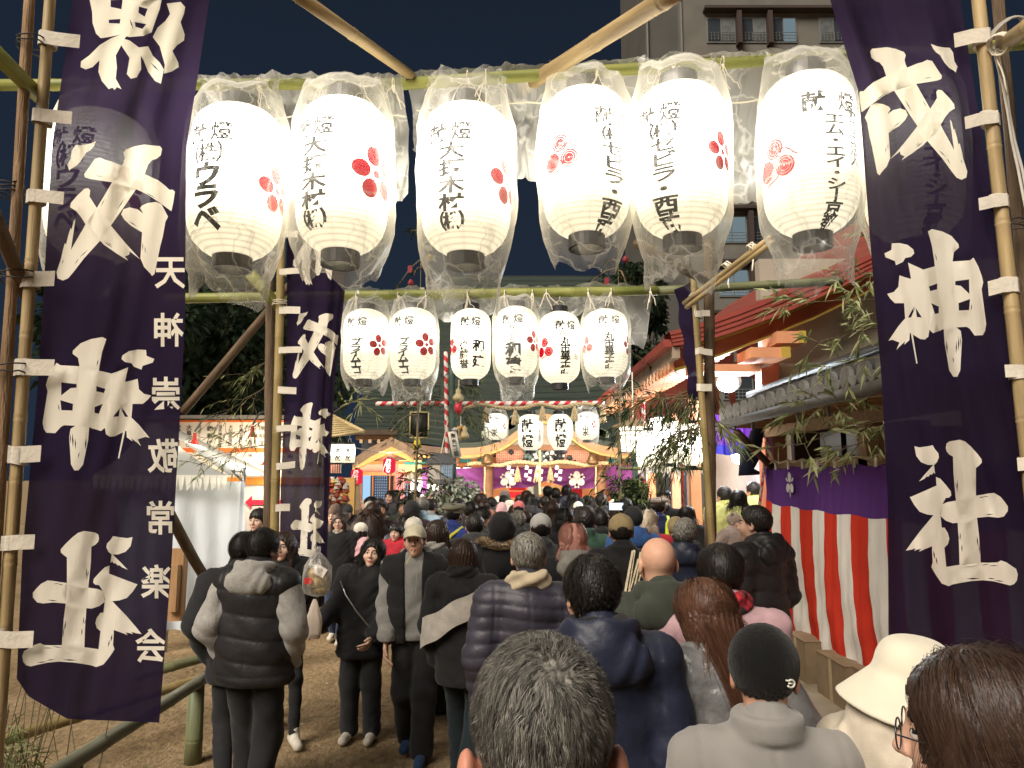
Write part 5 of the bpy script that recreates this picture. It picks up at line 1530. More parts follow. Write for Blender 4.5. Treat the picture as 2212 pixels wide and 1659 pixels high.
# ---------------------------------------------------------------- larger roof behind at the left and the small gabled porch
def rear_hall():
    Yr = 24.0
    o = Vector((P(800, 1000, Yr).x, Yr, 0))
    t = thing('rear_hall', 'dark green roofed hall behind the gabled porch', 'building', o)
    A = lambda px, py, dy=0.: P(px, py, Yr + dy) - o
    M = MB()
    a, b = A(760, 929), A(905, 931)
    rows = 26; prev = [a, b]
    for i in range(1, rows + 1):
        s = i / rows
        r = [Vector((a.x + .5 * s * 0, 5 * s, a.z + 4.6 * s ** 1.1)), Vector((b.x, 5 * s, b.z + 4.6 * s ** 1.1))]
        M.add([prev[0], prev[1], r[1], r[0]], [(0, 1, 2, 3)])
        u = Vector((0, -.01, .04)); M.add([r[0], r[1], r[1] + u, r[0] + u], [(0, 1, 2, 3)])
        prev = [r[0] + u, r[1] + u]
    M.add([prev[0], prev[1], prev[1] + Vector((0, 4, -4)), prev[0] + Vector((0, 4, -4))], [(0, 1, 2, 3)])
    M.build('roof', COPPER, t)
    M = MB(); M.box(((a.x + b.x) / 2, .1, a.z - .07), (b.x - a.x + .1, .3, .17)); M.build('eave', FASCIA, t)
    M = MB(); M.box(((a.x + b.x) / 2, .3, a.z - .24), (b.x - a.x - .2, .3, .14)); M.build('eave_board', PEACH, t)
    M = MB()
    for i in range(8): M.box((a.x + .3 + i * .29, .2, a.z - .36), (.10, .3, .12))
    M.build('rafters', mat((.75, .55, .35), .6, key='pale rafters'), t)
    M = MB(); M.box(((a.x + b.x) / 2, 1.6, a.z / 2), (b.x - a.x - .2, 1.0, a.z)); M.build('wall', mat((.06, .065, .07), .8, key='dark wall'), t)
rear_hall()
def porch():
    Yp = 19.0
    o = Vector((P(845, 1000, Yp).x, Yp, 0))
    t = thing('gabled_porch', 'small orange gabled porch with blue-lit lattice doors left of the hall', 'building', o)
    A = lambda px, py, dy=0.: P(px, py, Yp + dy) - o
    def ribbon(pa, w, dy, d, m, name):
        M = MB()
        for (x0, y0), (x1, y1) in zip(pa[:-1], pa[1:]):
            a, b = A(x0, y0, dy), A(x1, y1, dy)
            M.prism([a, b, b + Vector((0, 0, -w)), a + Vector((0, 0, -w))], (0, d, 0))
        M.build(name, m, t)
    ribbon([(764, 990), (800, 966), (845, 944), (872, 957), (895, 972)], .24, -.3, 1.6, mat((.16, .11, .07), .8, .15, 4, key='bark roof'), 'roof')
    ribbon([(762, 1000), (800, 981), (845, 961), (875, 974), (893, 984)], .20, -.2, .3, mat((.55, .33, .10), .5, .1, 3, key='golden gable board'), 'gable_board')
    def slab(x0, y0, x1, y1, dy, d, m, name, par=None):
        a, b = A(x0, y1, dy), A(x1, y0, dy)
        M = MB(); M.box(((a.x + b.x) / 2, dy + d / 2, (a.z + b.z) / 2), (b.x - a.x, d, b.z - a.z)); return M.build(name, m, par or t)
    M = MB(); M.prism([A(775, 998, .1), A(845, 968, .1), A(888, 990, .1), A(888, 998, .1)], (0, .1, 0)); M.build('tympanum', mat((.62, .30, .20), .6, .1, 3, key='pink tympanum'), t)
    slab(775, 996, 892, 1003, -.1, .3, ORANGE, 'beam'); slab(778, 1003, 876, 1020, .05, .15, mat((.60, .33, .24), .6, .1, 2, key='pink frieze'), 'frieze'); slab(775, 1020, 880, 1027, -.1, .3, ORANGE, 'lintel')
    for x in (778, 803, 840, 850): slab(x - 2.2, 1027, x + 2.2, 1180, -.06, .16, ORANGE, 'pillar')
    slab(781, 1027, 800, 1150, .2, .04, glow((.45, .72, 1.0), .75, 'blue-white lit paper'), 'lit_screen')
    d = slab(807, 1027, 837, 1150, .2, .04, glow((.40, .68, 1.0), .72, 'blue-white lit door'), 'lattice_door')
    M = MB(); a, b = A(807, 1150, .16), A(837, 1027, .16)
    for i in range(7): M.box((a.x + (b.x - a.x) * i / 6, .16, (a.z + b.z) / 2), (.035, .03, b.z - a.z))
    for i in range(22): M.box(((a.x + b.x) / 2, .17, b.z - (b.z - a.z) * i / 21), (b.x - a.x, .03, .035))
    M.build('lattice', mat((.02, .035, .07), .6, key='dark lattice'), d)
    M = MB()
    for i in range(9):
        x = 853 + i * 2.4; a, b = A(x, 1090, -.1), A(x + 2.4, 1011, -.1)
        M.box(((a.x + b.x) / 2, -.1 + .03 * (i % 2), (a.z + b.z) / 2), (b.x - a.x + .004, .05, b.z - a.z), i % 2)
    M.build('pink_curtain', [mat((.70, .22, .24), .8, key='pink cloth'), mat((.72, .40, .38), .8, key='pale pink cloth')], t)
    slab(874, 1003, 916, 1100, .9, .08, glow((.45, .62, .80), .5, 'lit booth wall'), 'booth_wall')  # wall glows by itself: the light of the booth is put into it
    slab(873, 1040, 918, 1043, .2, .5, mat((.5, .1, .08), .5, key='red shelf'), 'shelf')
    slab(874, 998, 920, 1004, -.2, .8, TEAL, 'frieze_panel')
    for x in (879, 890): 
        M = MB(); c = A(x, 1037, .5); M.lathe([(0, -.12), (.07, -.12), (.07, .16), (.03, .2), (.03, .27), (0, .27)], 12, c); M.build('bottle', mat((.7, .75, .78), .3, key='white bottle'), t, True)
    M = MB(); c = A(886, 1007, .1); M.box(c, (.55, .3, .3)); M.build('roofed_lamp', glow((1, .78, .25), 1.6, 'yellow lamp'), t)
    M = MB(); M.prism([c + Vector((-.42, -.25, .15)), c + Vector((.42, -.25, .15)), c + Vector((.1, -.25, .36)), c + Vector((-.1, -.25, .36))], (0, .5, 0)); M.build('lamp_roof', WOOD_DK, t)
    slab(916, 1060, 940, 1150, .1, .2, mat((.62, .30, .10), .6, .1, 3, key='orange board'), 'side_board')
    l = bpy.data.lights.new('porch_light', 'AREA'); l.energy = 110; l.color = (1, .85, .7); l.size = 2.5
    lo = bpy.data.objects.new('porch_light', l); C.objects.link(lo); lo.parent = t; lo.location = (0, -1.8, 1.9); lo.rotation_euler = (R(150), 0, 0)
porch()

# ---------------------------------------------------------------- striped posts with lanterns, gourds and a model house
def striped_mat(ax, n, sl):
    k = ('stripe', ax, n, sl)
    if k in _mats: return _mats[k]
    m, nn, out = node_mat('red and white wrapping')
    b = N(nn, 'ShaderNodeBsdfPrincipled'); b.inputs['Roughness'].default_value = .7
    t = N(nn, 'ShaderNodeTexCoord'); s = N(nn, 'ShaderNodeSeparateXYZ'); nn.links.new(t.outputs['Object'], s.inputs[0])
    at = N(nn, 'ShaderNodeMath', operation='ARCTAN2'); nn.links.new(s.outputs['Y'], at.inputs[0]); nn.links.new(s.outputs['X'], at.inputs[1])
    a = N(nn, 'ShaderNodeMath', operation='MULTIPLY'); a.inputs[1].default_value = 1 / (2 * PI); nn.links.new(at.outputs[0], a.inputs[0])
    z = N(nn, 'ShaderNodeMath', operation='MULTIPLY_ADD'); z.inputs[1].default_value = n; nn.links.new(s.outputs['Z'], z.inputs[0]); nn.links.new(a.outputs[0], z.inputs[2])
    f = N(nn, 'ShaderNodeMath', operation='FRACT'); nn.links.new(z.outputs[0], f.inputs[0])
    g = N(nn, 'ShaderNodeMath', operation='GREATER_THAN'); g.inputs[1].default_value = .5; nn.links.new(f.outputs[0], g.inputs[0])
    mx = N(nn, 'ShaderNodeMix', data_type='RGBA'); mx.inputs[6].default_value = (.50, .02, .03, 1); mx.inputs[7].default_value = (.66, .60, .54, 1)
    nn.links.new(g.outputs[0], mx.inputs[0]); nn.links.new(mx.outputs[2], b.inputs['Base Color']); nn.links.new(b.outputs[0], out.inputs[0])
    _mats[k] = m
    return m
ST = striped_mat('z', 5.2, 1)
def plain_pole(name, a, b, r, m, label, cat, group=None):
    return pole(name, a, b, r, m, label, cat, group, 0, 1, n=12, seed=3)
plain_pole('striped_bar', P(812, 872, 13.0), P(1306, 871, 13.0), .042, ST, 'horizontal bar wrapped in red and white above the small lanterns', 'bar')
a = P(963, 760, 12.9); plain_pole('striped_post', Vector((P(972, 1090, 12.9).x, 12.9, 0)), a, .038, ST, 'upright post wrapped in red and white stripes at the middle', 'post', 'striped posts')
a = P(1388, 860, 13.2); plain_pole('striped_post', Vector((a.x, 13.2, 0)), a, .04, ST, 'striped post at the right, beside the green post', 'post', 'striped posts')
GREENP = mat((.05, .09, .07), .5, .2, 4, key='green painted post')
for x0, y0, x1, Y, lab in ((976, 790, 985, 12.8, 'dark green post beside the striped post and the model house'), (1371, 930, 1371, 12.9, 'dark green post below the bright lanterns on the right')):
    a = P(x0, y0, Y); plain_pole('green_post', Vector((P(x1, 1070, Y).x, Y, 0)), a, .055, GREENP, lab, 'post', 'green posts')
rope('wavy straw rope with tassels hung below the striped bar', [P(985 + (905 if i == 0 else 0) * 0 + i * 17, (900, 884, 877, 874, 875, 879, 881, 882, 882, 880, 874, 873, 877, 880, 879, 874, 872, 873, 876, 878)[i], 12.95) for i in range(20)], .032, [(P(x, y, 12.95), .28) for x, y in ((1049, 878), (1113, 881), (1172, 874), (1241, 874), (1302, 878))])
def model_house():
    c = P(952, 1012, 12.4)
    t = thing('model_house', 'little grey roofed house-shaped box hung at the striped post', 'ornament', c, R(-35))
    M = MB(); M.box((0, 0, -.05), (.26, .34, .26)); M.build('box', mat((.42, .38, .33), .7, .1, 5, key='grey box'), t)
    M = MB(); M.prism([Vector((-.19, -.2, .08)), Vector((.19, -.2, .08)), Vector((0, -.2, .26))], (0, .4, 0)); M.build('roof', mat((.10, .10, .10), .6, .1, 5, key='dark grey roof'), t)
    M = MB(); M.box((.14, 0, -.05), (.02, .26, .2)); M.build('front', mat((.50, .62, .72), .5, .1, 9, key='blue-lit front'), t)  # blue light on the front is put into its colour
    M = MB()
    for i in range(5): M.box((.153, -.12 + i * .06, -.05), (.006, .006, .2))
    for i in range(4): M.box((.153, 0, -.14 + i * .06), (.006, .26, .006))
    M.build('lattice', mat((.2, .28, .35), .5, key='lattice'), t)
    M = MB(); M.box((0, 0, -.22), (.3, .38, .08)); M.build('base', mat((.14, .13, .12), .7, key='dark base'), t)
    M = MB(); M.tube([(0, 0, .25), (.1, .05, .8)], .008, 5); M.build('cord', STRING, t)
model_house()
lantern(945, 1040, 1060, 44, 13.0, 'round glowing lantern under the little grey house', [], k=3, ribs=8, nseg=18, name='round_lantern')
def hung(name, label, cat, px, py, Y, top_py, parts, group=None, rz=0):
    c = P(px, py, Y); t = thing(name, label, cat, c, rz, group)
    for nm, f, m in parts:
        M = MB(); f(M); M.build(nm, m, t, True)
    M = MB(); M.tube([(0, 0, .02), (.01, 0, P(px, top_py, Y).z - c.z)], .006, 4); M.build('cord', STRING, t)
GO = mat((.42, .34, .18), .5, .2, 6, key='gourd')
hung('gourd_bundle', 'bundle of pale gourds hung right of the striped post', 'ornament', 994, 944, 12.6, 900, [('gourd', lambda M: [M.lathe([(0, -.09 * s), (.08 * s, -.05 * s), (.09 * s, 0), (.04 * s, .08 * s), (.055 * s, .13 * s), (0, .19 * s)], 12, c) for c, s in (((-.04, 0, 0), 1), ((.08, -.02, .03), .9), ((.02, .06, .08), .8))], GO), ('bow', lambda M: M.lathe([(0, .12), (.06, .15), (0, .2)], 8), mat((.6, .3, .05), .5, key='orange ribbon'))])
hung('gourd', 'single gourd and red charm near the top of the striped post', 'ornament', 990, 858, 12.6, 820, [('fruit', lambda M: M.lathe([(0, -.1), (.09, -.05), (.1, 0), (.04, .08), (.05, .12), (0, .17)], 12), GO), ('charm', lambda M: M.lathe([(0, -.3), (.07, -.24), (.06, -.12), (0, -.1)], 8), mat((.5, .03, .05), .4, key='red charm'))])
hung('white_sign', 'white wooden tag sign hung at the green post', 'sign', 982, 958, 12.5, 930, [('board', lambda M: M.box((0, 0, -.02), (.15, .02, .46), rot=Matrix.Rotation(R(-12), 3, 'Y')), mat((.62, .58, .50), .7, .06, key='white board')), ('clip', lambda M: M.lathe([(0, .2), (.06, .24), (0, .28)], 8), mat((.5, .45, .4), .5))])
def wt(x, z): return P(982, 958, 12.5) + Vector((x * math.cos(R(12)) - 0, -.014, z - x * 0)) + Vector((-z * math.sin(R(12)) * 1, 0, 0))
o_ = flat_text([('商', 0, .13, .09, .01, 1), ('売', 0, .03, .09, .01, 1), ('繁', 0, -.07, .09, .01, 1), ('盛', 0, -.17, .09, .01, 1)], lambda x, z: (x - z * .2, -.016, z), 'lettering', INK, [o for o in C.objects if o.name.startswith('white_sign')][0])
hung('picture_frame', 'dark square charm frame with gilt edge hung under the bar', 'ornament', 906, 918, 12.7, 874, [('panel', lambda M: M.box((0, 0, 0), (.30, .03, .42), rot=Matrix.Rotation(R(4), 3, 'Y')), mat((.012, .012, .01), .5, .3, 12, key='black panel')), ('frame', lambda M: [M.box(c, d) for c, d in (((.16, -.01, 0), (.02, .04, .44)), ((-.16, -.01, 0), (.02, .04, .44)), ((0, -.01, -.22), (.34, .04, .02)), ((0, -.01, .22), (.34, .04, .02)))], mat((.45, .36, .16), .4, .2, 9, key='gilt frame'))])
hung('yellow_tag', 'small yellow bell-shaped charm below the dark frame', 'ornament', 901, 955, 12.6, 945, [('charm', lambda M: M.prism([Vector((-.08, 0, -.12)), Vector((.08, 0, -.10)), Vector((.04, 0, .06)), Vector((0, 0, .11)), Vector((-.04, 0, .06))], (0, .02, 0)), mat((.6, .45, .03), .5, key='yellow charm'))])
for k, (x0, x1, Y, lab) in enumerate(((965, 870, 12.9, 'thin bamboo spray behind the dark charm frame'), (985, 1040, 12.8, 'thin bamboo spray right of the gourds'), (968, 905, 12.8, 'thin bamboo spray above the striped bar at left'), (975, 1010, 12.8, 'thin bamboo spray above the striped bar at right'))):
    branch(lab, P(968, 860 - 30 * (k > 1), Y), P(x1, 915 - 90 * (k > 1), Y), 26, 9, .13, .007, 500 + k, [LEAF_D, LEAF], droop=.5, spread=.5, hang=.2)
for k, (x, y, r, lab) in enumerate(((978, 1085, .42, 'pale leafy bush of charms at the foot of the green post'), (1366, 1070, .25, 'small dark bush at the foot of the right green post'))):
    b = P(x, y, 12.6)
    crown_tree(lab, (b.x, 12.6, 0), b.z + .1, r, r * .9, 1500, 510 + k, L=.10, group='bushes tied to the posts', m=[mat((.42, .44, .36), .7), mat((.25, .28, .2), .7)] if k == 0 else None, cz=b.z, name='bush_plant', tr=.03)

# ---------------------------------------------------------------- bright lanterns behind the drooping leaves (right) and the left stall
G5 = 'glaring white lanterns behind the leaves'
for k, (x, y0, y1, w, Y, k_) in enumerate(((1402, 935, 1010, 56, 9.5, 10), (1448, 915, 1000, 60, 9.2, 14), (1492, 920, 1005, 58, 9.0, 14), (1425, 905, 960, 50, 10.0, 8))):
    lantern(x, y0, y1, w, Y, ('glaring lantern at the left of the cluster behind the leaves', 'glaring lantern in the middle of the cluster behind the leaves', 'glaring lantern next to the log post behind the leaves', 'higher lantern of the cluster, partly behind two others')[k], kento(0) , k=k_, ribs=14, nseg=20, group=G5)
def roofed_lantern():
    c = P(1368, 938, 10.5); t = thing('roofed_lantern', 'hanging roofed garden lantern left of the glaring cluster', 'lantern', c)
    M = MB(); M.lathe([(.17, -.26), (.20, .10)], 8); M.build('paper', glow((1, .9, .68), 2.6, 'roofed lantern paper'), t)
    M = MB(); M.lathe([(0, .24), (.05, .22), (.30, .12), (.30, .10), (.2, .10)], 8); M.build('roof', mat((.25, .18, .11), .7, .1, 6, key='cedar roof'), t)
    M = MB()
    for i in range(8):
        a = 2 * PI * i / 8; M.tube([(.172 * math.cos(a), .172 * math.sin(a), -.26), (.203 * math.cos(a), .203 * math.sin(a), .10)], .008, 4)
    for z, r in ((-.26, .174), (-.02, .19), (.04, .196)): M.tube([(r * math.cos(i * PI / 8), r * math.sin(i * PI / 8), z) for i in range(17)], .007, 4)
    M.build('frame', WOOD_DK, t)
    M = MB(); M.tube([(0, 0, .22), (0, 0, .9)], .008, 4); M.build('cord', STRING, t)
roofed_lantern()
plain_pole('lantern_rail', P(1340, 1012, 9.6), P(1545, 1012, 9.0), .022, BAMBOO_D, 'thin rail with paper fortunes below the glaring lanterns', 'rail')
q = random.Random(8)
M = MB()
for i in range(46):
    x = q.uniform(1380, 1540); p = P(x, 1013, 9.25); s = q.uniform(.02, .04)
    M.add([p + Vector((-s * .5, -.03, .02)), p + Vector((s * .5, -.03, .03)), p + Vector((s * 1.2 * q.uniform(-1, 1), -.05, -s * 3)), p + Vector((-s * .3, -.04, -s * 2))], [(0, 1, 2, 3)])
tag(M.build('paper_fortunes', mat((.75, .74, .72), .8, .05, key='fortune paper')), 'knotted paper fortunes tied along the thin rail', 'paper fortunes', None, 'stuff')
def left_stall():
    o = P(735, 1000, 11.5); o.z = 0
    t = thing('bamboo_stall', 'festival stall with a bamboo lattice roof left of the porch', 'stall', o)
    A = lambda px, py, Y=11.5: P(px, py, Y) - o
    M = MB()
    for i in range(12):
        f = i / 11
        M.tube([A(690, 880 + 65 * f, 12.8 - 1.6 * f), A(722 + 62 * f, 899 + 33 * f, 12.8 - 1.6 * f)], .018, 6)
    M.tube([A(715, 896, 12.8), A(785, 932, 11.2)], .03, 6); M.tube([A(690, 946, 11.2), A(785, 932, 11.2)], .025, 6)
    for i in range(7): M.tube([A(700 + 12 * i, 885 + 6 * i, 12.7), A(698 + 12 * i, 945 - 2 * i, 11.2)], .012, 5)
    M.build('lattice_roof', mat((.52, .40, .2), .5, .2, 5, key='pale bamboo'), t, True)
    for x in (716, 735):
        M = MB(); a = A(x, 1030); M.tube([(a.x, 0, 0), (a.x, 0, a.z)], .05, 10); M.build('striped_post', ST, t, True)
    M = MB()
    for i in range(10):
        x = 714 + i * 2.4; a, b = A(x, 1022), A(x + 2.4, 1000)
        M.box(((a.x + b.x) / 2, -.02, (a.z + b.z) / 2), (b.x - a.x, .03, b.z - a.z), i % 2)
    M.build('striped_valance', [mat((.6, .10, .04), .7, key='red stripe'), mat((.7, .64, .55), .7, key='white stripe')], t)
    M = MB(); a, b = A(738, 1100, 12.6), A(768, 1032, 12.6); M.box(((a.x + b.x) / 2, 1.1, b.z / 2), (b.x - a.x, .1, b.z)); M.build('back_board', mat((.55, .33, .10), .7, .1, 3, key='golden board'), t)
    qq = random.Random(3); M = MB()
    for i in range(90):
        p = A(qq.uniform(690, 750), qq.uniform(1035, 1085), 11.4) ; s = qq.uniform(.03, .07)
        M.lathe([(0, -s), (s, -.2 * s), (.6 * s, .7 * s), (0, s)], 6, p, qq.choice((0, 1, 2, 3)))
    M.build('goods', [mat((.6, .12, .05), .6), mat((.65, .5, .15), .6), mat((.7, .65, .55), .6), mat((.35, .07, .05), .6)], t)
left_stall()
for k, (x, Y) in enumerate(((712, 11.2), (733, 11.3), (755, 11.4))):
    lantern(x, 962, 1000, 24, Y, ('square-shouldered lantern at the left under the lattice roof', 'lantern in the middle of three under the lattice roof', 'rightmost lantern of three under the lattice roof')[k], column('奉献', 0, .66, .38, .3, .03), k=6, ribs=10, nseg=18, group='lanterns under the lattice roof', bulge=lambda t: 1 - .12 * abs(t) ** 4)
M = MB(); M.tube([P(770, 968, 12.5), P(805, 975, 14), P(845, 978, 17), P(880, 972, 18)], .012, 5)
tag(M.build('lantern_wire', STRING, None, True), 'wire running from the stall to the red lantern at the porch', 'wire')

# ---------------------------------------------------------------- lit board of donors' names, and its lamps
def name_board():
    Yb = 10.2
    o = P(520, 1000, Yb); o.z = 0
    t = thing('donor_board', 'long lit board of handwritten donor names with a red arrow below', 'notice board', o)
    A = lambda px, py, dy=0.: P(px, py, Yb + dy) - o
    def slab(x0, y0, x1, y1, dy, d, m, name):
        a, b = A(x0, y1), A(x1, y0)
        M = MB(); M.box(((a.x + b.x) / 2, dy + d / 2, (a.z + b.z) / 2), (b.x - a.x, d, b.z - a.z)); return M.build(name, m, t)
    pap = mat((.72, .64, .52), .85, scale=2.5, col2=(.66, .57, .45), key='washi paper')
    slab(300, 900, 700, 906, -.25, .5, mat((.10, .085, .07), .7, .1, 4, key='board roof'), 'roof')
    slab(310, 908, 700, 912, -.03, .1, mat((.62, .12, .02), .5, .1, 3, key='orange frame'), 'frame_bar')
    slab(310, 912, 700, 968, 0, .05, pap, 'name_panel'); slab(310, 968, 700, 977, -.03, .1, mat((.62, .12, .02), .5, .1, 3, key='orange frame'), 'frame_bar')
    slab(310, 977, 700, 1031, 0, .05, pap, 'name_panel'); slab(310, 1031, 700, 1047, -.03, .1, mat((.62, .22, .03), .5, .1, 3, key='orange frame 2'), 'frame_bar')
    slab(310, 1048, 700, 1160, .02, .05, mat((.70, .64, .58), .85, scale=3, col2=(.62, .55, .5), bump=.2, bscale=10, key='papered wall'), 'lower_panel')
    k = Yb / F
    names = '石川正ニ,石川正,石田武彦,大槻晴治,松永寛川,北戸川,海船濱,川見ゴム工業所,堺商工会議所,大阪髙島屋,戎天神自治会,㈱和建,㈱プライムエコ,大鳥大社,沖縄料理名古'.split(',')
    it = []
    for i, nm in enumerate(names):
        x = (712 - 22.4 * i) - 15 - 520
        h = 48 / max(len(nm), 4)
        for j, ch in enumerate(nm):
            it.append((ch, x * k, -(918 + (j + .5) * 48 / len(nm)) * k, min(h, 15) * k, .004 + .01 * (i % 3), 1.0))
    for i in range(16):
        x = (705 - 21.5 * i) - 15 - 520
        nm = ('一金', '石田', '大井', '㈱山水', '上所', '石原', '山田', '堺屋')[i % 8]
        for j, ch in enumerate(nm): it.append((ch, x * k, -(986 + j * 17) * k, 11 * k, .004, 1.0))
    z0 = A(520, 0).z
    flat_text(it, lambda x, z: (x, -.006, A(520, -z / k).z), 'lettering', mat((.06, .05, .04), .8, 0, key='brush ink'), t)
    M = MB()
    c = A(530, 1085); s = k
    pts = [(0, 0), (14, 14), (14, 5), (80, 5), (80, -5), (14, -5), (14, -14)]
    M.prism([c + Vector((x * s, -.012, z * s)) for x, z in pts], (0, .01, 0))
    M.build('arrow', mat((.62, .02, .05), .6, 0, key='red arrow'), t)
    for x in (420, 560, 700):
        M = MB(); a = A(x, 1000, .15); M.box((a.x, .15, 1.4), (.1, .1, 2.8)); M.build('post', WOOD, t)
name_board()
def clip_lamp(px, py, Y, label, e, p):
    c = P(px, py, Y); t = thing('clip_lamp', label, 'lamp', c, 0, 'lamps lighting the name board')
    M = MB(); M.lathe([(.02, .12), (.025, .04), (.062, -.03), (.056, -.034), (.02, .03)], 14); M.build('shade', mat((.42, .03, .02), .4, key='red enamel'), t, True)
    M = MB(); M.lathe([(0, -.05), (.034, -.03), (.036, .0), (.015, .03)], 10); M.build('bulb', glow((1, .93, .8), e, 'lamp bulb'), t)
    M = MB(); M.tube([(0, 0, .14), (.05, .1, .3), (.2, .5, .42)], .014, 6); M.build('arm', WIRE, t)
    l = bpy.data.lights.new('bulb_light', 'POINT'); l.energy = p; l.color = (1, .90, .74); l.shadow_soft_size = .06
    lo = bpy.data.objects.new('bulb_light', l); C.objects.link(lo); lo.parent = t; lo.location = (0, 0, -.12)
clip_lamp(545, 940, 9.5, 'red-shaded lamp hanging before the upper row of names', 1.2, 22)
clip_lamp(575, 1000, 9.5, 'lamp hidden behind the log post before the lower row of names', 10, 42)
clip_lamp(420, 955, 9.6, 'red-shaded lamp at the left part of the name board', 1.2, 16)

# ---------------------------------------------------------------- white tent at the left
def tent():
    o = P(455, 1200, 8.7); o.z = 0
    t = thing('white_tent', 'white canvas tent with scalloped valance before the name board', 'tent', o)
    A = lambda px, py, dy=0.: P(px, py, 8.7 + dy) - o
    CAN = cloth((.44, .48, .52), (.16, .18, .19), key='white canvas', fold=.35)
    CAN2 = cloth((.30, .31, .30), (.10, .10, .09), key='grey canvas roof', fold=.35)
    M = MB(); nx, nz = 40, 20
    vs = []
    for i in range(nx + 1):
        u = i / nx
        for j in range(nz + 1):
            v = j / nz
            p = A(250 + 277 * u, 1040 + 322 * v)
            p.x += .03 * v; p.y += .03 * math.sin(u * 34) * (.4 + v) + .04 * math.sin(u * 9 + v * 3)
            p.z = max(p.z, .04)
            vs.append(p)
    M.add(vs, [(i * (nz + 1) + j, i * (nz + 1) + j + 1, (i + 1) * (nz + 1) + j + 1, (i + 1) * (nz + 1) + j) for i in range(nx) for j in range(nz)])
    M.build('front_wall', CAN, t, True)
    M = MB()
    apex = A(330, 905, 1.4); e1 = A(492, 1026, -.15); e0 = A(200, 1026, -.15); r1 = e1 + Vector((0, 3, 0))
    nn = 10
    for i in range(nn):
        f0, f1 = i / nn, (i + 1) / nn
        g = lambda s, u: e0.lerp(e1, u).lerp(apex, s) + Vector((0, 0, -.10 * math.sin(PI * s)))
        for j in range(6): M.add([g(j / 6, f0), g(j / 6, f1), g((j + 1) / 6, f1), g((j + 1) / 6, f0)], [(0, 1, 2, 3)])
    M.add([e1, r1, apex + Vector((0, .2, 0)), apex], [(0, 1, 2, 3)])
    M.build('roof', CAN2, t, True)
    M = MB()
    n = 60
    for i in range(n):
        f0, f1 = i / n, (i + 1) / n
        s0, s1 = abs(math.sin(f0 * PI * 22)), abs(math.sin(f1 * PI * 22))
        a, b = e0.lerp(e1, f0), e0.lerp(e1, f1)
        dd = lambda s: Vector((0, -.03 + .03 * s, -.10 - .09 * s))
        M.add([a, b, b + dd(s1), a + dd(s0)], [(0, 1, 2, 3)])
    M.build('valance', cloth((.50, .50, .46), (.2, .2, .18), key='valance canvas', fold=.2), t)
    for x in (379, 527):
        M = MB(); a = A(x, 1010, .05); M.tube([(a.x, .06, 0), (a.x, .06, A(x, 1010).z)], .022, 8); M.build('pole', mat((.45, .46, .47), .35, metal=.7, key='steel tube'), t, True)
    M = MB(); M.tube([A(527, 1020, .05), A(500, 1016, .05), A(527, 1042, .05)], .015, 6); M.build('corner_brace', mat((.45, .46, .47), .35, metal=.7, key='steel tube'), t, True)
tent()
M = MB(); M.box(P(383, 1262, 8.4), (.16, .12, .78)); M.box(P(376, 1270, 8.3), (.10, .10, .5))
tag(M.build('timber_stack', [WOOD]), 'short boards standing at the tent corner behind the banner', 'boards')
# ================================================================ people
def cap(p, a, b, ra, rb=None):
    if rb is None: rb = ra
    X, Y, Z = p
    ba = [b[i] - a[i] for i in range(3)]
    l2 = sum(c * c for c in ba) or 1e-9
    h = np.clip(((X - a[0]) * ba[0] + (Y - a[1]) * ba[1] + (Z - a[2]) * ba[2]) / l2, 0, 1)
    return np.sqrt((X - a[0] - h * ba[0]) ** 2 + (Y - a[1] - h * ba[1]) ** 2 + (Z - a[2] - h * ba[2]) ** 2) - (ra + (rb - ra) * h)
def ell(p, c, r):
    x, y, z = (p[0] - c[0]) / r[0], (p[1] - c[1]) / r[1], (p[2] - c[2]) / r[2]
    k0 = np.sqrt(x * x + y * y + z * z) + 1e-6
    k1 = np.sqrt((x / r[0]) ** 2 + (y / r[1]) ** 2 + (z / r[2]) ** 2) + 1e-6
    return k0 * (k0 - 1) / k1
def smin(a, b, k):
    h = np.clip(.5 + .5 * (b - a) / k, 0, 1)
    return b * (1 - h) + a * h - k * h * (1 - h)
def smax(a, b, k): return -smin(-a, -b, k)
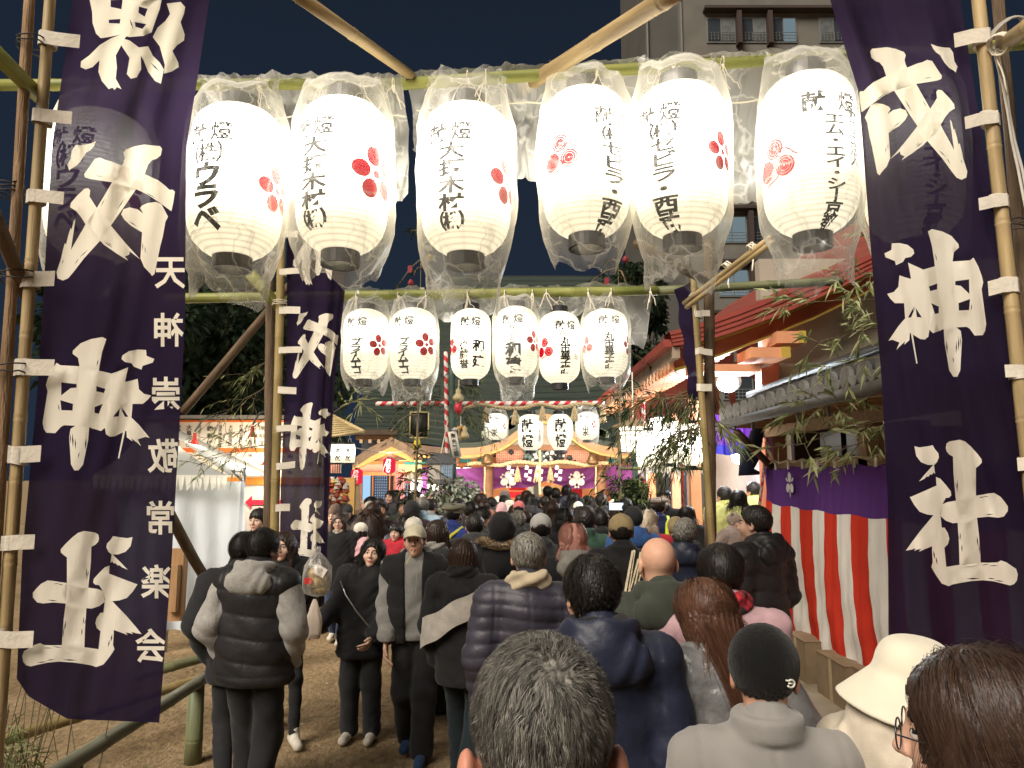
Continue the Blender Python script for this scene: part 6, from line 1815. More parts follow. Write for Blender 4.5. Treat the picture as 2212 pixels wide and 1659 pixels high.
def surfnet(fn, lo, hi, h):
    ax = [np.arange(lo[i] - h, hi[i] + 2 * h, h, dtype=np.float32) for i in range(3)]
    G_ = np.meshgrid(*ax, indexing='ij')
    f = fn(G_).astype(np.float32)
    s = f < 0
    n = [len(a) for a in ax]
    c = np.zeros((n[0] - 1, n[1] - 1, n[2] - 1), np.int8)
    corners = [(i, j, k) for i in (0, 1) for j in (0, 1) for k in (0, 1)]
    sl = lambda o: tuple(slice(o[d], n[d] - 1 + o[d]) for d in range(3))
    for o in corners: c += s[sl(o)]
    act = (c > 0) & (c < 8)
    ii = np.argwhere(act)
    acc = np.zeros((len(ii), 3), np.float32); cnt = np.zeros(len(ii), np.float32)
    for a in corners:
        for d in range(3):
            if a[d]: continue
            b = list(a); b[d] = 1
            fa = f[ii[:, 0] + a[0], ii[:, 1] + a[1], ii[:, 2] + a[2]]; fb = f[ii[:, 0] + b[0], ii[:, 1] + b[1], ii[:, 2] + b[2]]
            m = (fa < 0) != (fb < 0)
            t = np.where(m, fa / np.where(m, fa - fb, 1), 0)
            pos = np.tile(np.array(a, np.float32), (len(ii), 1)); pos[:, d] += t
            acc += np.where(m[:, None], pos, 0); cnt += m
    v = (ii + acc / cnt[:, None]) * h + np.array([a[0] for a in ax], np.float32)
    idx = np.full(act.shape, -1, np.int32); idx[act] = np.arange(len(ii))
    quads = []
    for d in range(3):
        e, g = (d + 1) % 3, (d + 2) % 3
        A = [slice(None)] * 3; B = [slice(None)] * 3
        A[d] = slice(0, n[d] - 1); B[d] = slice(1, n[d])
        for q_ in (A, B): q_[e] = slice(1, n[e] - 1); q_[g] = slice(1, n[g] - 1)
        sa, sb = s[tuple(A)], s[tuple(B)]
        w = np.argwhere(sa != sb)
        if not len(w): continue
        flip = sa[tuple(w.T)]
        base = w.copy(); base[:, e] += 1; base[:, g] += 1
        def cell(de, dg):
            q_ = base.copy(); q_[:, e] -= de; q_[:, g] -= dg
            return idx[q_[:, 0], q_[:, 1], q_[:, 2]]
        q4 = np.stack([cell(1, 1), cell(0, 1), cell(0, 0), cell(1, 0)], 1)
        q4[~flip] = q4[~flip][:, ::-1]
        quads.append(q4)
    qd = np.concatenate(quads)
    return v, qd[(qd >= 0).all(1)]

_gc = {}
def geo(key, fn, lo, hi, h, post=None, mi=None, nmat=1):
    """cached mesh of an implicit shape"""
    key = (key, h)
    if key in _gc: return _gc[key]
    v, f = surfnet(fn, lo, hi, h)
    if post: v = post(v)
    me = bpy.data.meshes.new(str(key[0][0]))
    me.vertices.add(len(v)); me.vertices.foreach_set('co', v.astype(np.float32).ravel())
    me.loops.add(f.size); me.loops.foreach_set('vertex_index', f.ravel().astype(np.int32))
    me.polygons.add(len(f)); me.polygons.foreach_set('loop_start', np.arange(0, f.size, 4, dtype=np.int32))
    for i in range(nmat): me.materials.append(None)
    if mi is not None: me.polygons.foreach_set('material_index', mi(v[f].mean(1)).astype(np.int32))
    me.polygons.foreach_set('use_smooth', [True] * len(f))
    me.update(calc_edges=True)
    _gc[key] = me
    return me
def put(name, me, mats, parent):
    o = bpy.data.objects.new(name, me)
    C.objects.link(o); o.parent = parent
    for i, m in enumerate(mats):
        o.material_slots[i].link = 'OBJECT'; o.material_slots[i].material = m
    return o

# ---- head, ears, face, neck (origin between the ears, facing +Y)
def head_fn(fem=0., face=True):
    def fn(p):
        X, Y, Z = p
        d = ell(p, (0, -.012, .03), (.076, .097, .088))
        d = smin(d, ell(p, (0, .033, -.043), (.057 - .004 * fem, .060, .078)), .03)
        d = smin(d, ell(p, (0, .070, -.098), (.020, .020, .018)), .03)
        ax = np.abs(X); q_ = (ax, Y, Z)
        d = smin(d, ell(q_, (.040, .058, -.03), (.026, .026, .028)), .03)
        if face:
            d = smin(d, cap(q_, (0, .088, .024), (.036, .076, .022), .010), .016)
            d = smax(d, -ell(q_, (.031, .103, .003), (.019, .018, .012)), .012)
            d = smin(d, ell(q_, (.031, .079, .003), (.0145, .0125, .0125)), .003)
            d = smin(d, cap(p, (0, .092, .010), (0, .111, -.027), .007, .0115), .012)
            d = smin(d, ell(q_, (.012, .100, -.032), (.008, .009, .007)), .006)
            d = smin(d, cap(q_, (0, .094, -.060), (.018, .086, -.062), .0065), .007)
            d = smin(d, cap(q_, (0, .093, -.071), (.014, .087, -.070), .0075), .006)
            d = smax(d, -cap(q_, (0, .104, -.0655), (.022, .092, -.0655), .0035), .003)
        e = ell(q_, (.080, -.010, -.006), (.011, .021, .033))
        e = smax(e, -ell(q_, (.092, -.004, -.004), (.010, .012, .020)), .006)
        d = smin(d, e, .008)
        d = smin(d, cap(p, (0, -.022, -.06), (0, -.045, -.25), .053 - .006 * fem, .060), .03)
        return d
    return fn
def face_mi(c):
    m = np.zeros(len(c), int)
    ax = np.abs(c[:, 0])
    eye = (((ax - .031) / .0165) ** 2 + ((c[:, 2] - .003) / .0055) ** 2 < 1) & (c[:, 1] > .06)
    iris = eye & (np.abs(ax - .031) < .0075)
    lid = (((ax - .031) / .020) ** 2 + ((c[:, 2] - .0055) / .0075) ** 2 < 1) & (c[:, 1] > .06) & (c[:, 2] > .006) & ~eye
    brow = (ax > .013) & (ax < .049) & (np.abs(c[:, 2] - .027 + (ax - .03) ** 2 * 6) < .0045) & (c[:, 1] > .05)
    lip = (ax < .023) & (np.abs(c[:, 2] + .0655) < .0105 - ax * .3) & (c[:, 1] > .08)
    m[eye] = 1; m[iris | lid | brow] = 2; m[lip] = 3
    return m
SKULL_C, SKULL_R = np.array((0, -.012, .03)), np.array((.076, .097, .088))
def hl(Y, kind):
    if kind == 'm': return np.interp(Y, [-.12, -.09, -.06, -.03, .0, .03, .06, .09], [-.070, -.085, -.080, -.050, -.01, .015, .055, .072])
    return np.interp(Y, [-.12, .03, .07, .09], [-.10, -.02, .045, .06])
def stria(p, a, f=70):
    ph = np.arctan2(p[0], p[1] + .03)
    return a * (np.sin(ph * f + 9 * np.sin(p[2] * 30)) + .7 * np.sin(ph * f * .43 + 40 * p[2]))
def hair_fn(style, thick=.014):
    def fn(p):
        X, Y, Z = p
        t = thick
        d = ell(p, tuple(SKULL_C), tuple(SKULL_R + t))
        q_ = (np.abs(X), Y, Z)
        if style == 'short':
            return smax(d, (hl(Y, 'm') - Z) * .7, .012) + stria(p, .0022)
        if style == 'curly':
            d = ell(p, (0, -.015, .035), tuple(SKULL_R + .03))
            d = d + .008 * np.sin(X * 150) * np.sin(Y * 150) * np.sin(Z * 150)
            return smax(d, (hl(Y, 'm') - Z) * .7, .015)
        if style == 'bun':
            d = smax(d, (hl(Y, 'm') - Z) * .7, .012) + stria(p, .002)
            return smin(d, ell(p, (0, -.11, .075), (.04, .04, .036)), .01)
        if style == 'child':
            d = smax(ell(p, tuple(SKULL_C), tuple(SKULL_R + .02)), (np.interp(Y, [-.12, -.04, .03, .08], [-.08, -.06, -.02, .035]) - Z) * .7, .012)
            return d + stria(p, .002)
        L = {'bob': -.13, 'mid': -.2, 'long': -.36, 'xlong': -.48}[style]
        d = smin(d, ell(p, (0, -.018, -.03), (.100, .108, .13)), .03)
        w = .098 if style in ('bob', 'mid') else .092
        bk = cap((X, (Y + .055) / .62, Z), (0, 0, -.02), (0, -.05, L), w, w * .8) * .75
        d = smin(d, bk, .03)
        if style != 'bob': d = smin(d, cap(q_, (.078, .028, .0), (.088, .045, max(L, -.34) * .9), .026, .016), .03)
        d = smax(d, L - .03 * np.sin(X * 40) - Z, .02)
        face_open = ell(p, (0, .115, -.045), (.060, .105, .108))
        d = smax(d, -face_open, .01)
        d = smax(d, -ell(p, (0, .09, -.25), (.072, .10, .2)), .02)
        return d + stria(p, .0026, 60)
    return fn
def hat_fn(kind):
    def fn(p):
        X, Y, Z = p
        q_ = (np.abs(X), Y, Z)
        if kind == 'beanie':
            d = ell(p, (0, -.012, .038), (.093, .113, .102))
            d = smax(d, (-.062 + .30 * (Y + .02)) - Z, .012)
            return d + .0012 * np.sin(np.arctan2(X, Y + .012) * 70)
        if kind == 'slouch':
            d = smin(ell(p, (0, -.02, .04), (.093, .113, .10)), ell(p, (0, -.05, .12), (.06, .07, .06)), .05)
            return smax(d, (-.04 + .35 * (Y + .02)) - Z, .012) + .002 * np.sin(Z * 260)
        if kind == 'earhat':
            d = smax(ell(p, (0, -.012, .038), (.097, .117, .105)), (-.06 + .3 * Y) - Z, .012)
            return smin(d, ell(q_, (.075, -.01, .125), (.034, .022, .034)), .012) + .002 * np.sin(X * 300) * np.sin(Z * 300)
        if kind in ('cap', 'backcap'):
            d = ell(p, (0, -.010, .04), (.089, .110, .095))
            d = smax(d, (.015 + .1 * Y) - Z, .006)
            sg = 1 if kind == 'cap' else -1
            v = ell((X, Y - sg * .125, Z - .040 + (X * X) * 3 + (np.abs(Y - sg * .1)) * .05), (0, 0, 0), (0.074, .062, .008))
            v = smax(v, .06 - Y * sg, .01)
            d = smin(d, v, .006)
            if kind == 'cap': d = smax(d, -ell(p, (0, -.118, .025), (.034, .05, .022)), .004)
            else: d = smax(d, -ell(p, (0, .105, .03), (.034, .05, .022)), .004)
            return smin(d, ell(p, (0, -.01, .136), (.007, .007, .005)), .002)
        if kind == 'bucket':
            d = ell(p, (0, -.01, .045), (.094, .112, .10))
            d = smax(d, .012 - Z, .008)
            d = smin(smax(d, Z - .128, .03), 1e9 + d * 0, .01)
            rho = np.sqrt(X ** 2 + ((Y + .01) * .86) ** 2)
            a, b = (.088, .03), (.172, -.055)
            h = np.clip(((rho - a[0]) * (b[0] - a[0]) + (Z - a[1]) * (b[1] - a[1])) / ((b[0] - a[0]) ** 2 + (b[1] - a[1]) ** 2), 0, 1)
            br = np.sqrt((rho - a[0] - h * (b[0] - a[0])) ** 2 + (Z - a[1] - h * (b[1] - a[1]) + .008 * np.sin(np.arctan2(X, Y) * 3)) ** 2) - .007
            return smin(d, br, .014)
        if kind == 'guard':
            rho = np.sqrt(X ** 2 + ((Y + .01) * .86) ** 2)
            band = np.maximum(rho - .092, np.abs(Z - .055) - .03)
            top = np.sqrt(np.maximum(rho - .105, 0) ** 2 + ((Z - .098 - .1 * Y) / 1.0) ** 2) - .022
            d = smin(band, top, .012)
            v = smax(ell((X, Y - .11, Z - .032 + Y * .2 - .02), (0, 0, 0), (.078, .06, .008)), .06 - Y, .01)
            return smin(d, v, .004)
        if kind == 'hood':
            d = ell(p, (0, -.025, .015), (.112, .135, .130))
            d = smin(d, cap((X, Y / .9, Z), (0, -.03, -.06), (0, -.05, -.22), .095, .10), .05)
            d = smax(d, -ell(p, (0, .16, -.02), (.078, .13, .125)), .012)
            return d + .004 * np.sin(Z * 60 + 8 * X) * np.sin(Y * 40)
    return fn

# ---- clothes
def wrinkle(p, a):
    X, Y, Z = p
    return a * (np.sin(31 * X + 17 * Z + 3) + np.sin(43 * Z - 19 * Y + 1.3 * np.sin(20 * X)) + np.sin(23 * (X + Y) + 11 * Z) + 1.2 * (1 - 2 * np.abs(np.sin(27 * Z + 14 * X + 2.2 * np.sin(9 * X + 13 * Y + 5 * Z)))) * np.clip(np.abs(X) * 6 + .25, 0, 1)) / 3
def coat_fn(c, arms):
    t = c.get('t', .02)
    hem = c.get('hem', .80)
    wd = c.get('wd', 1.)
    def fn(p):
        X, Y, Z = p
        ps = (X / wd, Y / .68, Z)
        d = cap(ps, (0, 0, 1.04), (0, 0, 1.28), .158 + t, .165 + t) * .8
        d = smin(d, cap(ps, (0, 0, hem - .05), (0, 0, 1.05), .165 + t + c.get('flare', 0), .155 + t) * .8, .05)
        if c.get('shoulder', True):
            d = smin(d, cap(p, (-.150 * wd, -.012, 1.382), (.150 * wd, -.012, 1.382), .060 + t * .8), .06)
            d = smin(d, cap(p, (0, -.025, 1.36), (0, -.03, 1.475), .105 + t * .4, .062 + t * .4), .05)
        if c.get('arms', True):
            for S_, E_, W_ in arms:
                a = cap(p, S_, E_, .060 + t, .050 + t)
                a = smin(a, cap(p, E_, W_, .048 + t, .040 + t * .7), .03)
                d = smin(d, a, c.get('ak', .028))
        else:
            for S_, E_, W_ in arms: d = smax(d, -cap(p, (S_[0] * 1.02, S_[1], S_[2]), E_, .066, .05), .015)
        if c.get('quilt'):
            pi_, am = c['quilt']
            zz = Z + .015 * np.sin(X * 9)
            d = d - am * (np.abs(np.sin(PI * zz / pi_)) ** .55 - .6)
        d = d + wrinkle(p, c.get('wr', .006))
        ax = np.abs(X)
        d = d + .0035 * np.exp(-((X - .004 * np.sin(Z * 20)) / .006) ** 2) * (Y < 0) + .0045 * np.exp(-((ax - .168 * wd - .25 * (1.40 - Z) ** 2) / .007) ** 2) * np.clip((Z - 1.15) * 8, 0, 1)
        d = d - .004 * np.exp(-((Z - hem - .035) / .022) ** 2) + .003 * np.exp(-((Z - hem - .065) / .006) ** 2)
        d = smax(d, hem - Z, .018)
        if c.get('collar'):
            ch = c['collar']
            rho = np.sqrt(X ** 2 + (Y + .03) ** 2)
            k = np.sqrt((rho - .078) ** 2 + np.maximum(np.abs(Z - 1.46 - ch / 2) - ch / 2, 0) ** 2) - .015
            d = smin(d, k, .012)
        if c.get('hood'):
            r = np.sqrt(X ** 2 + (Y + .045) ** 2 * 1.1)
            zc = 1.475 - .20 * (Y + .05)
            tor = np.sqrt((r - .100) ** 2 + ((Z - zc) * .7) ** 2) - .032 - .003 * np.sin(X * 60 + Z * 50)
            bag = ell(p, (0, -.140, 1.425 - .25 * np.abs(X) ** 1.3), (.150, .052, .088)) - .0035 * np.sin(46 * Z + 9 * np.cos(X * 14))
            bag = smax(bag, -ell(p, (0, -.075, 1.52), (.080, .060, .06)), .02)
            d = smin(d, smin(tor, bag, .02), .012)
        if c.get('hoodbag'):
            bag = ell(p, (0, -.105, 1.345), (.150, .070 + c.get('t', .02) * .5, .150)) - .004 * np.sin(X * 42) * np.sin(Z * 9)
            d = smin(d, bag, .006)
            d = smin(d, cap(p, (-.14, -.08, 1.455), (.14, -.08, 1.455), .018), .012)
        return d
    return fn
def legs_fn(bag, legs, skirt=None):
    def fn(p):
        X, Y, Z = p
        d = ell(p, (0, 0, .92), (.16 + .02 * bag, .12, .12))
        for H_, K_, A_ in legs:
            l = smin(cap(p, H_, K_, .082 + .014 * bag, .060 + .022 * bag), cap(p, K_, A_, .058 + .022 * bag, .042 + .030 * bag), .03)
            d = smin(d, l, .03)
        d = d + wrinkle(p, .005)
        return smax(d, .035 - Z, .01)
    return fn
def shoe_fn(a):
    def fn(p):
        d = smin(cap(p, (a[0], a[1] - .045, a[2] - .035), (a[0] * 1.08, a[1] + .165, a[2] - .048), .045, .038), cap(p, (a[0], a[1], a[2] - .02), (a[0], a[1], a[2] + .04), .042), .03)
        return smax(d, (a[2] - .078) - p[2], .006)
    return fn
def hand_fn(p):
    d = None
    for i, (x, L) in enumerate(((-.030, .78), (-.010, .95), (.010, 1.), (.030, .92))):
        m = cap(p, (x * .55, 0, .02), (x, .002, -.082), .0135, .0115)
        d = m if d is None else smin(d, m, .010)
    fs = None
    for i, (x, L) in enumerate(((-.030, .74), (-.010, .93), (.010, 1.), (.030, .90))):
        k = .006 + .006 * i
        a, b, c_ = (x, .002, -.084), (x * 1.05, .010 + k, -.084 - .040 * L), (x * 1.05, .030 + k * 1.4, -.084 - .068 * L)
        f = smin(cap(p, a, b, .0098, .0088), cap(p, b, c_, .0088, .0068), .004)
        fs = f if fs is None else np.minimum(fs, f)
    d = smin(d, fs, .004)
    th = smin(cap(p, (.022, .0, -.022), (.045, .014, -.056), .014, .0105), cap(p, (.045, .014, -.056), (.046, .028, -.085), .0105, .0078), .005)
    return smin(d, th, .008)

SKIN = [mat(c, .55, .08, 30, spec=.35, key='skin', bump=.05, bscale=120) for c in ((.52, .295, .20), (.58, .35, .25), (.46, .25, .165), (.62, .40, .30))]
EYEW = mat((.55, .52, .48), .3, 0, key='eye')
LIP = mat((.42, .13, .11), .45, .05, key='lips')
def hair_mat(cols, rough=.42):
    k = ('hair', cols)
    if k in _mats: return _mats[k]
    m, n, out = node_mat('hair')
    b = N(n, 'ShaderNodeBsdfPrincipled'); b.inputs['Roughness'].default_value = rough; b.inputs['Specular IOR Level'].default_value = .28
    g = N(n, 'ShaderNodeNewGeometry'); t = N(n, 'ShaderNodeTexCoord')
    nz = N(n, 'ShaderNodeTexNoise', i_Scale=40., i_Detail=5.)
    mp = N(n, 'ShaderNodeMapping'); mp.inputs['Scale'].default_value = (3, 3, .35)
    n.links.new(t.outputs['Object'], mp.inputs[0]); n.links.new(mp.outputs[0], nz.inputs[0])
    ad = N(n, 'ShaderNodeMath', operation='MULTIPLY_ADD'); ad.inputs[1].default_value = .6
    n.links.new(g.outputs['Random Per Island'], ad.inputs[0]); n.links.new(nz.outputs[0], ad.inputs[2])
    r = N(n, 'ShaderNodeValToRGB'); e = r.color_ramp.elements
    e[0].position = .35; e[0].color = (*cols[0], 1); e[1].position = 1.1 if len(cols) < 3 else .75; e[1].color = (*cols[1], 1)
    if len(cols) > 2:
        x = r.color_ramp.elements.new(1.); x.color = (*cols[2], 1)
    n.links.new(ad.outputs[0], r.inputs[0]); n.links.new(r.outputs[0], b.inputs['Base Color'])
    bp = N(n, 'ShaderNodeBump', i_Strength=.35, i_Distance=.01)
    n.links.new(nz.outputs[0], bp.inputs['Height']); n.links.new(bp.outputs[0], b.inputs['Normal'])
    n.links.new(b.outputs[0], out.inputs[0])
    _mats[k] = m
    return m
HB = hair_mat(((.006, .005, .005), (.018, .015, .013)))
HDB = hair_mat(((.014, .008, .006), (.05, .027, .018)))
HBR = hair_mat(((.035, .016, .010), (.12, .055, .032)))
HGR = hair_mat(((.012, .0115, .011), (.060, .057, .050), (.24, .225, .195)), .5)
HGW = hair_mat(((.16, .15, .14), (.40, .38, .34)))
HPK = hair_mat(((.30, .12, .09), (.50, .24, .19)))
HBL = hair_mat(((.30, .24, .17), (.50, .42, .32)))
def fab(c, rough=.85, bump=.16, sheen=.1, var=.15, scale=14, bscale=260): return mat(c, rough, var, scale, bump, bscale, sheen=sheen, spec=.2, key='fabric')
def nylon(c, rough=.5): return mat(c, rough, .15, 5, .22, 22, spec=.35, key='quilted nylon')
BLACK = fab((.014, .014, .0155)); CHAR = fab((.034, .034, .036)); NAVY = nylon((.016, .020, .040)); DKGRN = fab((.034, .040, .030))
GREYK = fab((.22, .21, .19)); BEIGE = fab((.50, .44, .35)); PINKC = fab((.36, .23, .25)); WHITEK = fab((.66, .62, .53)); DENIM = fab((.035, .055, .11)); REDK = fab((.42, .025, .04))
BLKN = nylon((.014, .0135, .015)); PLUMN = nylon((.030, .028, .040)); SILV = mat((.13, .13, .13), .33, .2, 7, .35, 26, spec=.6, key='shiny nylon'); BLUEK = fab((.025, .07, .20)); LBLUE = fab((.30, .42, .52)); TANK = fab((.33, .25, .13)); PNK = fab((.62, .36, .38)); BRWN = fab((.09, .06, .045))
FUR = hair_mat(((.14, .09, .05), (.40, .30, .19)))

def arm_pose(kind, s):
    S_ = (s * .182, -.01, 1.375)
    return {'down': (S_, (s * .235, -.03, 1.12), (s * .225, .05, .88)),
            'front': (S_, (s * .250, -.05, 1.13), (s * .11, .17, 1.10)),
            'pocket': (S_, (s * .270, -.07, 1.14), (s * .20, .06, .93)),
            'hold': (S_, (s * .240, .00, 1.12), (s * .12, .24, 1.18)),
            'phone': (S_, (s * .235, .12, 1.20), (s * .10, .22, 1.48)),
            'low': (S_, (s * .225, .0, 1.11), (s * .21, .12, .86)),
            'link': (S_, (s * .235, .02, 1.13), (s * .33, .20, 1.02)),
            'clutch': (S_, (s * .235, -.02, 1.12), (s * .16, .18, .93)),
            'lift': (S_, (s * .29, .06, 1.17), (s * .23, .27, 1.23))}[kind]
def leg_pose(kind):
    H = .09
    P0 = [((-H, 0, .90), (-H - .005, .02, .49), (-H - .01, -.02, .09)), ((H, 0, .90), (H + .005, .02, .49), (H + .01, -.02, .09))]
    if kind == 'stride': P0 = [((-H, 0, .90), (-H, .17, .52), (-H, .20, .09)), ((H, 0, .90), (H, .02, .50), (H, -.26, .16))]
    if kind == 'stride2': P0 = [((-H, 0, .90), (-H, .02, .50), (-H, -.28, .18)), ((H, 0, .90), (H, .17, .52), (H, .22, .09))]
    if kind == 'step': P0 = [((-H, 0, .90), (-H + .01, .10, .50), (-H + .02, .12, .09)), ((H, 0, .90), (H - .01, .05, .48), (H - .02, -.12, .11))]
    return P0
RES = {'near': (.0088, .0055, .0055), 'mid': (.017, .0085, .0085), 'far': (.026, .013, .0125)}
def cut_tuple(c): return tuple(sorted((k, str(v)) for k, v in c.items()))
def person(label, px, py, Y, yaw=0, lod='mid', skin=0, hair=('short', HB), hat=None, coat=None, cm=BLACK, over=None, om=None, legs=('stand', .4), lm=BLACK, sm=BLACK,
           arms=('down', 'down'), head=(0, 0, 0), lean=(0, 0), H=None, fem=0, extra=None, group=None, scarf=None, hands=None, collar=.03, wd=1., z0=None):
    """one person; px, py: where the top of the head stands in the picture, Y: distance. Faces +Y (away) when yaw = 0"""
    top = P(px, py, Y)
    hh = (H or top.z)
    s = hh / (1.72 if not hat else 1.735)
    base_z = top.z - hh if H else 0.
    if z0 is not None: base_z = z0
    hd = Vector((0, .02, 1.585))
    lx, ly = lean
    off = Vector((lx * (1.585 - .9), ly * (1.585 - .9) + .02, 0))
    rot = Matrix.Rotation(R(yaw), 3, 'Z')
    w = rot @ off * s
    t = thing('person', label, 'person', (top.x - w.x, Y - w.y, base_z), R(yaw), group)
    t.scale = (s, s, s)
    rc, rh, rhair = RES[lod]
    lk = (round(lx, 3), round(ly, 3))
    def shear(v):
        k = np.clip(v[:, 2] - .9, 0, None)
        v = v.copy(); v[:, 0] += lx * k; v[:, 1] += ly * k
        return v
    A_ = [arm_pose(arms[0], -1), arm_pose(arms[1], 1)]
    hp = Vector((lx * (1.475 - .9), ly * (1.475 - .9), 1.475))
    hm = Matrix.Translation(hp + Vector((0, -.02, 0))) @ Matrix.Rotation(R(head[0]), 4, 'Z') @ Matrix.Rotation(R(head[1]), 4, 'X') @ Matrix.Rotation(R(head[2]), 4, 'Y') @ Matrix.Translation(Vector((0, .04, .11)))
    face = lod != 'far'
    b = put('body', geo(('head', fem, face), head_fn(fem, face), (-.11, -.13, -.24), (.11, .14, .14), rh, mi=face_mi if face else None, nmat=4), [SKIN[skin], EYEW, HB, LIP], t)
    b.matrix_basis = hm
    if hair:
        ho = put('hair', geo(('hair', hair[0]), hair_fn(hair[0]), (-.14, -.2, -.55 if 'long' in hair[0] else -.25), (.14, .15, .16), rhair), [hair[1]], t)
        ho.matrix_basis = hm
        if hat:    # hair below a hat only
            ho.scale = (.97, .97, .93) if hair[0] == 'short' else (.86, .86, .80)
    if hat:
        o = put('hood' if hat[0] == 'hood' else 'hat', geo(('hat', hat[0]), hat_fn(hat[0]), (-.19, -.22, -.26), (.19, .22, .19), rhair if lod != 'near' else .005), [hat[1]], t)
        o.matrix_basis = hm
    c = dict(coat or {}); c.setdefault('collar', collar); c['wd'] = wd
    o = put('coat', geo(('coat', cut_tuple(c), arms, lk), coat_fn(c, A_), (-.46, -.33, .40 if c.get('hem', .8) < .6 else .55), (.46, .40, 1.62), rc, shear), [cm], t)
    if over:
        c2 = dict(over); c2['wd'] = wd
        put('vest', geo(('vest', cut_tuple(c2), arms, lk), coat_fn(c2, A_), (-.42, -.33, .55), (.42, .36, 1.62), rc, shear), [om], t)
    if legs:
        lp_ = leg_pose(legs[0])
        put('trousers', geo(('trousers', legs), legs_fn(legs[1], lp_), (-.30, -.42, 0), (.30, .40, 1.06), rc * 1.1), [lm], t)
        for k, l in enumerate(lp_): put('shoe', geo(('shoe', legs[0], k), shoe_fn(l[2]), (l[2][0] - .08, l[2][1] - .12, -.02), (l[2][0] + .08, l[2][1] + .24, .3), rc * .8), [sm], t)
    if scarf:
        def sf(p):
            X, Y_, Z = p
            rho = np.sqrt(X ** 2 + (Y_ + .02) ** 2)
            d = np.sqrt((rho - .082) ** 2 + ((Z - 1.475 + .1 * Y_) * .75) ** 2) - .034
            return d + .006 * np.sin(Z * 90 + 5 * np.arctan2(X, Y_)) + wrinkle(p, .006)
        put('scarf', geo(('scarf', lk), sf, (-.16, -.18, 1.38), (.16, .16, 1.58), max(rc * .7, .007), shear), [scarf], t)
    if (lod != 'far') if hands is None else hands:
        for k, (S_, E_, W_) in enumerate(A_):
            s_ = -1 if k == 0 else 1
            if (arms[k] in ('pocket',)): continue
            o = put('hand', geo(('hand',), hand_fn, (-.055, -.03, -.17), (.07, .07, .04), .0045 if lod == 'near' else .006), [SKIN[skin]], t)
            E2, W2 = Vector(E_), Vector(W_)
            for v in (E2, W2):
                kz = max(0, v.z - .9); v.x += lx * kz; v.y += ly * kz
            d = (W2 - E2).normalized()
            zax = -d
            yax = (Vector((-s_, .15, 0)) - zax * zax.dot(Vector((-s_, .15, 0)))).normalized()
            xax = yax.cross(zax)
            M4 = Matrix((xax, yax, zax)).transposed().to_4x4()
            if xax.y < 0: M4 = M4 @ Matrix.Scale(-1, 4, (1, 0, 0))
            o.matrix_basis = Matrix.Translation(W2 + d * .035) @ M4
    if hair and lod != 'near' and hair[0] in ('short', 'bob', 'mid', 'long', 'xlong', 'bun', 'child') and not hat:
        key = ('strands', hair[0], lod)
        if key not in _gc:
            ln = {'short': .05, 'bun': .05, 'child': .08, 'bob': .16, 'mid': .24, 'long': .40, 'xlong': .50}[hair[0]]
            nn = 1500 if lod == 'mid' else 700
            if ln < .1: V_, F_ = strands(None, None, nn, None, ln, 9, whorl=(.1, -.5, .85), g=.16, lift=.012, w=.0026, steps=4, jit=.25, clump=60)
            else: V_, F_ = strands(None, None, nn, None, ln, 9, whorl=(0, .1, 1), g=.24, lift=.016, w=.003, steps=8, kind='f', part=.01, jit=.08, nz=.02, thick=.022, body=1)
            o = np_obj('hair_strands', V_, F_, [hair[1]]); _gc[key] = o.data; bpy.data.objects.remove(o)
        put('hair_strands', _gc[key], [hair[1]], ho)
    if extra: extra(t, hm, lod)
    return t

